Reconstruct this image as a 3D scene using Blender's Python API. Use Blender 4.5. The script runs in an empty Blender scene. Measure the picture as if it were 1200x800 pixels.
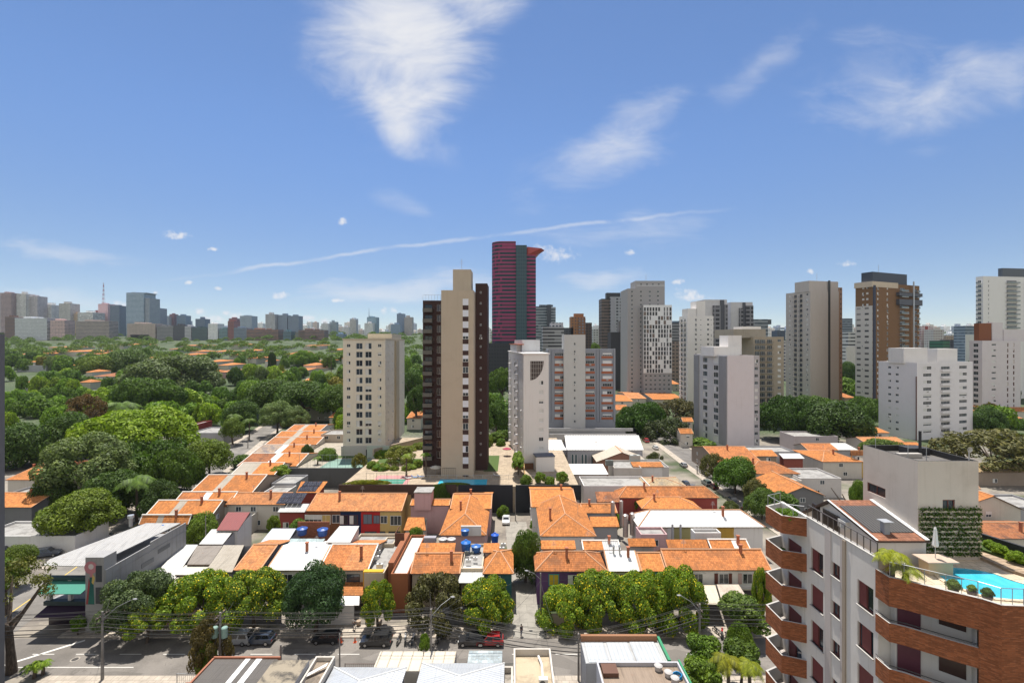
import bpy, math, random
import numpy as np
from mathutils import Vector

R = math.radians
rng = random.Random(7)
scene = bpy.context.scene
COL = scene.collection

# ------------------------------------------------------------------ camera
F, H = 550.0, 43.0                      # focal length in photo pixels (1200 wide), eye height in metres
cam_data = bpy.data.cameras.new("camera")
cam_data.sensor_width = 36.0
cam_data.lens = F / 1200.0 * 36.0
cam_data.clip_start = 0.5
cam_data.clip_end = 40000.0
cam = bpy.data.objects.new("camera", cam_data)
cam.location = (0, 0, H)
cam.rotation_euler = (R(90), 0, 0)
COL.objects.link(cam)
scene.camera = cam

# ------------------------------------------------------------------ sun, sky, exposure
SUN_EL = 73.0
SUN_AZ = -14.0                          # degrees from +Y towards +X (negative: towards -X)
sd = bpy.data.lights.new("sun", 'SUN')
sd.energy = 4.8
sd.angle = R(0.53)
sd.color = (1.0, 0.955, 0.89)
sun = bpy.data.objects.new("sun", sd)
sdir = Vector((math.sin(R(SUN_AZ)) * math.cos(R(SUN_EL)), math.cos(R(SUN_AZ)) * math.cos(R(SUN_EL)), math.sin(R(SUN_EL))))
sun.rotation_euler = sdir.to_track_quat('Z', 'Y').to_euler()
sun.location = (0, 0, 500)
COL.objects.link(sun)

world = bpy.data.worlds.new("World")
scene.world = world
world.use_nodes = True
SKY_STRENGTH = 0.08
scene.view_settings.view_transform = 'Standard'
scene.view_settings.look = 'None'
scene.view_settings.gamma = 1.0
scene.view_settings.exposure = 0.64
scene.view_settings.use_curve_mapping = False
cy = scene.cycles
cy.use_denoising = True
cy.max_bounces = 6
cy.diffuse_bounces = 3
cy.glossy_bounces = 3
cy.transmission_bounces = 4
cy.transparent_max_bounces = 6
cy.volume_bounces = 0
cy.caustics_reflective = False
cy.caustics_refractive = False
cy.sample_clamp_indirect = 6.0

class NT:
	"""small helper that wires shader nodes"""
	def __init__(s, tree):
		s.t = tree
		s.t.nodes.clear()

	def n(s, typ, **kw):
		nd = s.t.nodes.new(typ)
		for k, v in kw.items():
			setattr(nd, k, v)
		return nd

	def l(s, a, b):
		s.t.links.new(a, b)

	def sock(s, v, inp):
		if isinstance(v, (int, float)):
			inp.default_value = v
		elif isinstance(v, (tuple, list)):
			d = inp.default_value
			inp.default_value = tuple(v) + ((1.0,) if len(d) == 4 and len(v) == 3 else ())
		else:
			s.l(v, inp)

	def m(s, op, a, b=0.0, c=0.0, clamp=False):
		nd = s.n('ShaderNodeMath', operation=op, use_clamp=clamp)
		s.sock(a, nd.inputs[0]); s.sock(b, nd.inputs[1]); s.sock(c, nd.inputs[2])
		return nd.outputs[0]

	def ss(s, v, lo, hi):
		nd = s.n('ShaderNodeMapRange', interpolation_type='SMOOTHSTEP')
		s.sock(v, nd.inputs[0]); s.sock(lo, nd.inputs[1]); s.sock(hi, nd.inputs[2])
		return nd.outputs[0]

	def mix(s, f, a, b, blend='MIX'):
		nd = s.n('ShaderNodeMix', data_type='RGBA', blend_type=blend)
		s.sock(f, nd.inputs[0]); s.sock(a, nd.inputs[6]); s.sock(b, nd.inputs[7])
		return nd.outputs[2]

	def noise(s, vec, scale, detail=3.0, rough=0.55, dist=0.0):
		nd = s.n('ShaderNodeTexNoise')
		if vec is not None:
			s.l(vec, nd.inputs['Vector'])
		nd.inputs['Scale'].default_value = scale
		nd.inputs['Detail'].default_value = detail
		nd.inputs['Roughness'].default_value = rough
		nd.inputs['Distortion'].default_value = dist
		return nd.outputs[0]

	def mapv(s, vec, scale=(1, 1, 1), rot=(0, 0, 0), loc=(0, 0, 0)):
		nd = s.n('ShaderNodeMapping')
		s.l(vec, nd.inputs[0])
		nd.inputs['Location'].default_value = loc
		nd.inputs['Rotation'].default_value = rot
		nd.inputs['Scale'].default_value = scale
		return nd.outputs[0]

def build_world():
	k = NT(world.node_tree)
	out = k.n('ShaderNodeOutputWorld')
	bg = k.n('ShaderNodeBackground')
	bg.inputs[1].default_value = SKY_STRENGTH
	k.l(bg.outputs[0], out.inputs[0])
	sky = k.n('ShaderNodeTexSky', sky_type='NISHITA')
	sky.sun_disc = False
	sky.sun_elevation = R(SUN_EL)
	sky.sun_rotation = R(SUN_AZ)
	sky.altitude = 2600
	sky.air_density = 1.0
	sky.dust_density = 0.25
	sky.ozone_density = 4.5
	tc = k.n('ShaderNodeTexCoord')
	sep = k.n('ShaderNodeSeparateXYZ')
	k.l(tc.outputs['Generated'], sep.inputs[0])
	X, Y, Z = sep.outputs
	yy = k.m('MAXIMUM', Y, 0.02)
	u = k.m('DIVIDE', X, yy)
	v = k.m('DIVIDE', Z, yy)
	front = k.ss(Y, 0.02, 0.15)
	cmb = k.n('ShaderNodeCombineXYZ')
	k.l(u, cmb.inputs[0]); k.l(v, cmb.inputs[1])
	wn_ = k.n('ShaderNodeTexNoise')
	wn_.inputs['Scale'].default_value = 5.0
	wn_.inputs['Detail'].default_value = 4.0
	k.l(cmb.outputs[0], wn_.inputs['Vector'])
	wv = k.n('ShaderNodeVectorMath', operation='SUBTRACT')
	k.l(wn_.outputs['Color'], wv.inputs[0]); wv.inputs[1].default_value = (.5, .5, .5)
	wm = k.n('ShaderNodeVectorMath', operation='MULTIPLY_ADD')
	k.l(wv.outputs[0], wm.inputs[0]); wm.inputs[1].default_value = (.16, .12, 0); k.l(cmb.outputs[0], wm.inputs[2])
	UV = cmb.outputs[0]
	UVW = wm.outputs[0]

	def soft(px, py, a, b, ang=0.0, lo=1.0, hi=0.0):
		"""1 inside an ellipse (photo pixel measures turned into angles), fading to 0 at its rim"""
		mp = k.n('ShaderNodeMapping', vector_type='TEXTURE')
		k.l(UVW if a > 34 else UV, mp.inputs[0])
		mp.inputs['Location'].default_value = ((px - 600) / F, (400 - py) / F, 0)
		mp.inputs['Rotation'].default_value = (0, 0, R(ang))
		mp.inputs['Scale'].default_value = (a / F, b / F, 1)
		ln = k.n('ShaderNodeVectorMath', operation='LENGTH')
		k.l(mp.outputs[0], ln.inputs[0])
		return k.ss(ln.outputs['Value'], lo, hi)

	wA = k.noise(k.mapv(UV, (1, 2.6, 1), (0, 0, R(48))), 4.2, 6, 0.62, 0.6)      # feathers running down to the right
	wB = k.noise(k.mapv(UV, (1, 2.4, 1), (0, 0, R(-22))), 5.5, 6, 0.62, 0.5)     # streaks rising to the right
	wC = k.noise(UV, 62.0, 4, 0.6)                                               # puffs
	wD = k.noise(k.mapv(UV, (1, 5.0, 1), (0, 0, R(-6))), 5.0, 5, 0.62, 0.4)      # flat veils

	def cloud(mask, noise, thr, gain, width=0.22):
		nn = k.m('ADD', k.m('MULTIPLY', k.m('SUBTRACT', noise, 0.5), 1.9), 0.5)
		t = k.m('ADD', k.m('MULTIPLY', nn, 0.75), k.m('MULTIPLY', k.m('SUBTRACT', mask, 1.0), 0.7))
		return k.m('MULTIPLY', k.m('MULTIPLY', k.ss(t, thr - 0.12, thr + width * 1.7), k.ss(mask, 0.0, 0.35)), gain)

	terms = []
	body = k.m('MAXIMUM', soft(465, 45, 160, 150, 12), k.m('MAXIMUM', soft(460, 110, 140, 62, -50), soft(560, -15, 110, 75, 0)))
	terms.append(cloud(body, wA, -0.22, 0.98, 0.52))
	terms.append(cloud(soft(500, 65, 85, 85, -35), wA, -0.2, 0.75, 0.6))
	terms.append(cloud(soft(700, 185, 150, 62, 25), wB, -0.10, 0.8, 0.64))
	terms.append(cloud(soft(752, 128, 100, 46, 25), wB, -0.06, 0.6, 0.64))
	terms.append(cloud(soft(893, 72, 140, 36, 42), wB, -0.10, 0.55, 0.73))
	terms.append(cloud(soft(1110, 108, 260, 66, 16), wB, -0.16, 0.8, 0.70))
	terms.append(cloud(soft(1020, 80, 150, 70, 10), wB, 0.0, 0.35, 0.5))
	terms.append(cloud(soft(468, 250, 80, 36, -25), wA, 0.10, 0.45, 0.6))
	terms.append(cloud(soft(735, 272, 190, 42, 8), wD, 0.0, 0.45, 0.5))
	terms.append(cloud(soft(652, 301, 44, 15, -5), wC, 0.0, 0.85, 0.35))
	terms.append(cloud(soft(480, 338, 240, 26, 4), wD, -0.1, 0.6, 0.45))
	terms.append(cloud(soft(700, 326, 100, 16, 0), wD, -0.05, 0.5, 0.45))
	terms.append(cloud(soft(70, 292, 180, 24, -8), wD, -0.05, 0.5, 0.45))
	terms.append(cloud(soft(60, 345, 200, 20, 0), wD, 0.0, 0.35, 0.45))
	du = k.m('SUBTRACT', u, (545 - 600) / F)
	line = k.m('ADD', k.m('ADD', (400 - 280) / F, k.m('MULTIPLY', du, 0.128)), k.m('MULTIPLY', k.m('MULTIPLY', du, du), -0.02))
	wob = k.m('MULTIPLY', k.m('SUBTRACT', k.noise(UV, 9.0, 3), 0.5), 0.022)
	dist = k.m('ABSOLUTE', k.m('SUBTRACT', k.m('SUBTRACT', v, line), wob))
	band = k.ss(dist, 0.0065, 0.0)
	ext = k.m('MULTIPLY', k.ss(u, -0.80, -0.55), k.ss(u, 0.55, 0.2))
	terms.append(k.m('MULTIPLY', k.m('MULTIPLY', band, ext), k.m('MULTIPLY', k.ss(wB, 0.3, 0.7), 0.55)))
	puffs = [(808, 350, 30, 10), (329, 347, 15, 6), (207, 275, 24, 6), (402, 259, 9, 6), (740, 296, 14, 4), (992, 309, 14, 5),
			 (951, 318, 7, 4), (142, 358, 16, 7), (250, 292, 10, 3), (220, 331, 10, 3), (255, 338, 8, 3), (182, 343, 5, 3),
			 (235, 365, 12, 5), (263, 367, 8, 4), (275, 370, 18, 6), (250, 374, 22, 6), (450, 363, 6, 6), (462, 364, 8, 5),
			 (359, 373, 18, 6), (382, 376, 10, 5), (395, 352, 14, 3), (1115, 386, 22, 5), (1140, 390, 20, 5), (795, 330, 12, 4),
			 (915, 380, 30, 6), (560, 384, 40, 6)]
	for px, py, a, b in puffs:
		terms.append(cloud(soft(px, py, a * 1.3, b * 1.6, 0), wC, 0.06, 0.9, 0.28))
	tot = terms[0]
	for t in terms[1:]:
		tot = k.m('SUBTRACT', 1.0, k.m('MULTIPLY', k.m('SUBTRACT', 1.0, tot), k.m('SUBTRACT', 1.0, t)))   # one over another
	tot = k.m('MULTIPLY', tot, front)
	white = 6.6
	skc = k.mix(1.0, sky.outputs[0], k.mix(k.ss(Z, 0.03, 0.42), (1.0, .90, .83), (1.18, 1.25, 1.31)), 'MULTIPLY')
	col = k.mix(tot, skc, (white, white * 1.01, white * 1.05))
	nb = k.noise(tc.outputs['Generated'], 2.6, 6, 0.6)
	back = k.m('MULTIPLY', k.ss(nb, 0.40, 0.56), k.m('MULTIPLY', k.ss(Y, 0.05, -0.25), k.ss(Z, -0.02, 0.12)))  # unseen bright clouds behind the camera, added to brighten walls that face it
	col = k.mix(back, col, (9.0, 8.7, 8.2))
	k.l(col, bg.inputs[0])

build_world()

# ------------------------------------------------------------------ materials
MATS = {}

def newmat(name):
	m = bpy.data.materials.new(name)
	m.use_nodes = True
	k = NT(m.node_tree)
	out = k.n('ShaderNodeOutputMaterial')
	b = k.n('ShaderNodeBsdfPrincipled')
	k.l(b.outputs[0], out.inputs[0])
	return m, k, b, out

def cached(fn):
	def w(*a, **kw):
		key = (fn.__name__, a, tuple(sorted(kw.items())))
		if key not in MATS:
			MATS[key] = fn(*a, **kw)
		return MATS[key]
	return w

def sc(c, f):
	return tuple(min(1.0, x * f) for x in c)

@cached
def wall(rgb, rough=0.9, dirt=0.22, streak=0.35):
	"""painted or rendered masonry: broad blotches, rain streaks, fine grain"""
	m, k, b, _ = newmat("painted_wall")
	g = k.n('ShaderNodeNewGeometry')
	P = g.outputs['Position']
	blot = k.noise(P, 0.35, 5, 0.6)
	grain = k.noise(P, 6.0, 3, 0.6)
	st = k.noise(k.mapv(P, (1.6, 1.6, 0.09)), 1.3, 4, 0.65)
	f1 = k.m('MULTIPLY', k.ss(blot, 0.42, 0.75), dirt)
	f2 = k.m('MULTIPLY', k.ss(st, 0.52, 0.78), streak)
	dark = (rgb[0] * 0.62, rgb[1] * 0.58, rgb[2] * 0.53)
	c = k.mix(f1, rgb, dark)
	c = k.mix(f2, c, sc(dark, 0.9))
	c = k.mix(k.m('MULTIPLY', k.ss(grain, 0.3, 0.7), 0.12), c, sc(rgb, 1.12))
	k.l(c, b.inputs['Base Color'])
	b.inputs['Roughness'].default_value = rough
	b.inputs['Specular IOR Level'].default_value = 0.25
	bp = k.n('ShaderNodeBump')
	bp.inputs['Strength'].default_value = 0.15
	bp.inputs['Distance'].default_value = 0.02
	k.l(grain, bp.inputs['Height'])
	k.l(bp.outputs[0], b.inputs['Normal'])
	return m

@cached
def plain(rgb, rough=0.6, metal=0.0, spec=0.4):
	m, k, b, _ = newmat("plain_paint")
	g = k.n('ShaderNodeNewGeometry')
	nz = k.noise(g.outputs['Position'], 3.0, 3)
	c = k.mix(k.m('MULTIPLY', k.ss(nz, 0.4, 0.7), 0.18), rgb, sc(rgb, 0.7))
	k.l(c, b.inputs['Base Color'])
	b.inputs['Roughness'].default_value = rough
	b.inputs['Metallic'].default_value = metal
	b.inputs['Specular IOR Level'].default_value = spec
	return m

@cached
def tile(rgb=(0.48, 0.16, 0.05), old=0.35, pu=0.30, pv=0.38):
	"""clay roof tiles from the face's own metre coordinates: rolls across, courses down, blotches and single odd tiles"""
	m, k, b, _ = newmat("clay_tile")
	uvn = k.n('ShaderNodeUVMap')
	UV = uvn.outputs[0]
	g = k.n('ShaderNodeNewGeometry')
	sp = k.n('ShaderNodeSeparateXYZ')
	k.l(UV, sp.inputs[0])
	cu = k.m('DIVIDE', sp.outputs[0], pu)
	cv = k.m('DIVIDE', sp.outputs[1], pv)
	cc = k.n('ShaderNodeCombineXYZ')
	k.l(k.m('FLOOR', cu), cc.inputs[0]); k.l(k.m('FLOOR', cv), cc.inputs[1])
	wn = k.n('ShaderNodeTexWhiteNoise', noise_dimensions='2D')
	k.l(cc.outputs[0], wn.inputs['Vector'])
	roll = k.m('ABSOLUTE', k.m('SUBTRACT', k.m('FRACT', cu), 0.5))       # 0 on the roll, .5 in the gutter
	step = k.m('FRACT', cv)
	blot = k.noise(g.outputs['Position'], 0.5, 5, 0.65)
	fine = k.noise(g.outputs['Position'], 2.2, 4, 0.6)
	oi = k.n('ShaderNodeObjectInfo')
	age = oi.outputs['Random']
	c = k.mix(k.m('MULTIPLY', wn.outputs[0], 0.75), sc(rgb, 1.14), sc(rgb, 0.58))
	c = k.mix(k.m('MULTIPLY', k.ss(age, 0.25, 1.0), 0.5), c, k.mix(1.0, c, (0.62, 0.60, 0.62), 'MULTIPLY'))
	big = k.noise(g.outputs['Position'], 0.16, 3, 0.6)
	c = k.mix(k.m('MULTIPLY', k.ss(big, 0.5, 0.62), 0.3), c, k.mix(1.0, c, (0.72, 0.72, 0.78), 'MULTIPLY'))
	c = k.mix(k.m('MULTIPLY', k.ss(blot, 0.46, 0.64), k.m('ADD', old, k.m('MULTIPLY', age, 0.3))), c, (rgb[0] * 0.36, rgb[1] * 0.46, rgb[2] * 0.7))
	run = k.noise(k.mapv(UV, (2.2, 0.22, 1)), 1.0, 4, 0.65)
	c = k.mix(k.m('MULTIPLY', k.ss(run, 0.56, 0.72), 0.5), c, (rgb[0] * 0.42, rgb[1] * 0.55, rgb[2] * 0.8))
	c = k.mix(k.m('MULTIPLY', k.ss(fine, 0.58, 0.75), old), c, (rgb[0] * 0.95, rgb[1] * 1.5, rgb[2] * 2.2))
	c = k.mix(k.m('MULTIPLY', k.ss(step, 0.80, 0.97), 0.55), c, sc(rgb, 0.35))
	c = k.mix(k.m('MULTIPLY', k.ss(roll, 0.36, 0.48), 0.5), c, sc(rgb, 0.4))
	k.l(c, b.inputs['Base Color'])
	b.inputs['Roughness'].default_value = 0.85
	b.inputs['Specular IOR Level'].default_value = 0.2
	hgt = k.m('ADD', k.m('MULTIPLY', k.m('SUBTRACT', 0.5, roll), 0.16), k.m('MULTIPLY', step, -0.06))
	bp = k.n('ShaderNodeBump')
	bp.inputs['Strength'].default_value = 1.0
	bp.inputs['Distance'].default_value = 1.0
	k.l(hgt, bp.inputs['Height'])
	k.l(bp.outputs[0], b.inputs['Normal'])
	return m

@cached
def sheet(rgb, period=0.5, rough=0.55, dirt=0.45, metal=0.0, rust=0.25):
	"""corrugated or ribbed roofing sheet, grime running down the slope"""
	m, k, b, _ = newmat("roof_sheet")
	uvn = k.n('ShaderNodeUVMap')
	UV = uvn.outputs[0]
	g = k.n('ShaderNodeNewGeometry')
	sp = k.n('ShaderNodeSeparateXYZ')
	k.l(UV, sp.inputs[0])
	rib = k.m('SINE', k.m('MULTIPLY', sp.outputs[0], 2 * math.pi / period))
	st = k.noise(k.mapv(UV, (1.4, 0.12, 1)), 1.5, 5, 0.65)
	blot = k.noise(g.outputs['Position'], 0.45, 5, 0.65)
	seam = k.ss(k.m('ABSOLUTE', k.m('SUBTRACT', k.m('FRACT', k.m('DIVIDE', sp.outputs[1], 2.4)), 0.5)), 0.478, 0.49)
	c = k.mix(k.m('MULTIPLY', k.ss(st, 0.45, 0.75), dirt), rgb, sc(rgb, 0.55))
	c = k.mix(k.m('MULTIPLY', k.ss(blot, 0.5, 0.75), dirt * 0.7), c, (rgb[0] * 0.6, rgb[1] * 0.55, rgb[2] * 0.48))
	c = k.mix(k.m('MULTIPLY', k.ss(k.noise(g.outputs['Position'], 1.3, 4), 0.63, 0.75), rust), c, (0.22, 0.11, 0.06))
	c = k.mix(k.m('MULTIPLY', seam, 0.35), c, sc(rgb, 0.5))
	k.l(c, b.inputs['Base Color'])
	b.inputs['Roughness'].default_value = rough
	b.inputs['Metallic'].default_value = metal
	bp = k.n('ShaderNodeBump')
	bp.inputs['Strength'].default_value = 0.8
	bp.inputs['Distance'].default_value = 1.0
	k.l(k.m('MULTIPLY', rib, 0.035), bp.inputs['Height'])
	k.l(bp.outputs[0], b.inputs['Normal'])
	return m

@cached
def glass(rgb=(0.018, 0.024, 0.03), rough=0.08):
	m, k, b, _ = newmat("window_glass")
	oi = k.n('ShaderNodeObjectInfo')
	c = k.mix(k.m('POWER', oi.outputs['Random'], 2.0), rgb, sc(rgb, 3.2))
	k.l(c, b.inputs['Base Color'])
	b.inputs['Roughness'].default_value = rough
	b.inputs['Specular IOR Level'].default_value = 0.6
	return m

@cached
def brick(rgb=(0.26, 0.095, 0.045), bw=0.24, bh=0.075, mortar=(0.20, 0.10, 0.06)):
	m, k, b, _ = newmat("brickwork")
	uvn = k.n('ShaderNodeUVMap')
	bt = k.n('ShaderNodeTexBrick')
	k.l(uvn.outputs[0], bt.inputs['Vector'])
	bt.inputs['Color1'].default_value = sc(rgb, 0.72) + (1,)
	bt.inputs['Color2'].default_value = sc(rgb, 1.35) + (1,)
	bt.inputs['Mortar'].default_value = mortar + (1,)
	bt.inputs['Scale'].default_value = 1.0
	bt.inputs['Brick Width'].default_value = bw
	bt.inputs['Row Height'].default_value = bh
	bt.inputs['Mortar Size'].default_value = 0.006
	bt.inputs['Bias'].default_value = -0.2
	g = k.n('ShaderNodeNewGeometry')
	cell = k.noise(k.mapv(uvn.outputs[0], (1.4, 9, 1)), 1.6, 2, 0.5)
	c = k.mix(k.m('MULTIPLY', k.ss(cell, 0.57, 0.70), 0.55), bt.outputs[0], (rgb[0] * 1.7, rgb[1] * 2.2, rgb[2] * 2.7))
	c = k.mix(k.m('MULTIPLY', k.ss(k.noise(g.outputs['Position'], 0.7, 5, 0.6), 0.45, 0.75), 0.4), c, sc(rgb, 0.5))
	k.l(c, b.inputs['Base Color'])
	b.inputs['Roughness'].default_value = 0.85
	b.inputs['Specular IOR Level'].default_value = 0.2
	bp = k.n('ShaderNodeBump')
	bp.inputs['Strength'].default_value = 0.5
	bp.inputs['Distance'].default_value = 0.02
	k.l(k.m('SUBTRACT', 1.0, bt.outputs['Fac']), bp.inputs['Height'])
	k.l(bp.outputs[0], b.inputs['Normal'])
	return m

@cached
def far_facade(rgb, gl=(0.05, 0.065, 0.085), pu=3.2, pv=3.1, fu=0.6, fv=0.5, band=0.0):
	"""a distant front: window grid in metres, every window its own tone; band > 0 joins windows into ribbons"""
	m, k, b, _ = newmat("distant_facade")
	uvn = k.n('ShaderNodeUVMap')
	sp = k.n('ShaderNodeSeparateXYZ')
	k.l(uvn.outputs[0], sp.inputs[0])
	oi = k.n('ShaderNodeObjectInfo')
	cu = k.m('ADD', k.m('DIVIDE', sp.outputs[0], pu), 0.5)
	cv = k.m('DIVIDE', sp.outputs[1], pv)
	iu = k.m('SUBTRACT', 0.5, k.m('ABSOLUTE', k.m('SUBTRACT', k.m('FRACT', cu), 0.5)))
	iv = k.m('SUBTRACT', 0.5, k.m('ABSOLUTE', k.m('SUBTRACT', k.m('FRACT', cv), 0.5)))
	mu = k.ss(iu, 0.5 - fu / 2 - 0.03, 0.5 - fu / 2 + 0.03) if not band else 1.0
	mv = k.ss(iv, 0.5 - fv / 2 - 0.03, 0.5 - fv / 2 + 0.03)
	cc = k.n('ShaderNodeCombineXYZ')
	k.l(k.m('FLOOR', cu), cc.inputs[0]); k.l(k.m('FLOOR', cv), cc.inputs[1]); k.l(oi.outputs['Random'], cc.inputs[2])
	wn = k.n('ShaderNodeTexWhiteNoise', noise_dimensions='3D')
	k.l(cc.outputs[0], wn.inputs['Vector'])
	g = k.n('ShaderNodeNewGeometry')
	side = k.n('ShaderNodeSeparateXYZ')
	k.l(g.outputs['Normal'], side.inputs[0])
	up = k.ss(side.outputs[2], 0.7, 0.5)
	glc = k.mix(k.m('POWER', wn.outputs[0], 5.0), gl, sc(rgb, 0.7))
	blot = k.noise(g.outputs['Position'], 0.06, 4)
	wc = k.mix(k.m('MULTIPLY', k.ss(blot, 0.4, 0.7), 0.25), rgb, sc(rgb, 0.7))
	mask = k.m('MULTIPLY', k.m('MULTIPLY', mu, mv), up)
	k.l(k.mix(mask, wc, glc), b.inputs['Base Color'])
	b.inputs['Roughness'].default_value = 0.6
	return m

@cached
def ground_mat():
	m, k, b, _ = newmat("town_ground")
	g = k.n('ShaderNodeNewGeometry')
	P = g.outputs['Position']
	n1 = k.noise(P, 0.09, 5, 0.6)
	n2 = k.noise(P, 0.9, 5, 0.65)
	n3 = k.noise(P, 0.02, 4, 0.6)
	c = k.mix(k.ss(n1, 0.42, 0.58), (0.24, 0.21, 0.17), (0.15, 0.13, 0.11))
	c = k.mix(k.m('MULTIPLY', k.ss(n2, 0.5, 0.7), 0.5), c, (0.31, 0.27, 0.21))
	c = k.mix(k.ss(n3, 0.5, 0.6), c, (0.045, 0.065, 0.022))
	sp = k.n('ShaderNodeSeparateXYZ')
	k.l(P, sp.inputs[0])
	wood = k.m('MULTIPLY', k.ss(sp.outputs[1], 195, 230), k.ss(n2, 0.72, 0.5))       # undergrowth and lawns of the wooded district
	c = k.mix(wood, c, (0.04, 0.065, 0.018))
	k.l(c, b.inputs['Base Color'])
	b.inputs['Roughness'].default_value = 0.95
	return m

@cached
def asphalt(rgb=(0.19, 0.172, 0.152)):
	m, k, b, _ = newmat("worn_asphalt")
	g = k.n('ShaderNodeNewGeometry')
	P = g.outputs['Position']
	n1 = k.noise(P, 0.25, 5, 0.6)
	n2 = k.noise(P, 4.0, 4, 0.7)
	n3 = k.noise(k.mapv(P, (0.06, 1.0, 1)), 0.8, 4, 0.6)
	c = k.mix(k.ss(n1, 0.4, 0.65), rgb, sc(rgb, 0.72))
	c = k.mix(k.m('MULTIPLY', k.ss(n2, 0.4, 0.7), 0.35), c, sc(rgb, 1.4))
	c = k.mix(k.m('MULTIPLY', k.ss(n3, 0.55, 0.7), 0.4), c, sc(rgb, 0.6))
	vo = k.n('ShaderNodeTexVoronoi')
	vo.inputs['Scale'].default_value = 0.16
	k.l(k.mapv(P, (1, 2.2, 1)), vo.inputs['Vector'])
	vs = k.n('ShaderNodeSeparateColor')
	k.l(vo.outputs['Color'], vs.inputs[0])
	c = k.mix(k.m('MULTIPLY', k.ss(vs.outputs[0], 0.72, 0.74), 0.45), c, sc(rgb, 0.55))        # repair patches
	c = k.mix(k.m('MULTIPLY', k.ss(k.noise(P, 0.8, 6, 0.7, 1.2), 0.60, 0.66), 0.5), c, sc(rgb, 0.5))   # oil and tyre stains
	k.l(c, b.inputs['Base Color'])
	b.inputs['Roughness'].default_value = 0.9
	b.inputs['Specular IOR Level'].default_value = 0.25
	return m

@cached
def paving(rgb=(0.34, 0.30, 0.26), s=1.2):
	m, k, b, _ = newmat("paving")
	g = k.n('ShaderNodeNewGeometry')
	P = g.outputs['Position']
	bt = k.n('ShaderNodeTexBrick')
	k.l(P, bt.inputs['Vector'])
	bt.inputs['Color1'].default_value = sc(rgb, 0.9) + (1,)
	bt.inputs['Color2'].default_value = sc(rgb, 1.1) + (1,)
	bt.inputs['Mortar'].default_value = sc(rgb, 0.6) + (1,)
	bt.inputs['Scale'].default_value = 1.0
	bt.inputs['Brick Width'].default_value = s
	bt.inputs['Row Height'].default_value = s
	bt.inputs['Mortar Size'].default_value = 0.03
	n1 = k.noise(P, 0.6, 5, 0.65)
	c = k.mix(k.m('MULTIPLY', k.ss(n1, 0.42, 0.7), 0.55), bt.outputs[0], sc(rgb, 0.55))
	k.l(c, b.inputs['Base Color'])
	b.inputs['Roughness'].default_value = 0.9
	return m

@cached
def stained(rgb=(0.33, 0.28, 0.21), dark=(0.10, 0.085, 0.07), amt=0.75):
	"""bare flat roofs and old concrete: big water stains"""
	m, k, b, _ = newmat("stained_concrete")
	g = k.n('ShaderNodeNewGeometry')
	P = g.outputs['Position']
	n1 = k.noise(P, 0.5, 6, 0.65, 0.5)
	n2 = k.noise(P, 3.0, 4, 0.65)
	c = k.mix(k.m('MULTIPLY', k.ss(n1, 0.45, 0.62), amt), rgb, dark)
	c = k.mix(k.m('MULTIPLY', k.ss(n2, 0.5, 0.7), 0.35), c, sc(rgb, 1.25))
	k.l(c, b.inputs['Base Color'])
	b.inputs['Roughness'].default_value = 0.95
	return m

@cached
def water():
	m, k, b, _ = newmat("pool_water")
	g = k.n('ShaderNodeNewGeometry')
	n1 = k.noise(g.outputs['Position'], 1.6, 3, 0.5, 0.6)
	c = k.mix(n1, (0.02, 0.34, 0.50), (0.08, 0.50, 0.62))
	k.l(c, b.inputs['Base Color'])
	b.inputs['Roughness'].default_value = 0.06
	bp = k.n('ShaderNodeBump')
	bp.inputs['Strength'].default_value = 0.12
	k.l(n1, bp.inputs['Height'])
	k.l(bp.outputs[0], b.inputs['Normal'])
	return m

@cached
def leaf(rgb, trans=0.3, tintvar=0.55):
	"""leaves: every leaf clump its own tone, bigger light and dark areas, the object's own tint on top"""
	m, k, b, out = newmat("leaves")
	g = k.n('ShaderNodeNewGeometry')
	oi = k.n('ShaderNodeObjectInfo')
	big = k.noise(g.outputs['Position'], 0.42, 3, 0.6)
	c = k.mix(g.outputs['Random Per Island'], sc(rgb, 1 - tintvar * 0.75), (rgb[0] * (1 + tintvar * 1.2), rgb[1] * (1 + tintvar), rgb[2] * (1 + tintvar * 0.3)))
	c = k.mix(k.ss(big, 0.35, 0.7), k.mix(1.0, c, (0.72, 0.80, 0.85), 'MULTIPLY'), c)
	c = k.mix(1.0, c, oi.outputs['Color'], 'MULTIPLY')
	k.l(c, b.inputs['Base Color'])
	b.inputs['Roughness'].default_value = 0.62
	b.inputs['Specular IOR Level'].default_value = 0.3
	tr = k.n('ShaderNodeBsdfTranslucent')
	k.l(k.mix(1.0, c, (1.0, 1.15, 0.45), 'MULTIPLY'), tr.inputs[0])
	ms = k.n('ShaderNodeMixShader')
	ms.inputs[0].default_value = trans
	k.l(b.outputs[0], ms.inputs[1]); k.l(tr.outputs[0], ms.inputs[2])
	k.l(ms.outputs[0], out.inputs[0])
	return m

@cached
def bark(rgb=(0.10, 0.075, 0.055)):
	m, k, b, _ = newmat("bark")
	g = k.n('ShaderNodeNewGeometry')
	n1 = k.noise(k.mapv(g.outputs['Position'], (3, 3, 0.7)), 2.5, 5, 0.65)
	k.l(k.mix(k.ss(n1, 0.35, 0.7), sc(rgb, 0.6), sc(rgb, 1.5)), b.inputs['Base Color'])
	b.inputs['Roughness'].default_value = 0.95
	return m

WHITE = (0.74, 0.73, 0.70)
FRAME = plain((0.72, 0.72, 0.70), 0.5)
DFRAME = plain((0.05, 0.05, 0.05), 0.5)
GLASS = glass()
BLIND = plain((0.62, 0.61, 0.58), 0.7)
DARK = plain((0.03, 0.03, 0.032), 0.7)
STEEL = plain((0.45, 0.46, 0.47), 0.4, 0.6)

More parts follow.
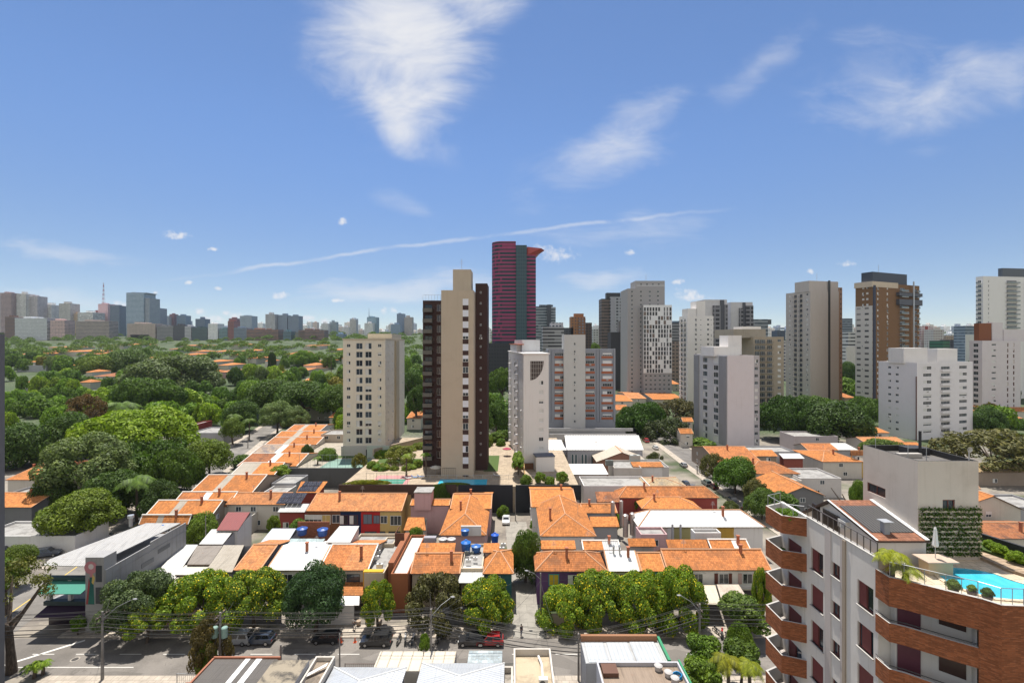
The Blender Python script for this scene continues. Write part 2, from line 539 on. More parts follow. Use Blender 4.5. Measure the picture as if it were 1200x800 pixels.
# ------------------------------------------------------------------ mesh builder
class MB:
	def __init__(s):
		s.v, s.f, s.m = [], [], []

	def face(s, pts, m=0):
		i = len(s.v)
		s.v.extend([tuple(p) for p in pts])
		s.f.append(tuple(range(i, i + len(pts))))
		s.m.append(m)

	def box(s, x0, x1, y0, y1, z0, z1, m=0, top=None, bottom=True):
		t = m if top is None else top
		s.face([(x0, y0, z0), (x1, y0, z0), (x1, y0, z1), (x0, y0, z1)], m)
		s.face([(x1, y0, z0), (x1, y1, z0), (x1, y1, z1), (x1, y0, z1)], m)
		s.face([(x1, y1, z0), (x0, y1, z0), (x0, y1, z1), (x1, y1, z1)], m)
		s.face([(x0, y1, z0), (x0, y0, z0), (x0, y0, z1), (x0, y1, z1)], m)
		s.face([(x0, y0, z1), (x1, y0, z1), (x1, y1, z1), (x0, y1, z1)], t)
		if bottom:
			s.face([(x0, y1, z0), (x1, y1, z0), (x1, y0, z0), (x0, y0, z0)], m)

	def prism(s, poly, z0, z1, m=0, top=None, cap=True):
		"""poly counter-clockwise seen from above"""
		t = m if top is None else top
		n = len(poly)
		for i in range(n):
			a, b = poly[i], poly[(i + 1) % n]
			s.face([(a[0], a[1], z0), (b[0], b[1], z0), (b[0], b[1], z1), (a[0], a[1], z1)], m)
		if cap:
			s.face([(p[0], p[1], z1) for p in poly], t)
			s.face([(p[0], p[1], z0) for p in reversed(poly)], m)

	def obox(s, O, t, n, u0, u1, w0, w1, z0, z1, m=0):
		"""box in a wall's frame: u along the wall (t), w outwards (n)"""
		def q(u, w, z):
			return (O[0] + t[0] * u + n[0] * w, O[1] + t[1] * u + n[1] * w, z)
		c = [[(q(u, w, z)) for z in (z0, z1)] for u, w in ((u0, w0), (u1, w0), (u1, w1), (u0, w1))]
		for i in range(4):
			a, b = c[i], c[(i + 1) % 4]
			s.face([a[0], a[1], b[1], b[0]], m)
		s.face([c[3][1], c[2][1], c[1][1], c[0][1]], m)
		s.face([c[0][0], c[1][0], c[2][0], c[3][0]], m)

	def slab(s, a, b, c, d, th, m=0, me=None):
		"""a thick sheet: top face a b c d, its underside th lower"""
		me = m if me is None else me
		low = [(p[0], p[1], p[2] - th) for p in (a, b, c, d)]
		s.face([a, b, c, d], m)
		s.face(list(reversed(low)), me)
		up = [a, b, c, d]
		for i in range(4):
			j = (i + 1) % 4
			s.face([low[i], low[j], up[j], up[i]], me)

	def tri_slab(s, a, b, c, th, m=0, me=None):
		me = m if me is None else me
		low = [(p[0], p[1], p[2] - th) for p in (a, b, c)]
		s.face([a, b, c], m)
		s.face(list(reversed(low)), me)
		up = [a, b, c]
		for i in range(3):
			j = (i + 1) % 3
			s.face([low[i], low[j], up[j], up[i]], me)

	def cyl(s, x, y, z0, z1, r, r2=None, n=12, m=0, top=None):
		r2 = r if r2 is None else r2
		t = m if top is None else top
		A = [(x + r * math.cos(2 * math.pi * i / n), y + r * math.sin(2 * math.pi * i / n), z0) for i in range(n)]
		B = [(x + r2 * math.cos(2 * math.pi * i / n), y + r2 * math.sin(2 * math.pi * i / n), z1) for i in range(n)]
		for i in range(n):
			j = (i + 1) % n
			s.face([A[i], A[j], B[j], B[i]], m)
		s.face(B, t)
		s.face(list(reversed(A)), m)

	def tube(s, pts, radii, n=6, m=0):
		pts = [Vector(p) for p in pts]
		if isinstance(radii, (int, float)):
			radii = [radii] * len(pts)
		rings = []
		for i, p in enumerate(pts):
			d = (pts[min(i + 1, len(pts) - 1)] - pts[max(i - 1, 0)]).normalized()
			a = d.cross(Vector((0.31, 0.17, 0.93)))
			if a.length < 1e-3:
				a = d.cross(Vector((1, 0, 0)))
			a.normalize()
			b = d.cross(a)
			rings.append([p + (a * math.cos(2 * math.pi * j / n) + b * math.sin(2 * math.pi * j / n)) * radii[i] for j in range(n)])
		for i in range(len(rings) - 1):
			for j in range(n):
				q = (j + 1) % n
				s.face([rings[i][j], rings[i][q], rings[i + 1][q], rings[i + 1][j]], m)
		s.face(list(reversed(rings[0])), m)
		s.face(rings[-1], m)

	def blob(s, c, r, seed=0, n=8, m=0):
		"""an uneven rounded lump"""
		q = random.Random(seed)
		rows = n // 2 + 1
		P = []
		for i in range(rows + 1):
			th = math.pi * i / rows
			for j in range(n):
				ph = 2 * math.pi * j / n
				w = 1 + q.uniform(-.12, .12)
				P.append((c[0] + r[0] * w * math.sin(th) * math.cos(ph), c[1] + r[1] * w * math.sin(th) * math.sin(ph), c[2] + r[2] * math.cos(th)))
		for i in range(rows):
			for j in range(n):
				k2 = (j + 1) % n
				s.face([P[(i + 1) * n + j], P[(i + 1) * n + k2], P[i * n + k2], P[i * n + j]], m)

	def mesh(s, name, mats, off=(0, 0, 0), smooth=False):
		me = bpy.data.meshes.new(name)
		ox, oy, oz = off
		me.from_pydata([(x - ox, y - oy, z - oz) for x, y, z in s.v], [], s.f)
		for mt in mats:
			me.materials.append(mt)
		me.polygons.foreach_set('material_index', s.m)
		uv = me.uv_layers.new(name="metres").data
		co = s.v
		li = 0
		buf = np.zeros(2 * sum(len(f) for f in s.f), dtype=np.float32)
		for f in s.f:
			a = Vector(co[f[0]])
			nrm = Vector((0, 0, 0))
			for i in range(len(f)):                          # Newell normal
				p, q = co[f[i]], co[f[(i + 1) % len(f)]]
				nrm.x += (p[1] - q[1]) * (p[2] + q[2]); nrm.y += (p[2] - q[2]) * (p[0] + q[0]); nrm.z += (p[0] - q[0]) * (p[1] + q[1])
			if nrm.length > 1e-12:
				nrm.normalize()
			if nrm.x * nrm.x + nrm.y * nrm.y < 1e-4:
				t, b = Vector((1, 0, 0)), Vector((0, 1, 0))
			else:
				t = Vector((-nrm.y, nrm.x, 0)).normalized()
				b = nrm.cross(t)
			for i in f:
				p = Vector(co[i])
				buf[li] = p.dot(t); buf[li + 1] = p.dot(b)
				li += 2
		uv.foreach_set('uv', buf)
		if smooth:
			me.polygons.foreach_set('use_smooth', [True] * len(s.f))
		me.update()
		return me

	def build(s, name, mats, parent=None, off=None, smooth=False):
		if not isinstance(mats, (list, tuple)):
			mats = [mats]
		if off is None:
			off = tuple(parent.location) if parent is not None else (0, 0, 0)
		ob = bpy.data.objects.new(name, s.mesh(name, mats, off, smooth))
		COL.objects.link(ob)
		if parent is not None:
			ob.parent = parent
		return ob

def tag(o, label=None, cat=None, group=None, kind=None):
	if label:
		o['label'] = label
	if cat:
		o['category'] = cat
	if group:
		o['group'] = group
	if kind:
		o['kind'] = kind
	return o

THINGS = []                              # (object, kind, x, y) for the labels that are worded at the end

def root(name, label, cat, loc, group=None):
	o = bpy.data.objects.new(name, None)
	o.empty_display_size = 0.5
	o.location = loc
	COL.objects.link(o)
	return tag(o, label, cat, group)

def put(name, mesh, parent, loc, rz=0.0):
	"""an object of an existing mesh; loc in world, parent unrotated"""
	o = bpy.data.objects.new(name, mesh)
	COL.objects.link(o)
	if parent is not None:
		o.parent = parent
		o.location = Vector(loc) - parent.location
	else:
		o.location = loc
	o.rotation_euler = (0, 0, rz)
	return o

def terr(x, y):
	d = y
	if d <= 240:
		return 0.0
	s = d - 240
	z = 0.064 * s * s / (s + 150)
	if z > 45:
		z = 45 + 35 * (1 - math.exp(-(z - 45) / 35))
	return z

def PX(px, py, z=0.0):
	"""the point at height z seen at a photo pixel"""
	Y = (H - z) * F / (py - 400)
	return Vector(((px - 600) * Y / F, Y, z))

def PD(px, py, d):
	return Vector(((px - 600) * d / F, d, H - (py - 400) * d / F))

def XP(px, d):
	return (px - 600) * d / F

def ZP(py, d):
	return H - (py - 400) * d / F

def GR(px, py):
	"""where the ray through a photo pixel meets the ground"""
	d = 20.0
	while d < 3000:
		if H - (py - 400) * d / F <= terr(0, d):
			break
		d *= 1.004
	return Vector(((px - 600) * d / F, d, terr(0, d)))

# ------------------------------------------------------------------ the ground, streets, terraces
def ground():
	ys = [-120, -40, 0, 20, 40, 60, 80, 100, 130, 160, 200, 240, 270, 300, 340, 380, 430, 480, 540, 600, 700, 800, 900, 1000, 1150, 1300, 1500, 1800, 2200, 2800, 3600, 5000, 7000, 9500]
	xs = [-9000, -4000, -2000, -1000, -600, -300, -150, -75, 0, 75, 150, 300, 600, 1000, 2000, 4000, 9000]
	me = bpy.data.meshes.new("ground")
	v = [(x, y, terr(x, y)) for y in ys for x in xs]
	n = len(xs)
	f = [(j * n + i, j * n + i + 1, (j + 1) * n + i + 1, (j + 1) * n + i) for j in range(len(ys) - 1) for i in range(n - 1)]
	me.from_pydata(v, [], f)
	me.materials.append(ground_mat())
	o = bpy.data.objects.new("ground", me)
	COL.objects.link(o)
	tag(o, kind='structure')

ground()

def strip(mb, pts, w0, w1, z, m=0):
	"""a ribbon along a centre line, from w0 to w1 sideways (right positive)"""
	P = [Vector((p[0], p[1], 0)) for p in pts]
	L, Q = [], []
	for i, p in enumerate(P):
		d = (P[min(i + 1, len(P) - 1)] - P[max(i - 1, 0)]).normalized()
		r = Vector((d.y, -d.x, 0))
		zz = terr(p.x, p.y) + z
		L.append(p + r * w0 + Vector((0, 0, zz))); Q.append(p + r * w1 + Vector((0, 0, zz)))
	for i in range(len(P) - 1):
		mb.face([L[i], Q[i], Q[i + 1], L[i + 1]], m)

def raised(mb, pts, w0, w1, z0, z1, m=0):
	P = [Vector((p[0], p[1], 0)) for p in pts]
	L, Q = [], []
	for i, p in enumerate(P):
		d = (P[min(i + 1, len(P) - 1)] - P[max(i - 1, 0)]).normalized()
		r = Vector((d.y, -d.x, 0))
		L.append(p + r * w0); Q.append(p + r * w1)
	for i in range(len(P) - 1):
		def z(p, h):
			return (p.x, p.y, terr(p.x, p.y) + h)
		a, b, c, d = L[i], Q[i], Q[i + 1], L[i + 1]
		mb.face([z(a, z1), z(b, z1), z(c, z1), z(d, z1)], m)
		mb.face([z(a, z0), z(a, z1), z(d, z1), z(d, z0)], m)
		mb.face([z(b, z1), z(b, z0), z(c, z0), z(c, z1)], m)
		if i == 0:
			mb.face([z(a, z0), z(b, z0), z(b, z1), z(a, z1)], m)

LEFT_ST = [(-72, 40), (-76.5, 64), (-83, 90), (-92, 125), (-102, 163), (-112, 200), (-122, 240), (-150, 330), (-190, 450)]
RIGHT_ST = [(66, 74), (66, 110), (66, 160), (67.5, 230), (70, 300)]
mb = MB(); strip(mb, [(-160, 64.2), (-84, 64.2), (-70, 64.2), (60, 64.2), (150, 64.2)], -3.9, 3.9, 0.006)
tag(mb.build("street", asphalt()), kind='structure')
mb = MB(); strip(mb, LEFT_ST, -4.2, 4.2, 0.012)
tag(mb.build("side_street", asphalt((0.20, 0.185, 0.165))), kind='structure')
mb = MB(); strip(mb, RIGHT_ST, -4.5, 4.5, 0.012)
tag(mb.build("side_street", asphalt((0.17, 0.158, 0.145))), kind='structure')
mb = MB()
mb.face([(0.2, 68.1, .016), (4.9, 68.1, .016), (3.4, 112, .016), (-1.6, 112, .016)])
tag(mb.build("lane", paving((0.27, 0.25, 0.215), 2.4)), kind='structure')
mb = MB()
for x0, x1 in ((-66, 0.1), (5.0, 61)):
	raised(mb, [(x0, 69.6), (x1, 69.6)], -1.5, 1.5, 0.0, 0.14)
raised(mb, [(-60, 59.3), (60, 59.3)], -1.0, 1.0, 0.0, 0.14)
raised(mb, LEFT_ST[2:], 4.2, 6.4, 0.0, 0.14)
raised(mb, LEFT_ST[2:], -6.4, -4.2, 0.0, 0.14)
raised(mb, RIGHT_ST, 4.5, 7.2, 0.0, 0.14)
raised(mb, RIGHT_ST, -7.0, -4.5, 0.0, 0.14)
tag(mb.build("pavement", paving((0.40, 0.345, 0.28), 0.9)), kind='structure')
mb = MB()
strip(mb, [(-160, 64.3), (-90, 64.3)], -0.06, 0.06, 0.011)
for x in np.arange(-66, 58, 6.0):
	strip(mb, [(x, 64.6), (x + 3.0, 64.6)], -0.06, 0.06, 0.0165)
strip(mb, [(-69.5, 60.6), (-61.5, 67.6)], -0.2, 0.2, 0.0165)
strip(mb, [(-66, 62.0), (-50, 62.0)], -0.06, 0.06, 0.0165)
tag(mb.build("road_markings", plain((0.62, 0.60, 0.55), 0.8)), kind='structure')
mb = MB()
strip(mb, [(-78, 68), (-83.2, 90), (-92, 125)], -0.1, 0.1, 0.018)
tag(mb.build("yellow_line", plain((0.6, 0.42, 0.08), 0.8)), kind='structure')

mb = MB(); mb.box(-43.2, 16.9, 118.4, 178, 0, 6.5, 0)
tag(mb.build("terrace", paving((0.36, 0.285, 0.20), 1.5)), kind='structure')
mb = MB(); mb.box(-70, -43.3, 138.4, 178, 0, 5.0, 0)
tag(mb.build("terrace", paving((0.33, 0.29, 0.23), 1.5)), kind='structure')

def simple(name, label, cat, mb, mats, group=None):
	"""a thing that is one mesh; its origin at the base centre"""
	xs = [p[0] for p in mb.v]; ys = [p[1] for p in mb.v]; zs = [p[2] for p in mb.v]
	off = ((min(xs) + max(xs)) / 2, (min(ys) + max(ys)) / 2, min(zs))
	o = mb.build(name, mats, None, off)
	o.location = off
	return tag(o, label, cat, group)

mb = MB(); mb.box(-13.5, 0.2, 118.0, 118.38, 0, 6.9);
simple("retaining_wall", "charcoal painted retaining wall below the long terrace pool", "wall", mb, wall((0.035, 0.035, 0.04), 0.9, 0.3, 0.3))
mb = MB(); mb.box(0.9, 17.4, 118.0, 118.38, 0, 6.9)
simple("retaining_wall", "charcoal retaining wall closing the lane, clipped round bushes above it", "wall", mb, wall((0.03, 0.033, 0.036), 0.9, 0.3, 0.3))
mb = MB(); mb.box(-43.6, -14.0, 118.0, 118.38, 0, 7.0)
simple("retaining_wall", "streaked dark brown block wall topped by yellow-green hedge", "wall", mb, wall((0.075, 0.05, 0.04), 0.95, 0.5, 0.8))
mb = MB(); mb.box(-70, -43.7, 138.0, 138.38, 0, 5.8)
simple("retaining_wall", "low dark wall in front of the fenced pale green court", "wall", mb, wall((0.10, 0.10, 0.10), 0.95, 0.4, 0.6))

# ------------------------------------------------------------------ windows and balconies shared by the towers
@cached
def mkwin(w, h, style, fr=FRAME, gl=GLASS, fw=0.07, inner=None):
	"""window: pane, border frame, mullions, a lowered or half lowered roller blind; pane in y = 0, outside is -y"""
	mb = MB()
	mb.face([(-w / 2, 0, 0), (w / 2, 0, 0), (w / 2, 0, h), (-w / 2, 0, h)], 1)
	d = 0.06
	for x0, x1, z0, z1 in ((-w / 2, -w / 2 + fw, 0, h), (w / 2 - fw, w / 2, 0, h), (-w / 2 + fw, w / 2 - fw, 0, fw), (-w / 2 + fw, w / 2 - fw, h - fw, h)):
		mb.box(x0, x1, -d, -0.004, z0, z1, 0)
	n = max(2, int(round(w / 0.9)))
	for i in range(1, n):
		x = -w / 2 + w * i / n
		mb.box(x - fw * 0.4, x + fw * 0.4, -d * 0.8, -0.006, fw, h - fw, 0)
	if style == 'blind':
		mb.box(-w / 2 + fw, w / 2 - fw, -0.035, -0.01, fw, h - fw, 2)
	elif style == 'half':
		mb.box(-w / 2 + fw, 0.02, -0.035, -0.01, fw, h - fw, 2)
	elif style == 'top':
		mb.box(-w / 2 + fw, w / 2 - fw, -0.035, -0.01, h * 0.45, h - fw, 2)
	return mb.mesh("window", [fr, gl, inner or BLIND])

@cached
def mkbalcony(w, d, style, mat, hh=1.0, mat2=None):
	"""balcony: slab and parapet (solid) or slab and railing; wall side y = 0, outside -y"""
	mb = MB()
	mb.box(-w / 2, w / 2, -d, -0.005, -0.12, 0.03, 0)
	if style == 'solid':
		t = 0.1
		mb.box(-w / 2, w / 2, -d, -d + t, 0.03, hh, 1)
		mb.box(-w / 2, -w / 2 + t, -d + t, -0.01, 0.03, hh, 1)
		mb.box(w / 2 - t, w / 2, -d + t, -0.01, 0.03, hh, 1)
	else:
		r = 0.03
		mb.box(-w / 2, w / 2, -d, -d + 2 * r, hh - 2 * r, hh, 1)
		for sx in (-w / 2, w / 2 - 2 * r):
			mb.box(sx, sx + 2 * r, -d + 2 * r, -0.01, hh - 2 * r, hh, 1)
		if style == 'bars':
			n = max(3, int(w / 0.3))
			for i in range(n + 1):
				x = -w / 2 + (w - 0.03) * i / n
				mb.box(x, x + 0.03, -d + 0.01, -d + 0.04, 0.03, hh - 2 * r, 1)
		else:
			mb.box(-w / 2 + .02, w / 2 - .02, -d + 0.02, -d + 0.04, 0.12, hh - 2 * r, 2)
	gl = plain((0.10, 0.14, 0.15), 0.1, 0.0, 0.6)
	return mb.mesh("balcony", [mat, mat2 or mat, gl])

def rot_of(n):
	return math.atan2(n[0], -n[1])

class Facades:
	"""collects the walls of one building with their window holes; window and balcony objects are linked at the end"""
	def __init__(s, rt, seed=0):
		s.rt, s.mb, s.wins, s.bals = rt, MB(), [], []
		s.q = random.Random(seed)

	def face(s, O, t, L, z0, z1, cols=(), fh=3.0, top=1.2, nf=99, m=0, rev=0.18, phase=0.0):
		"""O: left foot seen from outside; cols: dicts u (metre or 0..1 fraction when f=True), w, h, sill, kind"""
		n = (t[1], -t[0])
		holes = []
		floors = []
		z = z1 - top - fh
		while z > z0 + 0.2 and len(floors) < nf:
			floors.append(z)
			z -= fh
		for c in cols:
			for i, zf in enumerate(floors):
				if 'only' in c and i not in c['only']:
					continue
				u = c['u'] * L
				w, h, si = c['w'], c['h'], c.get('sill', 0.9)
				zz = zf + si + c.get('dz', 0)
				if u - w / 2 < 0.05 or u + w / 2 > L - 0.05 or zz < z0 + 0.05 or zz + h > z1 - 0.05:
					continue
				holes.append((u - w / 2, u + w / 2, zz, zz + h))
				st = c.get('style') or s.q.choices(['clear', 'half', 'blind', 'top'], c.get('mix', (5, 3, 2, 2)))[0]
				P = (O[0] + t[0] * u - n[0] * rev, O[1] + t[1] * u - n[1] * rev, zz)
				s.wins.append((P, rot_of(n), w, h, st, c.get('fr', FRAME), c.get('gl', GLASS), c.get('blind')))
				if c.get('bal'):
					bw, bd, bs, bm, bm2 = c['bal']
					Q = (O[0] + t[0] * (u + c.get('bo', 0)), O[1] + t[1] * (u + c.get('bo', 0)), zf + 0.02)
					s.bals.append((Q, rot_of(n), bw, bd, bs, bm, bm2))
		us = sorted({0.0, L} | {round(h[0], 4) for h in holes} | {round(h[1], 4) for h in holes})
		zs = sorted({z0, z1} | {round(h[2], 4) for h in holes} | {round(h[3], 4) for h in holes})

		def p(u, z, w=0.0):
			return (O[0] + t[0] * u - n[0] * w, O[1] + t[1] * u - n[1] * w, z)
		for j in range(len(zs) - 1):
			zc = (zs[j] + zs[j + 1]) / 2
			run = None
			for i in range(len(us)):
				solid = False
				if i < len(us) - 1:
					uc = (us[i] + us[i + 1]) / 2
					solid = not any(a < uc < b and c < zc < d for a, b, c, d in holes)
				if solid and run is None:
					run = us[i]
				if not solid and run is not None:
					s.mb.face([p(run, zs[j]), p(us[i], zs[j]), p(us[i], zs[j + 1]), p(run, zs[j + 1])], m)
					run = None
		for a, b, c, d in holes:
			s.mb.face([p(a, c), p(a, c, rev), p(a, d, rev), p(a, d)], m)
			s.mb.face([p(b, c, rev), p(b, c), p(b, d), p(b, d, rev)], m)
			s.mb.face([p(a, c), p(b, c), p(b, c, rev), p(a, c, rev)], m)
			s.mb.face([p(a, d, rev), p(b, d, rev), p(b, d), p(a, d)], m)

	def done(s, mats, name="wall"):
		w = s.mb.build(name, mats, s.rt)
		ac = MB(); ac.box(-.4, .4, -.52, -.19, -.72, -.18); ac.box(-.3, .1, -.53, -.523, -.64, -.26, 1)
		ac = ac.mesh("cooling_unit", [BLIND, DARK])
		for it in s.wins:
			if it[5] is FRAME and it[3] < 1.6 and s.q.random() < .16:
				put("cooling_unit", ac, s.rt, it[0], it[1])
		lots = {'window': s.wins, 'balcony': s.bals}
		for nm, lot in lots.items():
			keep, rest = lot[:100], lot[100:]
			for it in keep:
				me = mkwin(it[2], it[3], it[4], it[5], it[6], 0.07, it[7]) if nm == 'window' else mkbalcony(it[2], it[3], it[4], it[5], 1.0, it[6])
				put(nm, me, s.rt, it[0], it[1])
			if rest:
				me0 = [mkwin(it[2], it[3], it[4], it[5], it[6], 0.07, it[7]) if nm == 'window' else mkbalcony(it[2], it[3], it[4], it[5], 1.0, it[6]) for it in rest]
				mm, vv, ff, mi = [], [], [], []
				for it, me in zip(rest, me0):
					c, sn = math.cos(it[1]), math.sin(it[1])
					b = len(vv)
					for q in me.vertices:
						x, y, zq = q.co
						vv.append((it[0][0] + c * x - sn * y - s.rt.location.x, it[0][1] + sn * x + c * y - s.rt.location.y, it[0][2] + zq - s.rt.location.z))
					idx = []
					for mt in me.materials:
						if mt not in mm:
							mm.append(mt)
						idx.append(mm.index(mt))
					for pl in me.polygons:
						ff.append(tuple(b + i for i in pl.vertices)); mi.append(idx[pl.material_index])
				me = bpy.data.meshes.new(nm)
				me.from_pydata(vv, [], ff)
				for mt in mm:
					me.materials.append(mt)
				me.polygons.foreach_set('material_index', mi)
				o = put(nm, me, s.rt, tuple(s.rt.location))
				o['kind'] = 'stuff'
		return w

def corner_frame(xc, d, yaw, xl=None, xr=None, near='left'):
	"""footprint from photo columns: xc the near corner at distance d. near='left': the corner is the left end of the front, its other side runs back to
	column xl; near='right': the corner is the right end of the front, the side runs back to xr. Returns corner points and lengths."""
	a = (math.cos(R(yaw)), math.sin(R(yaw)))
	b = (-a[1], a[0])
	C = (XP(xc, d), d)

	def reach(v, px):
		k = (px - 600) / F
		return (k * C[1] - C[0]) / (v[0] - k * v[1])
	if near == 'left':
		la, lb = reach(a, xr), reach(b, xl)
		FL = C
	else:
		la = -reach(a, xl)
		lb = reach(b, xr)
		FL = (C[0] - a[0] * la, C[1] - a[1] * la)
	return FL, a, b, la, lb

def block(fc, FL, a, b, la, lb, z0, z1, front=None, left=None, right=None, m=0, roof=1, par=0.7):
	"""four walls and a sunken roof behind a parapet; front / left / right: keyword dicts for Facades.face"""
	def P(u, w):
		return (FL[0] + a[0] * u + b[0] * w, FL[1] + a[1] * u + b[1] * w)
	na, nb = (-a[0], -a[1]), (-b[0], -b[1])
	kw = dict(m=m)
	fc.face(P(0, 0), a, la, z0, z1, **{**kw, **(front or {})})
	fc.face(P(0, lb), nb, lb, z0, z1, **{**kw, **(left or {})})
	fc.face(P(la, 0), b, lb, z0, z1, **{**kw, **(right or {})})
	fc.face(P(la, lb), na, la, z0, z1, **kw)
	t = 0.22
	Z = z1 - par
	fc.mb.face([P(t, t) + (Z,), P(la - t, t) + (Z,), P(la - t, lb - t) + (Z,), P(t, lb - t) + (Z,)], roof)
	o = [P(0, 0), P(la, 0), P(la, lb), P(0, lb)]
	i = [P(t, t), P(la - t, t), P(la - t, lb - t), P(t, lb - t)]
	for k in range(4):
		q = (k + 1) % 4
		fc.mb.face([o[k] + (z1,), o[q] + (z1,), i[q] + (z1,), i[k] + (z1,)], m)
		fc.mb.face([i[k] + (z1,), i[q] + (z1,), i[q] + (Z,), i[k] + (Z,)], m)
	return P

def boxpart(rt, name, P, u0, u1, w0, w1, z0, z1, mat, a=None):
	"""a box part laid out in a block's own frame"""
	mb = MB()
	c = [P(u0, w0), P(u1, w0), P(u1, w1), P(u0, w1)]
	mb.prism(c, z0, z1)
	return mb.build(name, mat, rt)

def antenna(rt, x, y, z0, z1, r=0.06):
	mb = MB()
	mb.cyl(x, y, z0, z1, r, r * 0.5, 6)
	for k in range(3):
		zz = z0 + (z1 - z0) * (0.6 + 0.12 * k)
		mb.box(x - 0.5 + .1 * k, x + 0.5 - .1 * k, y - .03, y + .03, zz, zz + .06)
	mb.build("antenna", STEEL, rt)

CONC = stained((0.30, 0.29, 0.27), (0.13, 0.12, 0.11), 0.6)

# ------------------------------------------------------------------ the apartment towers
def W(u, w, h=1.2, sill=0.95, **k):
	return dict(u=u, w=w, h=h, sill=sill, **k)

def cream_tower():
	d = 157
	FL, a, b, la, lb = corner_frame(451.5, d, 4, xl=402, xr=474, near='right')
	zt, z0 = ZP(398, d), 4.9
	rt = root("apartment_tower", "cream apartment tower with four window columns rising behind the green court", "apartment tower", (FL[0] + la / 2, FL[1] + lb / 2, z0))
	fc = Facades(rt, 3)
	cols = [W(.13, 1.2, 1.1, mix=(4, 4, 3, 1)), W(.385, 2.1, 2.0, .35, mix=(8, 2, 0, 1)), W(.60, 2.1, 2.0, .35, mix=(8, 2, 0, 1)), W(.865, 1.2, 1.1, mix=(3, 4, 4, 1))]
	side = [W(.12, .9, 1.0), W(.32, .8, .9), W(.66, .9, 1.0), W(.86, .8, .9)]
	P = block(fc, FL, a, b, la, lb, z0, zt, dict(cols=cols, fh=2.86, top=.6, nf=13), None, dict(cols=side, fh=2.86, top=.6, nf=13))
	fc.done([wall((0.66, 0.605, 0.50), dirt=.15, streak=.3), CONC])
	boxpart(rt, "pilaster", P, la + .01, la + .7, lb * .42, lb * .58, z0, zt - .3, wall((0.42, 0.36, 0.26)))
	boxpart(rt, "cornice", P, -.25, la + .25, -.25, lb + .25, zt + .002, zt + .35, wall((0.50, 0.44, 0.34)))
	boxpart(rt, "penthouse", P, la * .38, la * 1.0, lb * .3, lb * .8, zt + .353, ZP(390.5, d + 3), wall((0.52, 0.46, 0.36)))
	boxpart(rt, "base_course", P, -.5, la + .5, -.5, -.003, z0, z0 + 3.4, wall((0.46, 0.44, 0.40)))
	mb = MB()
	q = P(la * .55, -.52)
	mb.obox(q, a, (-b[0], -b[1]), 0, 1.2, 0, .06, z0, z0 + 2.2)
	mb.build("door", DARK, rt)

cream_tower()

def brown_tower():
	d = 127
	z0 = 6.4
	x0, x1 = XP(517, d), XP(555, d)
	zt = ZP(340, d)
	rt = root("apartment_tower", "tallest near tower, beige blank front with one strip of windows between dark brown brick flanks", "apartment tower", ((x0 + x1) / 2, d + 6, z0))
	beige = wall((0.46, 0.385, 0.295), dirt=.15, streak=.2)
	dbrown = wall((0.06, 0.035, 0.032), dirt=.3, streak=.3)
	fc = Facades(rt, 5)
	fh = 3.06
	front = [W((XP(545.6, d) - x0) / (x1 - x0), 1.55, 1.75, .6, mix=(2, 3, 5, 2), blind=plain((0.66, 0.68, 0.74), .6))]
	P = block(fc, (x0, d), (1, 0), (0, 1), x1 - x0, 13, z0, zt, dict(cols=front, fh=fh, top=1.6, nf=16, rev=.05))
	fc.done([beige, CONC], "front_slab")
	mb = MB()
	z = zt - 1.6 - fh
	uc = XP(545.6, d)
	for k in range(16):
		mb.box(uc - .78, uc + .78, d - .04, d - .004, z + .6 + 1.75 - fh + .03, z + .57, 0)
		z -= fh
	mb.build("spandrel_strip", dbrown, rt)
	dr = 133
	fc2 = Facades(rt, 6)
	xr = XP(571, dr)
	P2 = block(fc2, (x1 + .02, dr), (1, 0), (0, 1), xr - x1, 9, z0, ZP(332, dr), dict(cols=[W(.45, .5, .6, 1.2, style='clear')], fh=fh, top=1.0), None, None)
	fc2.done([dbrown, CONC], "side_wall")
	dl = 137
	xl0, xl1 = XP(495.5, dl), x0 - .02
	fc3 = Facades(rt, 7)
	wl = xl1 - xl0
	door = plain((0.50, 0.46, 0.42), .6)
	P3 = block(fc3, (xl0, dl), (1, 0), (0, 1), wl, 9, z0, ZP(352, dl),
			   dict(cols=[W(.24, 2.2, 2.1, .1, style='clear', fr=dbrown, bal=(2.7, 1.5, 'solid', wall((0.12, 0.115, 0.105)), wall((0.145, 0.14, 0.125))), bo=-.1),
						  W(.72, 1.7, 2.0, .2, style='clear', fr=door, gl=glass((0.03, 0.02, 0.02)))], fh=fh, top=.3))
	fc3.done([dbrown, CONC], "balcony_wall")
	mb = MB()
	for i in range(9):
		x = xl0 + wl * i / 8
		mb.box(x - .03, x + .03, dl + .1, dl + .16, ZP(352, dl), ZP(352, dl) + 1.6)
	mb.box(xl0, xl1, dl + .1, dl + .16, ZP(352, dl) + 1.6, ZP(352, dl) + 1.66)
	mb.build("roof_railing", STEEL, rt)
	boxpart(rt, "lift_tower", P, (XP(531, d + 3) - x0), (XP(552, d + 3) - x0), 2.5, 9, zt - .5, ZP(316, d + 3), beige)
	antenna(rt, XP(541, d + 6), d + 6, ZP(316, d + 3), ZP(303, d + 6))
	mb = MB()
	for i in range(8):
		mb.box(x0 + .4 + i * .5, x0 + .44 + i * .5, d - .08, d - .03, z0, z0 + 2.4)
	mb.box(x0 + .4, x0 + 3.94, d - .09, d - .02, z0 + 2.4, z0 + 2.46)
	mb.build("grille", DFRAME, rt)

brown_tower()

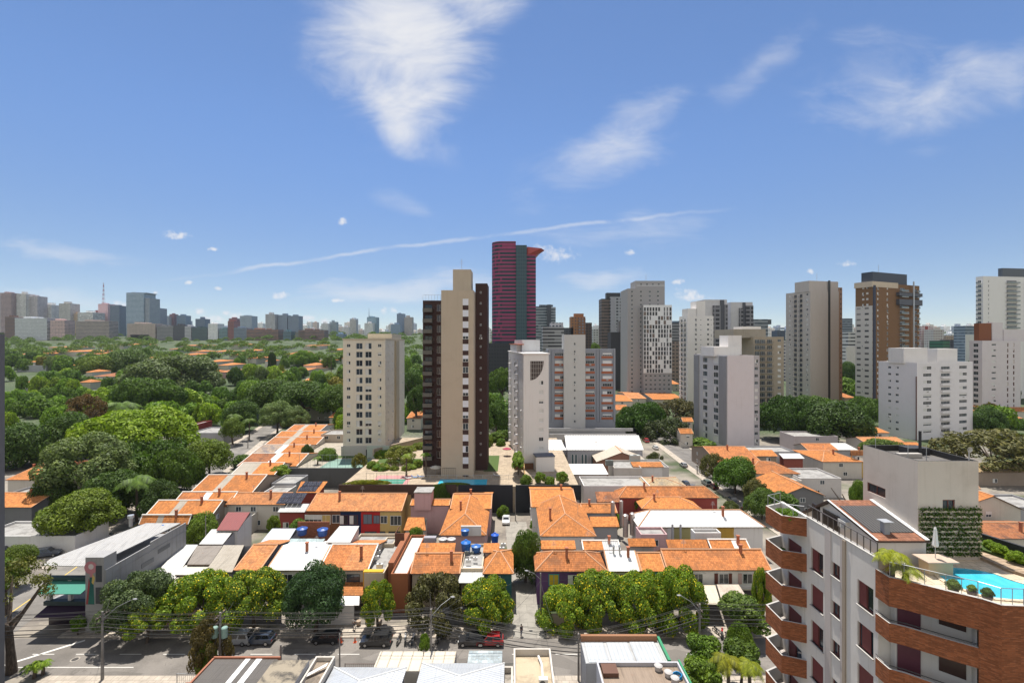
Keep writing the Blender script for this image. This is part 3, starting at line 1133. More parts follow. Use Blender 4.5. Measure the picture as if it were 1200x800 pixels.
def arch_window_tower():
	d = 135
	z0 = 6.4
	FL, a, b, la, lb = corner_frame(613.5, d, 7, xl=596, xr=643, near='left')
	zt = ZP(415, d)
	rt = root("apartment_tower", "white tower with a quarter-round corner window and a planted roof garden", "apartment tower", (FL[0] + la / 2, FL[1] + lb / 2, z0))
	white = wall((0.70, 0.67, 0.64), dirt=.1, streak=.3)
	fc = Facades(rt, 11)
	left = [W(.18, 1.6, 1.9, .2, style='clear', bal=(2.2, .9, 'bars', white, DFRAME)), W(.45, 1.0, 1.0), W(.66, 1.6, 1.9, .2, style='clear', bal=(2.2, .9, 'bars', white, DFRAME)), W(.88, .9, 1.0)]
	P = block(fc, FL, a, b, la, lb, z0, zt, dict(cols=[W(.70, 1.35, 1.15, only=range(2, 14), mix=(3, 3, 5, 2))], fh=2.72, top=1.6), dict(cols=left, fh=2.72, top=1.2))
	fc.done([white, CONC])
	mbf = MB(); mbg = MB()
	n = (-b[0], -b[1])
	u0, u1, zt2, zb2 = la * .27, la * .80, ZP(423, d), ZP(445.5, d)

	def q(u, z, w):
		p = P(u, -w)
		return (p[0], p[1], z)
	arc = [(u0, zt2)]
	N = 10
	cxu, r_u, r_z = u0, u1 - u0, zt2 - zb2
	pts = [(u0, zb2)] + [(cxu + r_u * math.sin(math.pi / 2 * i / N), zt2 - r_z * math.cos(math.pi / 2 * i / N)) for i in range(0, N + 1)] + [(u0, zt2)]
	mbg.face([q(u, z, .03) for u, z in pts[1:]], 0)
	gl = mbg.build("arched_window", plain((0.06, 0.045, 0.042), .15), rt)
	for i in range(6):
		u = u0 + (u1 - u0) * (i + .5) / 6
		zl = zt2 - r_z * math.sqrt(max(0, 1 - ((u - u0) / r_u) ** 2))
		c = P(u - .04, -.04); e = P(u + .04, -.04); g = P(u + .04, -.10); h = P(u - .04, -.10)
		mbf.prism([c, h, g, e][::1], zl, zt2)
	for i in range(4):
		z = zt2 - r_z * (i + .7) / 4.4
		uu = u0 + r_u * math.sqrt(max(0, 1 - ((zt2 - z) / r_z) ** 2))
		mbf.prism([P(u0, -.04), P(u0, -.11), P(uu, -.11), P(uu, -.04)], z - .04, z + .04)
	fo = mbf.build("glazing_bars", plain((0.42, 0.38, 0.35), .6), rt, smooth=False)
	fo.parent = gl
	fo.location = -Vector((0, 0, 0))
	boxpart(rt, "cornice", P, -.3, la + .3, -.3, lb + .3, zt + .002, zt + .3, white)
	boxpart(rt, "penthouse", P, la * .2, la * .98, lb * .35, lb * .85, zt + .303, ZP(398, d + 6), wall((0.55, 0.56, 0.57)))
	boxpart(rt, "pergola", P, -.2, la * .25, lb * .3, lb * .9, zt + 2.6, zt + 2.9, wall((0.35, 0.12, 0.07)))
	boxpart(rt, "penthouse", P, la * .0, la * .2, lb * .4, lb * .85, zt + .303, zt + 2.6, white)
	boxpart(rt, "annex", P, la * .40, la * 1.12, -4, -.02, z0, z0 + 4.2, white)
	boxpart(rt, "annex_roof", P, la * .38, la * 1.14, -4.1, -.02, z0 + 4.2, z0 + 4.45, plain((0.10, 0.11, 0.14), .6))
	boxpart(rt, "timber_screen", P, -2.8, la * .36, -1.2, -1.05, z0, z0 + 1.9, plain((0.16, 0.075, 0.04), .7))
	return P, la, lb, zt

ARCH = arch_window_tower()

def brick_band_block():
	d = 203
	z0 = 0
	x0, x1 = XP(642.5, d), XP(721, d)
	zt = ZP(409, d)
	rt = root("apartment_block", "grey framed block with orange-brick window bands and a pale stair tower", "apartment block", ((x0 + x1) / 2, d + 7, z0))
	grey = wall((0.28, 0.29, 0.32), dirt=.15, streak=.15)
	rust = wall((0.36, 0.12, 0.06), dirt=.15, streak=.2)
	L = x1 - x0
	fh = 3.3

	def U(px):
		return (XP(px, d) - x0) / L
	fc = Facades(rt, 21)
	mixes = dict(mix=(4, 4, 2, 3))
	cols = [W(U(656.5), 4.6, 1.3, .95, **mixes), W(U(691.5), 3.7, 1.3, .95, **mixes), W(U(711.5), 3.9, 1.3, .95, mix=(1, 3, 6, 1), blind=plain((0.7, 0.69, 0.68), .6))]
	P = block(fc, (x0, d), (1, 0), (0, 1), L, 15, z0, zt, dict(cols=cols, fh=fh, top=.6, nf=9))
	fc.done([grey, CONC])
	z = zt - .6 - fh
	for k in range(9):
		for c in (656.5, 691.5, 711.5):
			w = {656.5: 4.9, 691.5: 4.0, 711.5: 5.0}[c]
			uc = XP(c, d)
			mb = MB()
			mb.box(uc - w / 2, uc + w / 2, d - .12, d - .004, z - .05, z + .9)
			mb.build("brick_spandrel", rust, rt)
		z -= fh
	mb = MB()
	for px in (644, 648, 670, 700.5, 703.5, 720):
		uc = XP(px, d)
		mb.box(uc - .35, uc + .35, d - .45, d - .004, 8.5, zt + .3)
	mb.build("grey_fins", grey, rt)
	fc4 = Facades(rt, 22)
	xa, xb = XP(661, d - 3), XP(686, d - 3)
	P4 = block(fc4, (xa, d - 3), (1, 0), (0, 1), xb - xa, 9, z0, ZP(392, d - 3), dict(cols=[W(.5, .8, 1.1, 1.0, style='clear')], fh=fh, top=2.2, nf=12))
	fc4.done([wall((0.50, 0.485, 0.46), dirt=.12, streak=.2), CONC], "stair_tower")
	mb = MB(); mb.box(x0 - 2, x1 + 2, d - 10, d - 3.02, 0, 6.2)
	mb.build("podium", wall((0.33, 0.33, 0.335)), rt)
	mb = MB(); mb.box(x0 - 2, x1 + 5, d - 10.4, d - 10.02, 6.2, 7.4)
	mb.build("podium_parapet", wall((0.42, 0.41, 0.40)), rt)

brick_band_block()

def pixel_tower():
	d = 336
	x0, x1 = XP(735.5, d), XP(779, d)
	rt = root("apartment_tower", "grey tower faced with a white lattice of dark squares like a crossword", "apartment tower", ((x0 + x1) / 2, d + 10, 0))
	grey = wall((0.33, 0.32, 0.32), dirt=.1, streak=.1)
	fc = Facades(rt, 31)
	small = [W(u, 1.5, 1.3, 1.0, style='clear') for u in (.12, .36, .6, .82)]
	P = block(fc, (x0, d), (1, 0), (0, 1), x1 - x0, 22, 0, ZP(338, d), dict(cols=small, fh=3.1, top=.8))
	fc.done([grey, CONC])
	xc, xd = XP(744.5, d + 4), XP(779, d + 4)
	fc2 = Facades(rt, 32)
	P2 = block(fc2, (xc, d + 4), (1, 0), (0, 1), xd - xc, 14, ZP(338, d) - .5, ZP(329, d + 4), dict(cols=[W(u, 1.4, 1.2, 1.0, style='clear') for u in (.2, .4, .6, .8)], fh=3.1, top=1.0, nf=1))
	fc2.done([grey, CONC], "penthouse")
	mb = MB(); mb.box(xc + 1, xd + .1, d + 3.9, d + 3.97, ZP(334.5, d), ZP(333, d)); mb.build("roof_band", plain((0.45, 0.45, 0.45), .7), rt)
	dp = d - 5
	xa, xb = XP(754, dp), XP(787.3, dp)
	zt, zb = ZP(357.3, dp), ZP(437, dp)
	fc3 = Facades(rt, 33)
	P3 = block(fc3, (xa, dp), (1, 0), (0, 1), xb - xa, 20, 0, zt, dict(cols=[W(u, 1.5, 1.3, 1.0, style='clear') for u in (.1, .26, .42, .58, .74, .9)], fh=3.1, top=zt - zb + .5))
	fc3.done([grey, CONC], "front_wall")
	q = random.Random(4)
	nx, fh = 10, 3.1
	nz = int((zt - zb) / fh)
	cw = (xb - xa) / nx
	mb = MB(); mb.box(xa, xb, dp - .15, dp - .01, zb, zt); mb.build("lattice_panel", wall((0.70, 0.70, 0.70), dirt=.08, streak=.1), rt)
	kinds = []
	for u0, u1, v, col in ((.35, cw - .35, .25, plain((0.035, 0.037, 0.042), .4)), (.2, cw - .2, .2, plain((0.16, 0.12, 0.10), .7)), (.3, cw * .62, .2, plain((0.13, 0.135, 0.14), .5))):
		mb = MB(); mb.box(u0, u1, -.05, 0, v, fh - v); kinds.append(mb.mesh("pane", [col]))
	cells = [(i, j, q.random()) for j in range(nz - 1, -1, -1) for i in range(nx)]
	cells = [(i, j, r) for i, j, r in cells if r < .82]
	mb = MB()
	for i, j, r in cells[100:]:
		mb.box(xa + i * cw + .35, xa + i * cw + cw - .35, dp - .2, dp - .153, zb + j * fh + .25, zb + j * fh + fh - .25)
	mb.build("pane", plain((0.035, 0.037, 0.042), .4), rt)['kind'] = 'stuff'
	for i, j, r in cells[:100]:
		put("pane", kinds[0 if r < .5 else 1 if r < .62 else 2], rt, (xa + i * cw, dp - .153, zb + j * fh))
	antenna(rt, XP(757, d + 6), d + 6, ZP(329, d + 4), ZP(321, d + 6), .12)

pixel_tower()

def pink_tower():
	d = 400
	rt = root("office_tower", "tall office tower striped in pink and black with a red wing at its top corner", "office tower", (XP(602, d), d + 15, 0))
	pink = far_facade((0.34, 0.035, 0.12), (0.010, 0.022, 0.038), 30, 3.15, .6, .66, band=1.0)
	z1, zm = ZP(283.5, d), ZP(402, d)
	xa, xb, xc = XP(576, d), XP(604.5, d), XP(628, d)
	poly = []
	r = 9.0
	for i in range(9):
		th = math.pi + math.pi / 2 * i / 8
		poly.append((xa + r + r * math.cos(th), d + r + r * math.sin(th)))
	poly += [(xb, d), (xb, d + 26), (xa, d + 26)]
	mb = MB(); mb.prism(poly, zm, z1)
	mb.build("striped_wall", pink, rt)
	mb = MB(); mb.prism([(x, y + .3) if False else (x, y) for x, y in poly], z1 + .01, z1 + .6); mb.build("roof_edge", plain((0.30, 0.03, 0.05), .6), rt)
	teal = far_facade((0.045, 0.09, 0.105), (0.025, 0.06, 0.08), 2.0, 3.15, .8, .8)
	mb = MB(); mb.box(xb + .02, XP(617.3, d), d - 1.2, d + 26, 0, ZP(287.5, d)); mb.build("glass_core", teal, rt)
	mb = MB(); mb.box(XP(617.3, d) + .02, xc, d + .6, d + 24, zm, ZP(296, d)); mb.build("striped_wing", pink, rt)
	za, zb2 = ZP(289, d), ZP(298.5, d)
	x0, x1 = XP(617.6, d), XP(638.5, d)
	A = [(x0, d + .2), (XP(634, d), d - 4), (x1, d + 2), (XP(634, d), d + 22), (x0, d + 24)]
	mb = MB()
	top = [(p[0], p[1], za - (p[0] - x0) / (x1 - x0) * 2.8) for p in A]
	bot = [(x0, d + .6, zb2), (xc, d + .6, zb2), (xc, d + 22, zb2), (x0, d + 23, zb2)]
	mb.face(top)
	mb.face(list(reversed(bot)))
	mb.face([bot[0], bot[1], top[1], top[0]]); mb.face([bot[1], top[2], top[1]]); mb.face([bot[1], bot[2], top[3], top[2]]); mb.face([bot[2], bot[3], top[4], top[3]]); mb.face([bot[3], bot[0], top[0], top[4]])
	mb.build("winged_cap", plain((0.42, 0.07, 0.065), .5), rt)
	mb = MB(); mb.box(XP(570, d - 1), XP(603, d - 1), d - 1.6, d + 24, 0, zm - .02); mb.build("dark_base", far_facade((0.022, 0.024, 0.03), (0.012, 0.014, 0.018), 2.4, 3.1, .6, .5), rt)
	mb = MB(); mb.box(XP(604, d), xc, d - .5, d + 24, 0, zm - .03); mb.build("low_base", far_facade((0.10, 0.03, 0.05), (0.02, 0.022, 0.03), 30, 3.1, .6, .5, band=1.0), rt)
	antenna(rt, XP(607, d), d + 8, ZP(287, d), ZP(281, d), .1)

pink_tower()

def plain_tower(name, label, d, xl, xr, yt, mat, roofs=(), parts=(), cat="tower", z0=None, depth=None, yaw=0.0, group=None, ant=None, xc=None, mats=None):
	"""a more distant tower: body plus stacked boxes; roofs: (x0, x1, ytop, mat, back); parts: front strips (name, x0, x1, ytop, ybot, proud, mat)"""
	z0 = terr(0, d) - 1 if z0 is None else z0
	x0, x1 = XP(xl, d), XP(xr, d)
	dep = depth or max(14, (x1 - x0) * .8)
	rt = root(name, label, cat, ((x0 + x1) / 2, d + dep / 2, z0), group)
	zt = ZP(yt, d)
	mb = MB(); mb.box(x0, x1, d, d + dep, z0, zt)
	mb.build("wall", mat, rt)
	for i, (a, b, y, m, bk) in enumerate(roofs):
		mb = MB(); mb.box(XP(a, d + bk), XP(b, d + bk), d + bk, d + bk + dep * .5, zt + .002 if i == 0 else zt - 1, ZP(y, d + bk)); mb.build("roof_block", m, rt)
	for nm, a, b, ya, yb, pr, m in parts:
		mb = MB(); mb.box(XP(a, d), XP(b, d), d - pr, d - .01, max(z0, ZP(yb, d)), ZP(ya, d)); mb.build(nm, m, rt)
	if ant:
		antenna(rt, XP(ant[0], d), d + dep * .4, zt, ZP(ant[1], d), max(.08, d * .0005))
	return rt

def winged(label, d, xl, xc, xr, yt, yaw, left, front, mats, z0=0, fh=3.0, top=1.0, nfl=99, roof=(), seed=1, near='left', cat="apartment tower", par=.8):
	FL, a, b, la, lb = corner_frame(xc, d, yaw, xl, xr, near)
	zt = ZP(yt, d)
	rt = root("apartment_tower", label, cat, (FL[0] + la / 2, FL[1] + lb / 2, z0))
	fc = Facades(rt, seed)
	kw = dict(fh=fh, top=top, nf=nfl)
	side = 'left' if near == 'left' else 'right'
	P = block(fc, FL, a, b, la, lb, z0, zt, dict(cols=front, **kw), **{side: dict(cols=left, m=2 if len(mats) > 2 else 0, **kw)}, par=par)
	fc.done(mats)
	for nm, u0, u1, w0, w1, za, zb, mt in roof:
		boxpart(rt, nm, P, la * u0, la * u1, lb * w0, lb * w1, za if za is not None else zt - .5, zb, mt)
	return rt, P, la, lb, zt

white = wall((0.70, 0.67, 0.64), dirt=.1, streak=.32)
lilac = wall((0.62, 0.57, 0.575), dirt=.12, streak=.2)
rt, P, la, lb, zt = winged("pinkish white tower with a blank front beside a grey framed window wall", 184, 813, 852.5, 883.5, 416.5, 12,
						   [W(.36, 3.0, 2.0, .5, mix=(7, 2, 1, 1)), W(.68, 3.0, 2.0, .5, mix=(7, 2, 1, 1))], [], [lilac, CONC, wall((0.52, 0.51, 0.51))], 0, 2.88, .9,
						   roof=[("penthouse", -.1, .9, .3, .7, None, ZP(406, 195), white), ("lift_box", .52, 1.05, .35, .6, None, ZP(393, 195), white)], seed=41)
boxpart(rt, "grey_wall_frame", P, -.3, -.004, lb * .02, lb * .22, 2, zt - .3, wall((0.27, 0.27, 0.275)))
boxpart(rt, "grey_wall_frame", P, -.3, -.004, lb * .82, lb * .98, 2, zt - .3, wall((0.27, 0.27, 0.275)))
FLx, ax, bx, lax, lbx = corner_frame(883.8, 185, 12, 880, 891, 'left')
fcx = Facades(rt, 42)
block(fcx, (P(la + .02, .4)), ax, bx, 2.9, 9, 0, zt - .2, dict(cols=[W(.5, 1.6, 1.3)], fh=2.88, top=.9))
fcx.done([wall((0.42, 0.40, 0.41)), CONC], "side_bay")
rt, P, la, lb, zt = winged("beige stepped block with dark balconies behind the pinkish white tower", 238, 850, 884, 918.5, 394.5, 3, [], [
	W(.10, 2.6, 2.0, .1, style='clear', bal=(3.2, 1.0, 'bars', wall((0.36, 0.31, 0.24)), DFRAME)), W(.28, 2.6, 2.0, .1, style='clear', bal=(3.2, 1.0, 'bars', wall((0.36, 0.31, 0.24)), DFRAME)),
	W(.52, 2.6, 2.0, .1, style='clear', bal=(3.2, 1.0, 'bars', wall((0.36, 0.31, 0.24)), DFRAME)), W(.85, 1.8, 1.2, mix=(1, 1, 6, 1))], [wall((0.37, 0.31, 0.235)), CONC], 0, 3.0, .5, seed=43,
	roof=[("penthouse", -.6, .5, .1, .8, None, ZP(385.5, 240), wall((0.34, 0.30, 0.24))), ("white_tank_box", -.2, .45, .2, .5, None, ZP(382.5, 242), white)])
rt, P, la, lb, zt = winged("slim white tower with small dark windows and black balconies on its flank", 285, 796, 805.5, 836, 370, 5,
						   [W(.3, 2.2, 2.0, .1, style='clear', bal=(3, 1.2, 'bars', white, DFRAME)), W(.7, 2.2, 2.0, .1, style='clear', bal=(3, 1.2, 'bars', white, DFRAME))],
						   [W(.33, 1.2, 1.1, style='clear'), W(.52, .7, .6, style='clear'), W(.80, 1.3, 1.2, style='clear'), W(.92, .6, .8)], [white, CONC], 0, 3.0, .8, seed=44,
						   roof=[("lift_core", .38, .72, .1, .8, None, ZP(353.3, 290), white), ("penthouse", .05, .40, .1, .8, None, ZP(362, 290), white)])
g1 = wall((0.56, 0.55, 0.555))
db = far_facade((0.20, 0.20, 0.215), (0.018, 0.02, 0.026), 3.6, 3.0, .75, .6)
ds = plain((0.075, 0.08, 0.095), .5)
plain_tower("apartment_tower", "grey tower with black balcony stacks just behind the slim white tower", 330, 825, 852, 351, g1, (), [("balcony_stack", 835, 843.6, 358, 470, 1.2, db), ("dark_strip", 843.7, 848.3, 351.5, 470, .6, ds), ("balcony_stack", 848.4, 852, 357, 470, 1.0, db)], "apartment tower", depth=22)
plain_tower("apartment_tower", "twin grey tower with black balcony stacks standing alone against the sky", 345, 856.5, 882, 354, g1, (), [("balcony_stack", 866, 870, 361, 470, 1.2, db), ("dark_strip", 870.1, 873.3, 354.5, 470, .6, ds), ("balcony_stack", 873.4, 882, 358, 470, 1.2, db)], "apartment tower", depth=22)
plain_tower("glass_block", "squat glass block between the twin grey tower and the beige step", 420, 882.5, 900, 374, far_facade((0.25, 0.27, 0.29), (0.05, 0.07, 0.09), 3, 3.2, .8, .5, 1.0), [(888, 904, 380, far_facade((0.1, 0.11, 0.12)), 3)], (), "block")
gb = wall((0.52, 0.475, 0.43), dirt=.08, streak=.25)
rt, P, la, lb, zt = winged("broad grey-beige tower with a blank flank and a thin dark glass slot", 288, 921, 949.5, 983, 340.5, 14,
						   [W(.16, 1.4, 1.2, mix=(2, 2, 5, 1)), W(.40, 2.1, 2.0, .1, style='clear', bal=(2.5, 1.0, 'bars', gb, DFRAME)), W(.63, 2.1, 2.0, .1, style='clear', bal=(2.5, 1.0, 'bars', gb, DFRAME)), W(.88, 1.4, 1.2, mix=(2, 2, 5, 1))],
						   [], [gb, CONC], 0, 3.1, .6, seed=46, roof=[("penthouse", -.02, .998, .02, .6, None, ZP(329, 289), gb)])
boxpart(rt, "glass_slot", P, la * .62, la * .70, -.06, -.004, 3, ZP(328, 289), plain((0.035, 0.04, 0.04), .3))
boxpart(rt, "side_wing", P, la + .01, la * 1.22, lb * .1, lb * .8, 0, ZP(336, 292), far_facade((0.33, 0.20, 0.12), (0.03, 0.03, 0.03), 2.2, 3.1, .35, .35))
antenna(rt, *P(la * .5, lb * .3), ZP(329, 289), ZP(318, 289), .12)
br = wall((0.20, 0.115, 0.06), dirt=.15, streak=.15)
bsl = wall((0.60, 0.58, 0.55))
rt, P, la, lb, zt = winged("brown brick tower with a navy strip, white lower flank and stacked balconies", 258, 1002.5, 1023, 1077.5, 331, 22,
						   [W(.45, 1.2, 1.1, mix=(2, 2, 5, 1)), W(.68, 1.2, 1.1, mix=(2, 2, 5, 1))],
						   [W(.10, 1.2, 1.1, mix=(2, 2, 6, 1)), W(.30, 1.3, 1.5, .7, mix=(4, 2, 3, 1)), W(.62, 4.6, 2.0, .1, style='clear', bal=(6.6, 1.6, 'glass', bsl, bsl)), W(.92, 2.2, 2.0, .1, style='clear', bal=(2.6, 1.6, 'glass', bsl, bsl))],
						   [br, CONC], 0, 3.15, .9, seed=47, roof=[("dark_penthouse", .05, .78, .15, .8, None, ZP(319.5, 264), plain((0.045, 0.055, 0.075), .5)), ("pale_crown", -.02, .52, -.02, 1.02, zt if False else ZP(336, 258), ZP(329.5, 258), wall((0.56, 0.47, 0.36)))])
boxpart(rt, "navy_strip", P, -.05, la * .05, -.25, -.004, 2, ZP(334, 258), plain((0.02, 0.025, 0.05), .5))
boxpart(rt, "white_flank", P, -.12, -.005, lb * .02, lb * 1.0, 2, ZP(358, 258), far_facade((0.55, 0.51, 0.46), (0.05, 0.05, 0.05), 4.2, 3.15, .5, .33))
boxpart(rt, "steel_mast", P, la * .775, la * .80, -2.0, -1.7, 0, ZP(327, 258), STEEL)
boxpart(rt, "dark_upper_balcony", P, la * .48, la * .99, -1.75, -.2, ZP(345, 258), ZP(341, 258), ds)
boxpart(rt, "dark_upper_balcony", P, la * .48, la * .99, -1.75, -.2, ZP(356, 258), ZP(349, 258), ds)
antenna(rt, *P(la * .3, lb * .5), ZP(319.5, 264), ZP(309, 264), .1)
lw = wall((0.70, 0.675, 0.675), dirt=.1, streak=.15)
rt, P, la, lb, zt = winged("white mid-rise block with long dark window bands and lilac shaded flank", 204, 1029.5, 1074.5, 1140, 425, 16,
						   [W(.30, 1.3, 1.0, mix=(4, 3, 1, 1)), W(.50, 1.3, 1.0, mix=(4, 3, 1, 1))],
						   [W(.18, 5.0, 1.4, mix=(5, 4, 0, 2)), W(.50, 5.6, 2.0, .15, style='clear', bal=(6.2, .9, 'solid', lw, lw)), W(.82, 5.0, 1.4, mix=(5, 4, 0, 2))], [lw, CONC], 0, 3.08, .9, nfl=12, seed=48,
						   roof=[("lift_box", -.02, .4, .3, .7, None, ZP(407.5, 215), white), ("lift_box", .58, .95, .3, .6, None, ZP(408.5, 215), white)])
boxpart(rt, "chimney_pipe", P, -.6, -.3, -.2, .1, 0, ZP(441, 204), plain((0.10, 0.03, 0.02), .7))
rt, P, la, lb, zt = winged("lilac grey block with a rust-red box on its roof", 262, 1136, 1151, 1196, 399, 10, [W(.5, 2.4, 1.9, .2, style='clear')],
						   [W(.30, 3.0, 1.0, mix=(3, 4, 1, 2)), W(.66, 1.0, 2.0, .3, fr=wall((0.3, 0.1, 0.06))), W(.82, 1.0, 2.0, .3, fr=wall((0.3, 0.1, 0.06)))], [lilac, CONC], 0, 3.15, .6, seed=49,
						   roof=[("rust_box", .02, .34, .3, .7, None, ZP(379, 268), plain((0.22, 0.075, 0.03), .8)), ("grey_box", .345, .62, .25, .7, None, ZP(378, 268), lilac), ("grey_box", .63, 1.2, .2, .7, None, ZP(386, 268), lilac)])
ww = wall((0.74, 0.72, 0.70), dirt=.06, streak=.1)
rt, P, la, lb, zt = winged("large white tower with glazed balconies and a dark penthouse beyond the lilac block", 330, 1143.5, 1152, 1216, 323.5, 8, [W(.5, 2.2, 1.8, .2, style='clear', bal=(2.8, 1.2, 'glass', ww, ww))],
						   [W(.10, .8, 1.6, .4), W(.52, 8.5, 2.0, .1, style='clear', bal=(10.5, 1.6, 'glass', ww, ww)), W(.85, 6.5, 2.0, .1, style='clear', bal=(8, 1.6, 'glass', ww, ww))], [ww, CONC], 0, 3.2, 1.6, seed=50,
						   roof=[("dark_penthouse", .38, 1.2, .2, .8, None, ZP(314.5, 335), plain((0.085, 0.10, 0.12), .5))])
mb = MB()
FX = XP(5.6, 58)
mb.box(FX - 12, FX, 46, 58, 0, ZP(390, 46))
rt = root("concrete_tower", "raw grey concrete tower cut by the picture's edge, row of round vent holes", "tower", (FX - 6, 52, 0))
mb.build("wall", wall((0.15, 0.15, 0.16), dirt=.3, streak=.4), rt)
for k in range(8):
	mb = MB()
	z = ZP(416 + k * 33, 46)
	mb.box(FX - .35, FX - .12, 45.93, 45.998, z - .12, z + .12)
	mb.build("vent_hole", DARK, rt)

F2 = far_facade
plain_tower("apartment_tower", "dark capped brown-striped tower left of the crossword tower", 470, 705, 727, 350, F2((0.15, 0.11, 0.09), (0.03, 0.03, 0.03), 2.6, 3.1, .7, .45, 1.0), [(711, 727, 343, plain((0.03, 0.035, 0.04), .6), 2)],
			[("balcony_stack", 714.5, 727.3, 348, 420, 2.0, F2((0.33, 0.34, 0.36), (0.03, 0.035, 0.045), 3.5, 3.1, .6, .55)), ("grey_strip", 715, 720, 349, 420, 2.6, wall((0.33, 0.33, 0.36)))], "apartment tower")
plain_tower("blank_tower", "plain charcoal blind-walled block beside the crossword tower", 380, 716, 735.2, 389, plain((0.05, 0.05, 0.055), .8), [(725.5, 735, 376.5, plain((0.17, 0.16, 0.155), .8), 3)], (), "block")
plain_tower("glass_tower", "blue-grey glass tower close behind the pink tower's wing", 560, 628, 642, 359, F2((0.30, 0.34, 0.37), (0.05, 0.075, 0.095), 3, 3.3, .9, .6, 1.0), [(632, 648, 357, F2((0.13, 0.15, 0.18)), 1)],
			[("dark_fin", 641, 645.5, 357, 440, 3, plain((0.05, 0.06, 0.075), .4)), ("glass_wing", 645.6, 651, 360, 440, 2, F2((0.34, 0.37, 0.40), (0.06, 0.09, 0.11), 3, 3.3, .9, .6, 1.0))], "office tower")
plain_tower("apartment_block", "white-banded block with wraparound balconies behind the pale stair tower", 430, 636, 661, 383, F2((0.50, 0.50, 0.50), (0.05, 0.05, 0.055), 6, 3.1, .8, .55, 1.0), [(645, 660, 378, F2((0.42, 0.42, 0.43)), 5)], (), "apartment block")
plain_tower("apartment_block", "dark low block between the white-banded one and the orange-brown one", 520, 660, 672, 384, F2((0.07, 0.075, 0.085), (0.025, 0.025, 0.03)), (), (), "block")
plain_tower("apartment_tower", "orange-brown tower with stacked corner windows", 520, 669, 686, 371, F2((0.36, 0.16, 0.06), (0.08, 0.08, 0.085), 3.2, 3.2, .5, .5), [(673, 684, 367.3, plain((0.34, 0.15, 0.06), .7), 2)], [("window_bay", 678, 686, 373, 440, 1.5, F2((0.28, 0.12, 0.05), (0.22, 0.24, 0.27), 3.4, 3.2, .6, .6)), ("brown_wing", 686.1, 693.5, 378, 440, .8, F2((0.10, 0.065, 0.05), (0.03, 0.03, 0.035)))], "apartment tower")
plain_tower("apartment_block", "small pale block peeking out right of the orange-brown tower", 600, 695, 704, 386, F2((0.45, 0.46, 0.45), (0.1, 0.1, 0.1)), (), (), "block")
plain_tower("apartment_block", "grey block in the gap right of the crossword tower", 480, 787.5, 797, 378, F2((0.24, 0.24, 0.25), (0.05, 0.05, 0.055), 3, 3, .7, .5, 1), [(789, 797, 376, plain((0.1, 0.15, 0.2), .5), 2)], (), "block")
plain_tower("apartment_block", "light brown block low in the gap right of the crossword tower", 400, 787.5, 796, 400, F2((0.26, 0.20, 0.16), (0.06, 0.055, 0.05)), (), (), "block")
plain_tower("apartment_tower", "red and white striped tower between the brown tower and the glass box", 620, 1079, 1093, 382, F2((0.52, 0.46, 0.46), (0.20, 0.05, 0.05), 3, 3.2, .5, .6), (), [("red_strip", 1084, 1087, 382, 430, .8, plain((0.25, 0.06, 0.05), .7))], "apartment tower")
plain_tower("apartment_tower", "slim pale tower with a dark red striped top", 600, 1094, 1106, 386, F2((0.50, 0.48, 0.45), (0.12, 0.04, 0.05), 3, 3.2, .5, .5), (), (), "apartment tower")
plain_tower("apartment_block", "dark green striped block behind the white lift boxes", 430, 1105, 1113, 399, F2((0.03, 0.13, 0.07), (0.015, 0.05, 0.03), 3, 3, .8, .5, 1), (), (), "block")
plain_tower("apartment_block", "dark grey block low on the skyline before the glass box", 560, 1114, 1131, 398, F2((0.08, 0.085, 0.095), (0.03, 0.03, 0.035)), (), (), "block")
plain_tower("apartment_block", "tan block low on the skyline behind the dark grey one", 700, 1108, 1122, 393, F2((0.35, 0.26, 0.19), (0.08, 0.07, 0.06)), (), (), "block")
plain_tower("glass_block", "blue glass box of offices on a white base", 540, 1131, 1143.5, 382, F2((0.24, 0.29, 0.34), (0.07, 0.10, 0.14), 3, 3.4, .9, .6, 1), (), [("white_base", 1131, 1143.5, 392, 440, .6, plain((0.55, 0.54, 0.53), .7))], "office block")
plain_tower("office_tower", "slanted blue-grey glass tower far behind the broad grey-beige tower", 640, 988, 999, 373, F2((0.20, 0.23, 0.27), (0.06, 0.08, 0.10), 3, 3.4, .9, .6, 1), (), (), "office tower")
plain_tower("apartment_block", "white block with black window bands below the slanted glass tower", 420, 994, 1003, 389, F2((0.55, 0.54, 0.52), (0.04, 0.04, 0.045), 6, 3.2, .7, .45, 1), (), [("white_base", 991, 1003, 406, 445, 1, wall((0.55, 0.52, 0.49)))], "block")
plain_tower("apartment_block", "dark grey box seen between beige step and broad grey-beige tower", 620, 911, 920.5, 387, F2((0.06, 0.08, 0.12), (0.03, 0.04, 0.06)), (), (), "block")
plain_tower("apartment_block", "pale slab between the beige stepped block and the broad grey-beige tower", 430, 918, 922, 399, F2((0.5, 0.48, 0.47), (0.05, 0.05, 0.1)), (), (), "block")

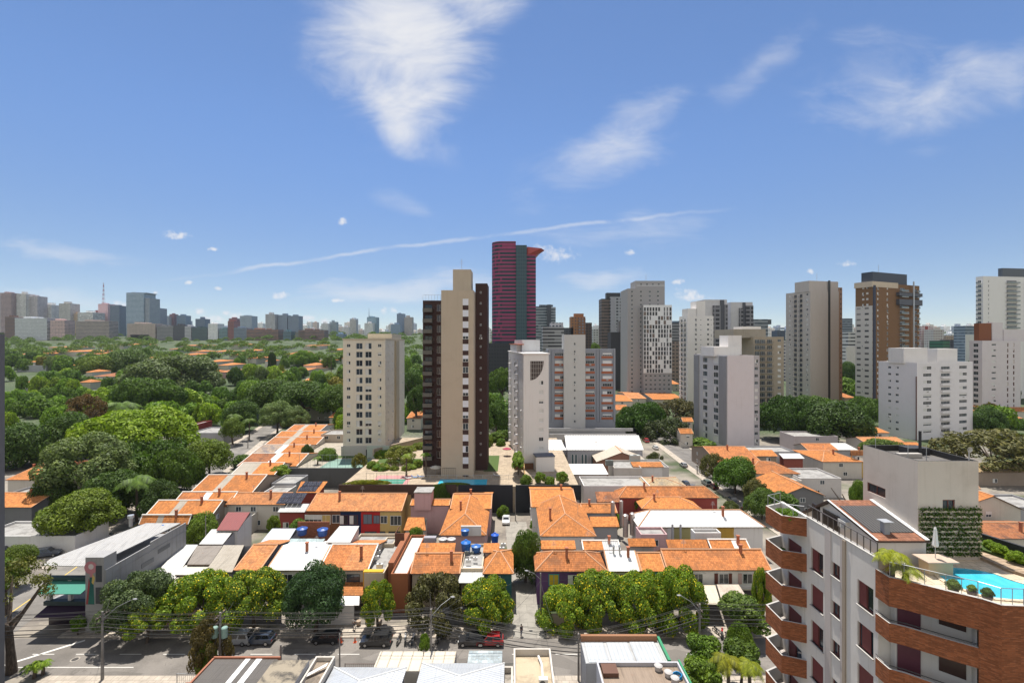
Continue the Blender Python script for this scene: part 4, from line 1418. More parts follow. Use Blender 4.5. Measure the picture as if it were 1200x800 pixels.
# ------------------------------------------------------------------ low houses and sheds
T1 = tile((0.62, 0.235, 0.07), 0.22)
T2 = tile((0.54, 0.20, 0.068), 0.45)
T3 = tile((0.60, 0.25, 0.095), 0.35)
T4 = tile((0.42, 0.165, 0.07), 0.7)
RIDGE = plain((0.50, 0.27, 0.15), 0.9)
MORTAR = plain((0.70, 0.66, 0.60), 0.9)
SHW = sheet((0.66, 0.65, 0.62), .9, .5, .3, 0, .05)
SHG = sheet((0.40, 0.40, 0.39), .35, .5, .5, 0, .2)
SHL = sheet((0.52, 0.51, 0.48), .3, .55, .5, 0, .2)
SHB = sheet((0.24, 0.21, 0.18), .35, .9, .7, 0, .4)
SHT = sheet((0.36, 0.32, 0.26), .35, .9, .6, 0, .3)
SHR = sheet((0.20, 0.035, 0.03), .35, .6, .4, 0, .1)
PAINTED = sheet((0.68, 0.67, 0.64), .3, .7, .3, 0, .04)
WC = wall((0.52, 0.48, 0.42))
WW = wall((0.62, 0.60, 0.58))
WG = wall((0.34, 0.34, 0.35))
WP = wall((0.50, 0.33, 0.33))
WY = wall((0.52, 0.36, 0.13))
WB = wall((0.30, 0.24, 0.19))
WRED = wall((0.28, 0.06, 0.05))
WSAND = wall((0.50, 0.42, 0.31))
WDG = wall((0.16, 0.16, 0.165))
UNDER = plain((0.16, 0.11, 0.08), 0.9)
AUTO = []
WALLY = {}

def front(rt, mesh, px, z):
	y = WALLY[rt.name] - .012
	return put('window', mesh, rt, (XP(px, y), y, z))

def dz(py, h):
	"""distance at which something h metres above the ground is seen on photo row py"""
	d = 20.0
	while d < 3000:
		if H - (py - 400) * d / F <= terr(0, d) + h:
			return d
		d *= 1.0015
	return d

def house(label, x0, x1, ye, yr, ze=5.6, zr=7.2, kind='gable', rm=None, wm=None, nw=2, name="house", cat="house", group=None, yb=None, ov=.35, back=True,
		  wstyle=None, wz=None, wh=1.2, ww=1.3, fr=FRAME, split=None, yaw=0.0, auto=False, base=None, ridge=True, side=0, xr=None, depth=None, chim=None, winmat=GLASS):
	"""x0, x1: photo columns of the front eave's ends; ye / yr: photo rows of the front eave and the ridge, at heights ze and zr above the ground"""
	rm = rm or T1
	wm = wm or WC
	Y0 = dz(ye, ze)
	Y1 = dz(yr, zr) if yr else None
	g = terr(0, Y0)
	X0, X1 = XP(x0, Y0), XP(x1, Y0)
	if kind in ('gable', 'hip'):
		Yb = 2 * Y1 - Y0
	elif kind in ('gabley', 'hipy'):
		Yb = dz(yb, ze) if yb else Y0 + (depth or 9)
	elif kind == 'shed':
		Yb = Y1
	else:
		Yb = dz(yb, ze) if yb else Y0 + (depth or 9)
	z0 = g if base is None else base
	E, Zr = g + ze, g + zr
	cx, cyy = (X0 + X1) / 2, (Y0 + Yb) / 2
	rt = root(name, None if auto else label, cat, (cx, cyy, z0), group)
	if yaw:
		rt.rotation_euler = (0, 0, R(yaw))
	w, r = MB(), MB()
	i = ov if kind != 'flat' else 0
	a0, a1, b0, b1 = X0 + i, X1 - i, Y0 + i, Yb - (i if kind != 'shed' else 0)
	th = .16
	if kind == 'flat':
		w.box(a0, a1, b0, b1, z0, E - .5, 0, 1)
		t = .18
		for q in ((a0, a1, b0, b0 + t), (a0, a1, b1 - t, b1), (a0, a0 + t, b0 + t, b1 - t), (a1 - t, a1, b0 + t, b1 - t)):
			w.box(*q, E - .5, E, 0, bottom=False)
	else:
		zt = E - .05
		if kind == 'shed':
			slope = (Zr - E) / max(.1, Y1 - Y0)
			hb = E + slope * (b1 - Y0) - th - .03
			hf = E + slope * (b0 - Y0) - th - .03
			w.face([(a0, b0, z0), (a1, b0, z0), (a1, b0, hf), (a0, b0, hf)])
			w.face([(a1, b1, z0), (a0, b1, z0), (a0, b1, hb), (a1, b1, hb)])
			w.face([(a0, b1, z0), (a0, b0, z0), (a0, b0, hf), (a0, b1, hb)])
			w.face([(a1, b0, z0), (a1, b1, z0), (a1, b1, hb), (a1, b0, hf)])
			dx = (XP(xr[0], Y1) - X0, XP(xr[1], Y1) - X1) if xr else (0, 0)
			r.slab((X0, Y0, E), (X1, Y0, E), (X1 + dx[1], Y1 + .02, Zr), (X0 + dx[0], Y1 + .02, Zr), th, 0, 1)
		elif kind == 'gable':
			s = (Zr - E) / (Y1 - Y0)
			hf = E + s * i - th - .02
			w.face([(a0, b0, z0), (a1, b0, z0), (a1, b0, hf), (a0, b0, hf)])
			w.face([(a1, b1, z0), (a0, b1, z0), (a0, b1, hf), (a1, b1, hf)])
			w.face([(a0, b1, z0), (a0, b0, z0), (a0, b0, hf), (a0, Y1, Zr - th - .02), (a0, b1, hf)])
			w.face([(a1, b0, z0), (a1, b1, z0), (a1, b1, hf), (a1, Y1, Zr - th - .02), (a1, b0, hf)])
			segs = [(X0, X1, 0)]
			if split:
				segs = []
				px = X0
				for fr_, mi in split:
					nx = X0 + (X1 - X0) * fr_
					segs.append((px, nx - .004, mi)); px = nx
			for sa, sb, mi in segs:
				r.slab((sa, Y0, E), (sb, Y0, E), (sb, Y1, Zr), (sa, Y1, Zr), th, mi, 1 if not split else len(split) + 0)
				r.slab((sb, Yb, E), (sa, Yb, E), (sa, Y1 + .003, Zr), (sb, Y1 + .003, Zr), th, mi, 1 if not split else len(split) + 0)
			for sa in (X0 + .01, X1 - .21):
				r.slab((sa, Y0 + .01, E + .05), (sa + .2, Y0 + .01, E + .05), (sa + .2, Y1, Zr + .05), (sa, Y1, Zr + .05), .04, 2 if not split else len(split) + 1)
			if ridge:
				r.tube([(X0, Y1, Zr + .02), (X1, Y1, Zr + .02)], .16, 6, 2 if not split else len(split) + 1)
		elif kind == 'gabley':
			xm = (X0 + X1) / 2 if xr is None else XP(xr, Y0)
			s = (Zr - E) / (xm - X0)
			hl = E + s * i - th - .02
			w.face([(a0, b0, z0), (a1, b0, z0), (a1, b0, hl), (xm, b0, Zr - th - .02), (a0, b0, hl)])
			w.face([(a1, b1, z0), (a0, b1, z0), (a0, b1, hl), (xm, b1, Zr - th - .02), (a1, b1, hl)])
			w.face([(a0, b1, z0), (a0, b0, z0), (a0, b0, hl), (a0, b1, hl)])
			w.face([(a1, b0, z0), (a1, b1, z0), (a1, b1, hl), (a1, b0, hl)])
			r.slab((X0, Yb, E), (X0, Y0, E), (xm, Y0, Zr), (xm, Yb, Zr), th, 0, 1)
			r.slab((X1, Y0, E), (X1, Yb, E), (xm + .003, Yb, Zr), (xm + .003, Y0, Zr), th, 0, 1)
			if ridge:
				r.tube([(xm, Y0, Zr + .02), (xm, Yb, Zr + .02)], .16, 6, 2)
		elif kind == 'hip':
			zt = E - th
			w.box(a0, a1, b0, b1, z0, zt)
			q = min((X1 - X0) * .45, (Y1 - Y0))
			A, B = (X0 + q, Y1, Zr), (X1 - q, Y1, Zr)
			r.slab((X0, Y0, E), (X1, Y0, E), B, A, th, 0, 1)
			r.slab((X1, Yb, E), (X0, Yb, E), A, B, th, 0, 1)
			r.tri_slab((X0, Yb, E), (X0, Y0, E), A, th, 0, 1)
			r.tri_slab((X1, Y0, E), (X1, Yb, E), B, th, 0, 1)
			if ridge:
				for p, qq in ((A, B), ((X0, Y0, E), A), ((X1, Y0, E), B), ((X0, Yb, E), A), ((X1, Yb, E), B)):
					r.tube([p, qq], .13, 5, 2)
		elif kind == 'hipy':
			zt = E - th
			w.box(a0, a1, b0, b1, z0, zt)
			xm = (X0 + X1) / 2 if xr is None else XP(xr, Y0)
			q = min((Yb - Y0) * .45, (X1 - X0) * .5)
			A, B = (xm, Y0 + q, Zr), (xm, Yb - q * (0 if back == 'gable' else 1), Zr)
			r.slab((X0, Yb, E), (X0, Y0, E), A, B, th, 0, 1)
			r.slab((X1, Y0, E), (X1, Yb, E), B, A, th, 0, 1)
			r.tri_slab((X0, Y0, E), (X1, Y0, E), A, th, 0, 1)
			r.tri_slab((X1, Yb, E), (X0, Yb, E), B, th, 0, 1)
			if ridge:
				for p, qq in ((A, B), ((X0, Y0, E), A), ((X1, Y0, E), A), ((X0, Yb, E), B), ((X1, Yb, E), B)):
					r.tube([p, qq], .13, 5, 2)
	w.build("wall", [wm, CONC], rt)
	if kind != 'flat':
		mats = [rm, UNDER, RIDGE] if not (split and kind == 'gable') else [m for m in rm] + [UNDER, MORTAR]
		r.build("roof", mats, rt)
	q = random.Random(int(abs(cx * 13 + cyy * 7)))
	zs = wz if wz is not None else ([z0 + ze - 1.75, z0 + .95] if ze > 4.6 else [z0 + .95])
	for zz in zs:
		for n in range(nw):
			x = a0 + (a1 - a0) * (n + .5 + q.uniform(-.12, .12)) / nw
			st = wstyle or q.choice(['clear', 'half', 'top', 'clear'])
			put("window", mkwin(ww, wh, st, fr, winmat), rt, (x, b0 - .012, zz))
	for n in range(side):
		yy = b0 + (b1 - b0) * (n + .5) / side
		sx, rz = (a0 - .012, -R(90)) if cx > 0 else (a1 + .012, R(90))
		for zz in zs:
			put("window", mkwin(1.0, 1.0, q.choice(['clear', 'half']), fr, winmat), rt, (sx, yy, zz), rz)
	cq = random.Random(int(abs(cx * 7 + cyy * 3)))
	if not chim and kind in ('gable', 'hip', 'hipy') and Y0 < 150 and X1 - X0 > 5:
		chim = [(cq.uniform(.2, .8), cq.uniform(.2, .45))]
		x, y = X0 + (X1 - X0) * cq.uniform(.15, .85), (Y0 + Yb) / 2
		mb = MB(); mb.cyl(x, y, E, Zr + 1.7, .03, .025, 6)
		for q_ in range(4):
			mb.box(x - .45 + .07 * q_, x + .45 - .07 * q_, y - .015, y + .015, Zr + 1.0 + .2 * q_, Zr + 1.03 + .2 * q_)
		mb.build("aerial", STEEL, rt)
	if chim:
		for u, v in chim:
			mb = MB()
			x, y = X0 + (X1 - X0) * u, Y0 + (Yb - Y0) * v
			mb.box(x - .2, x + .2, y - .2, y + .2, E, Zr + 1.0)
			mb.box(x - .28, x + .28, y - .28, y + .28, Zr + 1.0, Zr + 1.12)
			mb.build("chimney", plain((0.36, 0.13, 0.07), .9), rt)
	WALLY[rt.name] = b0
	if auto:
		AUTO.append((rt, label, cx, cyy))
	return rt

def tank(label, px, py, h, r=.75, hh=1.25, col=(0.02, 0.09, 0.28), group="rooftop water tanks"):
	"""round plastic water tank: tapered body, rim and domed lid; py: its foot"""
	p = PX(px, py, h)
	rt = root("water_tank", label, "water tank", p, group)
	m = plain(col, .45)
	mb = MB()
	mb.cyl(p.x, p.y, p.z, p.z + hh * .72, r * .82, r, 16)
	mb.build("body", m, rt)
	mb = MB()
	mb.cyl(p.x, p.y, p.z + hh * .72 + .003, p.z + hh * .79, r * 1.06, r * 1.06, 16)
	mb.cyl(p.x, p.y, p.z + hh * .79, p.z + hh * .93, r * .98, r * .42, 16)
	mb.cyl(p.x, p.y, p.z + hh * .93, p.z + hh, r * .3, r * .28, 12)
	mb.build("lid", plain(sc(col, 1.35), .4), rt)
	return rt

# --- the grey corner shop with its terrace
def corner_shop():
	x0, x1 = -70.5, -60.0
	rt = root("corner_shop", "long grey corner building with a ribbed roof, green awning and painted pillar", "commercial building", (-65, 77, 0))
	g = wall((0.29, 0.285, 0.28), dirt=.4, streak=.7)
	mb = MB()
	mb.box(x0, x1 - .2, 71.5, 86, 0, 3.6)
	mb.box(x0 + 4.5, x1 - .2, 75.5, 86, 3.6, 7.8)
	mb.build("wall", g, rt)
	mb = MB()
	mb.box(x1 - .19, x1, 69.3, 78, 0, 9.3); mb.box(x1 - .19, x1, 78.0, 86.4, 0, 9.7)
	mb.box(x1 - .3, x1 + .06, 71, 86.4, 8.2, 8.28)
	mb.build("side_wall", g, rt)
	for y, w, z in ((76.0, 2.6, 6.6), (79.5, 2.8, 7.4)):
		mb = MB(); mb.box(x1 + .005, x1 + .05, y, y + w, z - .35, z + .35)
		mb.build("window", plain((0.10, 0.105, 0.11), .4), rt)
	mb = MB(); mb.box(x1 - 2.9, x1 - .195, 69.2, 71.45, 0, 11.2); mb.build("pillar", wall((0.31, 0.305, 0.30), dirt=.3, streak=.5), rt)
	y = 69.17
	xm = x1 - 2.0
	fig = MB()
	fig.face([(xm - .55, y, 4.3), (xm + .45, y, 4.3), (xm + .32, y, 7.6), (xm + .1, y, 8.5), (xm - .22, y, 8.4), (xm - .35, y, 7.2)], 0)
	fig.face([(xm - .8, y - .003, 4.3), (xm - .5, y - .003, 4.3), (xm - .2, y - .003, 7.4), (xm - .38, y - .003, 8.2)], 1)
	fig.face([(xm + .05, y - .004, 7.5), (xm + .3, y - .004, 7.2), (xm + .55, y - .004, 8.2), (xm + .2, y - .004, 8.8)], 2)
	fig.face([(xm - .2, y - .006, 8.3), (xm + .15, y - .006, 8.3), (xm + .2, y - .006, 9.0), (xm - .15, y - .006, 9.1)], 3)
	for k in range(14):
		a0, a1 = 2 * math.pi * k / 14, 2 * math.pi * (k + 1) / 14
		fig.face([(xm - .1, y - .008, 9.7), (xm - .1 + .95 * math.cos(a0), y - .008, 9.7 + .95 * math.sin(a0)), (xm - .1 + .95 * math.cos(a1), y - .008, 9.7 + .95 * math.sin(a1))], 3)
		fig.face([(xm - .05, y - .011, 9.85), (xm - .05 + .4 * math.cos(a0), y - .011, 9.85 + .4 * math.sin(a0)), (xm - .05 + .4 * math.cos(a1), y - .011, 9.85 + .4 * math.sin(a1))], 4)
	for k in range(5):
		fig.face([(xm - .45 + .2 * k, y - .005, 4.4), (xm - .36 + .2 * k, y - .005, 4.4), (xm - .05 + .09 * k, y - .005, 7.0)], 5)
	fig.build("mural", [plain((0.015, 0.10, 0.09), .8), plain((0.30, 0.06, 0.06), .8), plain((0.55, 0.40, 0.12), .8), plain((0.50, 0.20, 0.22), .8), plain((0.62, 0.55, 0.52), .8), plain((0.05, 0.22, 0.16), .8)], rt)
	for z in (4.4, 7.6):
		mb = MB(); mb.box(x1 - 1.35, x1 - .45, 69.15, 69.195, z, z + 2.4); mb.build("window", plain((0.05, 0.055, 0.06), .3), rt)
	mb = MB()
	mb.slab((x0 - .6, 72.3, 9.55), (x1 - 2.95, 72.3, 9.35), (x1 - .3, 85.4, 10.0), (x0 + 3.9, 85.4, 10.0), .12)
	mb.slab((x0 - .6, 71.0, 9.2), (x1 - 2.95, 71.0, 9.0), (x1 - 2.95, 72.28, 9.35), (x0 - .6, 72.28, 9.55), .1)
	mb.build("roof", sheet((0.37, 0.36, 0.34), .35, .6, .7, 0, .3), rt)
	mb = MB(); mb.slab((x0 + 1.0, 68.5, 6.2), (x1 - 3.0, 68.5, 6.2), (x1 - 3.0, 71.4, 7.0), (x0 + 1.0, 71.4, 7.0), .08); mb.build("awning", plain((0.05, 0.22, 0.16), .8), rt)
	mb = MB(); mb.box(x0, x1 - 2.95, 70.6, 71.45, 3.3, 3.9); mb.box(x0, x1 - 2.95, 70.7, 71.4, 7.1, 7.5); mb.build("fascia", plain((0.03, 0.05, 0.05), .6), rt)
	mb = MB()
	for x in (x0 + .2, x0 + 3.4, x0 + 6.2):
		mb.box(x, x + .45, 70.9, 71.45, 3.9, 7.1)
	mb.build("white_posts", WW, rt)
	mb = MB(); mb.box(x0 + .3, x1 - 3.2, 71.1, 71.3, .1, 3.2); mb.build("shop_front", plain((0.03, 0.02, 0.03), .3), rt)
	mb = MB(); mb.slab((x0 + .2, 69.0, 2.5), (x1 - 3, 69.0, 2.5), (x1 - 3, 71.0, 3.1), (x0 + .2, 71.0, 3.1), .06); mb.build("shop_awning", plain((0.035, 0.015, 0.04), .8), rt)
	mb = MB(); mb.box(x1 - 9, x1 - 8.6, 84.5, 84.9, 9.6, 11.2); mb.cyl(x1 - 8.8, 84.7, 11.2, 11.7, .5, .5, 10); mb.build("vent", STEEL, rt)
	tank("blue tank behind the parapet of the grey corner building", 191, 622, 8.9, .7, 1.1)

corner_shop()

# --- first row behind the street, from the corner building towards the lane (photo order left to right)
house("low shed with pale grey ribbed roof beside the grey corner building", 176, 205, 678, 638, 4.6, 5.6, 'shed', SHL, WG, 0, xr=(214, 232), name="shed", cat="shed")
house("narrow house under a brown-grey fibre roof, two cream sheets stepping down before it", 219, 246, 661, 639, 5.6, 6.2, 'shed', SHB, WG, 1, xr=(231, 261))
house("low cream sheeted lean-to, lower of two steps below the brown-grey fibre roof", 196, 226, 687, 674, 4.2, 4.6, 'shed', sheet((0.55, 0.50, 0.40), .3), WB, 1, name="lean_to", cat="shed")
house("cream sheeted lean-to, upper of two steps below the brown-grey fibre roof", 205, 236, 673.5, 662, 4.9, 5.3, 'shed', sheet((0.60, 0.56, 0.46), .3), WB, 0, name="lean_to", cat="shed", base=3.0)
house("house with long weathered grey fibre roof between brown-grey roof and orange tiles", 240, 272, 670, 638.5, 5.3, 6.4, 'shed', SHT, WG, 1, xr=(262, 286))
house("small house with clean orange tile roof left of the white painted roof", 273, 305, 668, 638, 5.6, 7.2, 'gable', T3, WG, 1)
rt = house("white house with white painted tile roof and two dark upper windows", 311, 372.5, 668, 639, 5.6, 7.2, 'gable', PAINTED, WW, 0, ridge=False)
for x in (337, 352.5):
	front(rt, mkwin(1.7, 1.3, 'clear'), x, 3.5)
	mb = MB(); mb.box(XP(x, 77) - 1, XP(x, 77) + 1, 76.9, 77.25, 3.1, 3.45); mb.build("planter", plain((0.05, 0.07, 0.03), .9), rt)
rt = house("cream house with old orange tiles, half dark half bright, and one wide dark window", 372.8, 432, 668, 637.5, 5.6, 7.3, 'gable', (T2, T3), WC, 0, split=[(.48, 0), (1, 1)])
front(rt, mkwin(2.2, 1.4, 'clear', DFRAME), 414, 3.4)
mb = MB(); mb.slab((XP(402, 75), 74.2, 2.9), (XP(428, 75), 74.2, 2.9), (XP(428, 77), 77.2, 3.5), (XP(402, 77), 77.2, 3.5), .14); mb.build("porch_roof", T1, rt)
mb = MB(); mb.slab((XP(402, 75), 72.0, 2.6), (XP(428, 75), 72.0, 2.6), (XP(428, 77), 74.1, 2.85), (XP(402, 77), 74.1, 2.85), .08); mb.build("porch_sheet", SHW, rt)
mb = MB(); mb.box(XP(401, 72), XP(401.5, 72), 72.0, 77, 0, 2.6); mb.box(XP(428, 72), XP(428.6, 72), 72.0, 77, 0, 2.6); mb.build("porch_wall", WC, rt)
rt = house("yellow fronted house with a round dark window and air conditioners on its terrace", 426.5, 450, 671, 0, 5.6, 0, 'flat', None, WSAND, 0, depth=14, cat="house")
mb = MB(); mb.box(XP(426.5, 76.5), XP(449.5, 76.5), 76.0, 76.9, 2.6, 5.75); mb.build("yellow_front", wall((0.58, 0.33, 0.03)), rt)
p = Vector((XP(437.5, 76), 75.95, 4.1))
mb = MB()
N = 20
for k in range(N):
	a0, a1 = 2 * math.pi * k / N, 2 * math.pi * (k + 1) / N
	for r0, r1, m_, yy in ((0, .62, 0, 75.985), (.62, .85, 1, 75.97)):
		mb.face([(p.x + r0 * math.cos(a0), yy, p.z + r0 * math.sin(a0)), (p.x + r1 * math.cos(a0), yy, p.z + r1 * math.sin(a0)), (p.x + r1 * math.cos(a1), yy, p.z + r1 * math.sin(a1)), (p.x + r0 * math.cos(a1), yy, p.z + r0 * math.sin(a1))], m_)
mb.build("round_window", [plain((0.35, 0.34, 0.33), .3), plain((0.04, 0.035, 0.03), .5)], rt)
rt = house("narrow terracotta fronted house with a white tiled roof terrace and planters", 458, 478, 672, 0, 6.2, 0, 'flat', None, wall((0.30, 0.11, 0.05)), 0, depth=15)
mb = MB(); mb.box(XP(459.5, 75), XP(474, 75), 76.6, 77.1, .1, 3.9); mb.build("glass_front", plain((0.03, 0.028, 0.028), .15), rt)
mb = MB()
Y0 = dz(672, 6.2)
mb.box(XP(459, Y0) + .2, XP(477, Y0) - .2, Y0 + .4, Y0 + 14.6, 5.72, 5.76); mb.build("terrace_floor", paving((0.62, 0.59, 0.54), .8), rt)
mb = MB(); mb.box(XP(451, Y0), XP(457.8, Y0), Y0 + 2.0, Y0 + 14, 0, 7.0); mb.build("side_block", wall((0.26, 0.10, 0.05)), rt)
mb = MB(); mb.box(XP(463, Y0 + 11), XP(474, Y0 + 11), Y0 + 10.8, Y0 + 10.9, 5.77, 8.2); mb.box(XP(463, Y0 + 11), XP(463, Y0 + 11) + .1, Y0 + 10.9, Y0 + 14, 8.0, 8.2); mb.build("pergola", plain((0.12, 0.05, 0.03), .8), rt)
rt = house("orange tiled house with cream front below it, left of the roof deck with blue tanks", 480, 539.5, 672, 648, 5.6, 7.1, 'gable', T2, WSAND, 0)
front(rt, mkwin(1.6, 1.9, 'clear', WW), 495, 2.7)
rt = house("smaller orange roof stepped behind the tiled house, grey tanks along its back edge", 491, 532.5, 647, 636, 6.6, 7.4, 'shed', T1, WG, 0, name="house")
rt = house("bare concrete roof deck carrying blue water tanks and air conditioners", 540, 565.5, 666, 0, 6.0, 0, 'flat', None, WSAND, 0, yb=637, name="flat_roof_building", cat="building")
mb = MB(); mb.slab((XP(537.5, 75), 73.6, 5.2), (XP(567, 75), 73.6, 5.2), (XP(567, 75.5), 78.2, 5.6), (XP(540, 75.5), 78.2, 5.6), .1)
mb.build("canopy_sheet", SHL, rt)
mb = MB(); mb.box(XP(541, 92), XP(564.5, 92), 90.6, 90.9, 5.5, 7.4); mb.build("white_parapet", WW, rt)
house("corner house at the lane with hipped orange roof and dark teal ground floor", 565.7, 602, 672, 646, 5.6, 7.2, 'hip', T1, wall((0.03, 0.10, 0.11)), 1)
house("small orange roofed rear wing stepped behind the lane corner house", 566, 585, 647, 636, 6.6, 7.2, 'shed', T1, WG, 0, name="house")
mb = MB(); mb.box(XP(512, 76), XP(537, 76), 76.4, 76.55, 3.5, 5.3)
simple("screen_wall", "white pierced block screen above the olive street tree", "wall", mb, brick((0.62, 0.60, 0.57), .4, .4, (0.12, 0.10, 0.09)))
tank("taller blue tank with domed lid, left of the pair on the concrete roof deck", 546, 646.5, 5.6, .85, 2.2, (0.012, 0.10, 0.33))
tank("lower darker blue tank, right of the pair on the concrete roof deck", 558, 646, 5.6, .85, 1.3)
tank("blue tank at the foot of the pink house's hipped roof", 545, 626.5, 6.4, .75, 1.2)
tank("tall blue tank on a stand beside the lane", 580, 635.5, 5.0, .7, 1.9, (0.012, 0.07, 0.33))
for px, l in ((519, "left"), (529, "right")):
	tank("squat grey water tank, %s of two behind the stepped orange roof" % l, px, 636, 6.4, .75, 1.0, (0.30, 0.29, 0.28))
mb = MB(); q = PX(504, 635, 6.4); mb.box(q.x - 1.1, q.x + 1.1, q.y - .5, q.y + .5, 6.4, 7.4)
simple("storage_box", "long grey box left of the squat grey tanks", "box", mb, wall((0.28, 0.27, 0.29)))

# --- second layer behind the first row
house("shed with oxblood red sheet roof and tall white side wall", 253.5, 279, 621, 600, 5.6, 7.2, 'shed', SHR, WW, 0, xr=(267, 293), name="shed", cat="shed")
house("low shed with light grey sheets below the oxblood roof", 233, 261, 637.5, 620, 4.6, 5.3, 'shed', SHL, WG, 0, xr=(248, 275), name="shed", cat="shed")
house("flat grey sheet roof in front of the blue tank pair", 304, 336, 637, 619, 5.6, 6.0, 'shed', sheet((0.44, 0.46, 0.48), .6, .45, .2), WG, 0, xr=(319, 347), name="shed", cat="shed")
house("skylight roof of framed glass strips before the blue tank pair", 335, 376, 638, 631, 5.8, 6.1, 'shed', brick((0.30, 0.36, 0.35), .8, 3.0, (0.6, 0.6, 0.6)), WG, 0, name="skylight_roof", cat="shed")
house("tall shed with pale sheet roof and pinkish side wall", 381.5, 410.5, 635.5, 616, 7.2, 7.9, 'shed', SHL, wall((0.55, 0.48, 0.46)), 0, xr=(398, 421), name="shed", cat="shed")
house("pale tiled flat terrace with low parapets behind the yellow fronted house", 413, 461, 637, 0, 5.8, 0, 'flat', None, WSAND, 0, yb=625, name="flat_roof_building", cat="building")
tank("left of two blue tanks before the maroon porch house", 354, 626, 6.2, .95, 1.5, (0.012, 0.05, 0.20))
tank("right of two blue tanks before the brown part of the row", 378, 627, 6.2, .95, 1.5, (0.012, 0.05, 0.20))
mb = MB(); q = PX(362, 618, 6.0); mb.box(XP(349, q.y), XP(386, q.y), q.y - .1, q.y + .1, 0, 7.2)
simple("brick_wall", "reddish brick wall behind the two blue tanks", "wall", mb, brick((0.30, 0.11, 0.06)))

# --- the row with painted fronts
Yr0 = dz(598.5, 6.2)
rt = house("long orange roofed terrace with brown, navy, red and yellow painted fronts", 358.5, 471, 598.5, 578, 6.2, 8.2, 'gable', T3, WY, 0, name="row_house", cat="row house")
for a_, b_, m_ in ((359.5, 398.4, wall((0.17, 0.075, 0.035))), (398.5, 422.6, wall((0.015, 0.025, 0.07))), (422.7, 445, wall((0.42, 0.03, 0.03))), (445.1, 470, wall((0.52, 0.38, 0.15)))):
	mb = MB(); mb.box(XP(a_, Yr0), XP(b_, Yr0), Yr0 + .24, Yr0 + .34, 0, 5.9); mb.build("painted_front", m_, rt)
yw = Yr0 + .22
put("window", mkwin(3.8, 1.9, 'top', FRAME), rt, (XP(367, Yr0), yw, 3.4))
put("window", mkwin(2.0, 2.1, 'blind', FRAME, GLASS, .07, plain((0.5, 0.36, 0.12), .7)), rt, (XP(381.5, Yr0), yw, 3.2))
put("window", mkwin(1.8, 1.8, 'clear'), rt, (XP(393.5, Yr0), yw, 3.5))
for x, c in ((402.5, (0.12, 0.02, 0.03)), (414, (0.12, 0.02, 0.03))):
	put("window", mkwin(1.9, 2.0, 'half', plain(c, .6)), rt, (XP(x, Yr0), yw, 3.2))
put("window", mkwin(1.9, 2.1, 'blind', DFRAME, GLASS, .07, plain((0.14, 0.16, 0.2), .7)), rt, (XP(430.5, Yr0), yw, 3.3))
put("window", mkwin(1.4, 1.8, 'blind', DFRAME, GLASS, .07, plain((0.14, 0.16, 0.2), .7)), rt, (XP(441, Yr0), yw, 3.4))
put("window", mkwin(1.5, 1.7, 'clear'), rt, (XP(449.5, Yr0), yw, 3.4))
put("window", mkwin(2.4, 2.1, 'clear'), rt, (XP(463.5, Yr0), yw, 3.0))
for x, w_ in ((448, 1.2), (462, 2.6), (434, 2.6)):
	put("window", mkwin(w_, 1.1, 'clear', DFRAME), rt, (XP(x, Yr0), yw, .6))
rt = house("cream house with a long orange roof partly under solar panels", 263, 334, 591, 577, 5.8, 7.2, 'gable', T3, WC, 3, wstyle='clear')
mb = MB(); Ys = dz(577, 7.2); Y0_ = dz(591, 5.8)
for i in range(5):
	for j in range(2):
		u0 = XP(333, Ys) + i * 1.15
		f0, f1 = .05 + j * .45, .05 + j * .45 + .42
		mb.slab((u0, Y0_ + (Ys - Y0_) * f0, 5.95 + 1.4 * f0), (u0 + 1.08, Y0_ + (Ys - Y0_) * f0, 5.95 + 1.4 * f0), (u0 + 1.08, Y0_ + (Ys - Y0_) * f1, 5.95 + 1.4 * f1), (u0, Y0_ + (Ys - Y0_) * f1, 5.95 + 1.4 * f1), .05)
mb.build("solar_panel", brick((0.028, 0.03, 0.045), .55, .9, (0.35, 0.35, 0.36)), rt)
house("small maroon house with grey porch roof left of the painted terrace", 325, 357, 600, 590, 4.6, 5.6, 'shed', SHG, WRED, 2, name="house")
rt = house("small orange roof with solar panels against the dark wall", 347, 374, 577, 564, 5.4, 7.0, 'shed', T1, WRED, 0, xr=(353, 384))
mb = MB(); Ys = dz(564, 7.0); Y0_ = dz(577, 5.4)
for i in range(4):
	for j in range(2):
		u0 = XP(347.5, Y0_) + i * 1.15 + j * .3
		f0, f1 = .08 + j * .45, .08 + j * .45 + .42
		mb.slab((u0, Y0_ + (Ys - Y0_) * f0, 5.55 + 1.6 * f0), (u0 + 1.08, Y0_ + (Ys - Y0_) * f0, 5.55 + 1.6 * f0), (u0 + 1.28, Y0_ + (Ys - Y0_) * f1, 5.55 + 1.6 * f1), (u0 + .2, Y0_ + (Ys - Y0_) * f1, 5.55 + 1.6 * f1), .05)
mb.build("solar_panel", brick((0.028, 0.03, 0.045), .55, .9, (0.35, 0.35, 0.36)), rt)
house("pale grey walled yard building beside the dark wall", 318, 346, 566, 0, 5.0, 0, 'flat', None, WG, 0, depth=8, name="yard_building", cat="building")
house("small white flat house behind the cream house's ridge", 308, 335, 577, 0, 4.4, 0, 'flat', None, WW, 0, depth=6)

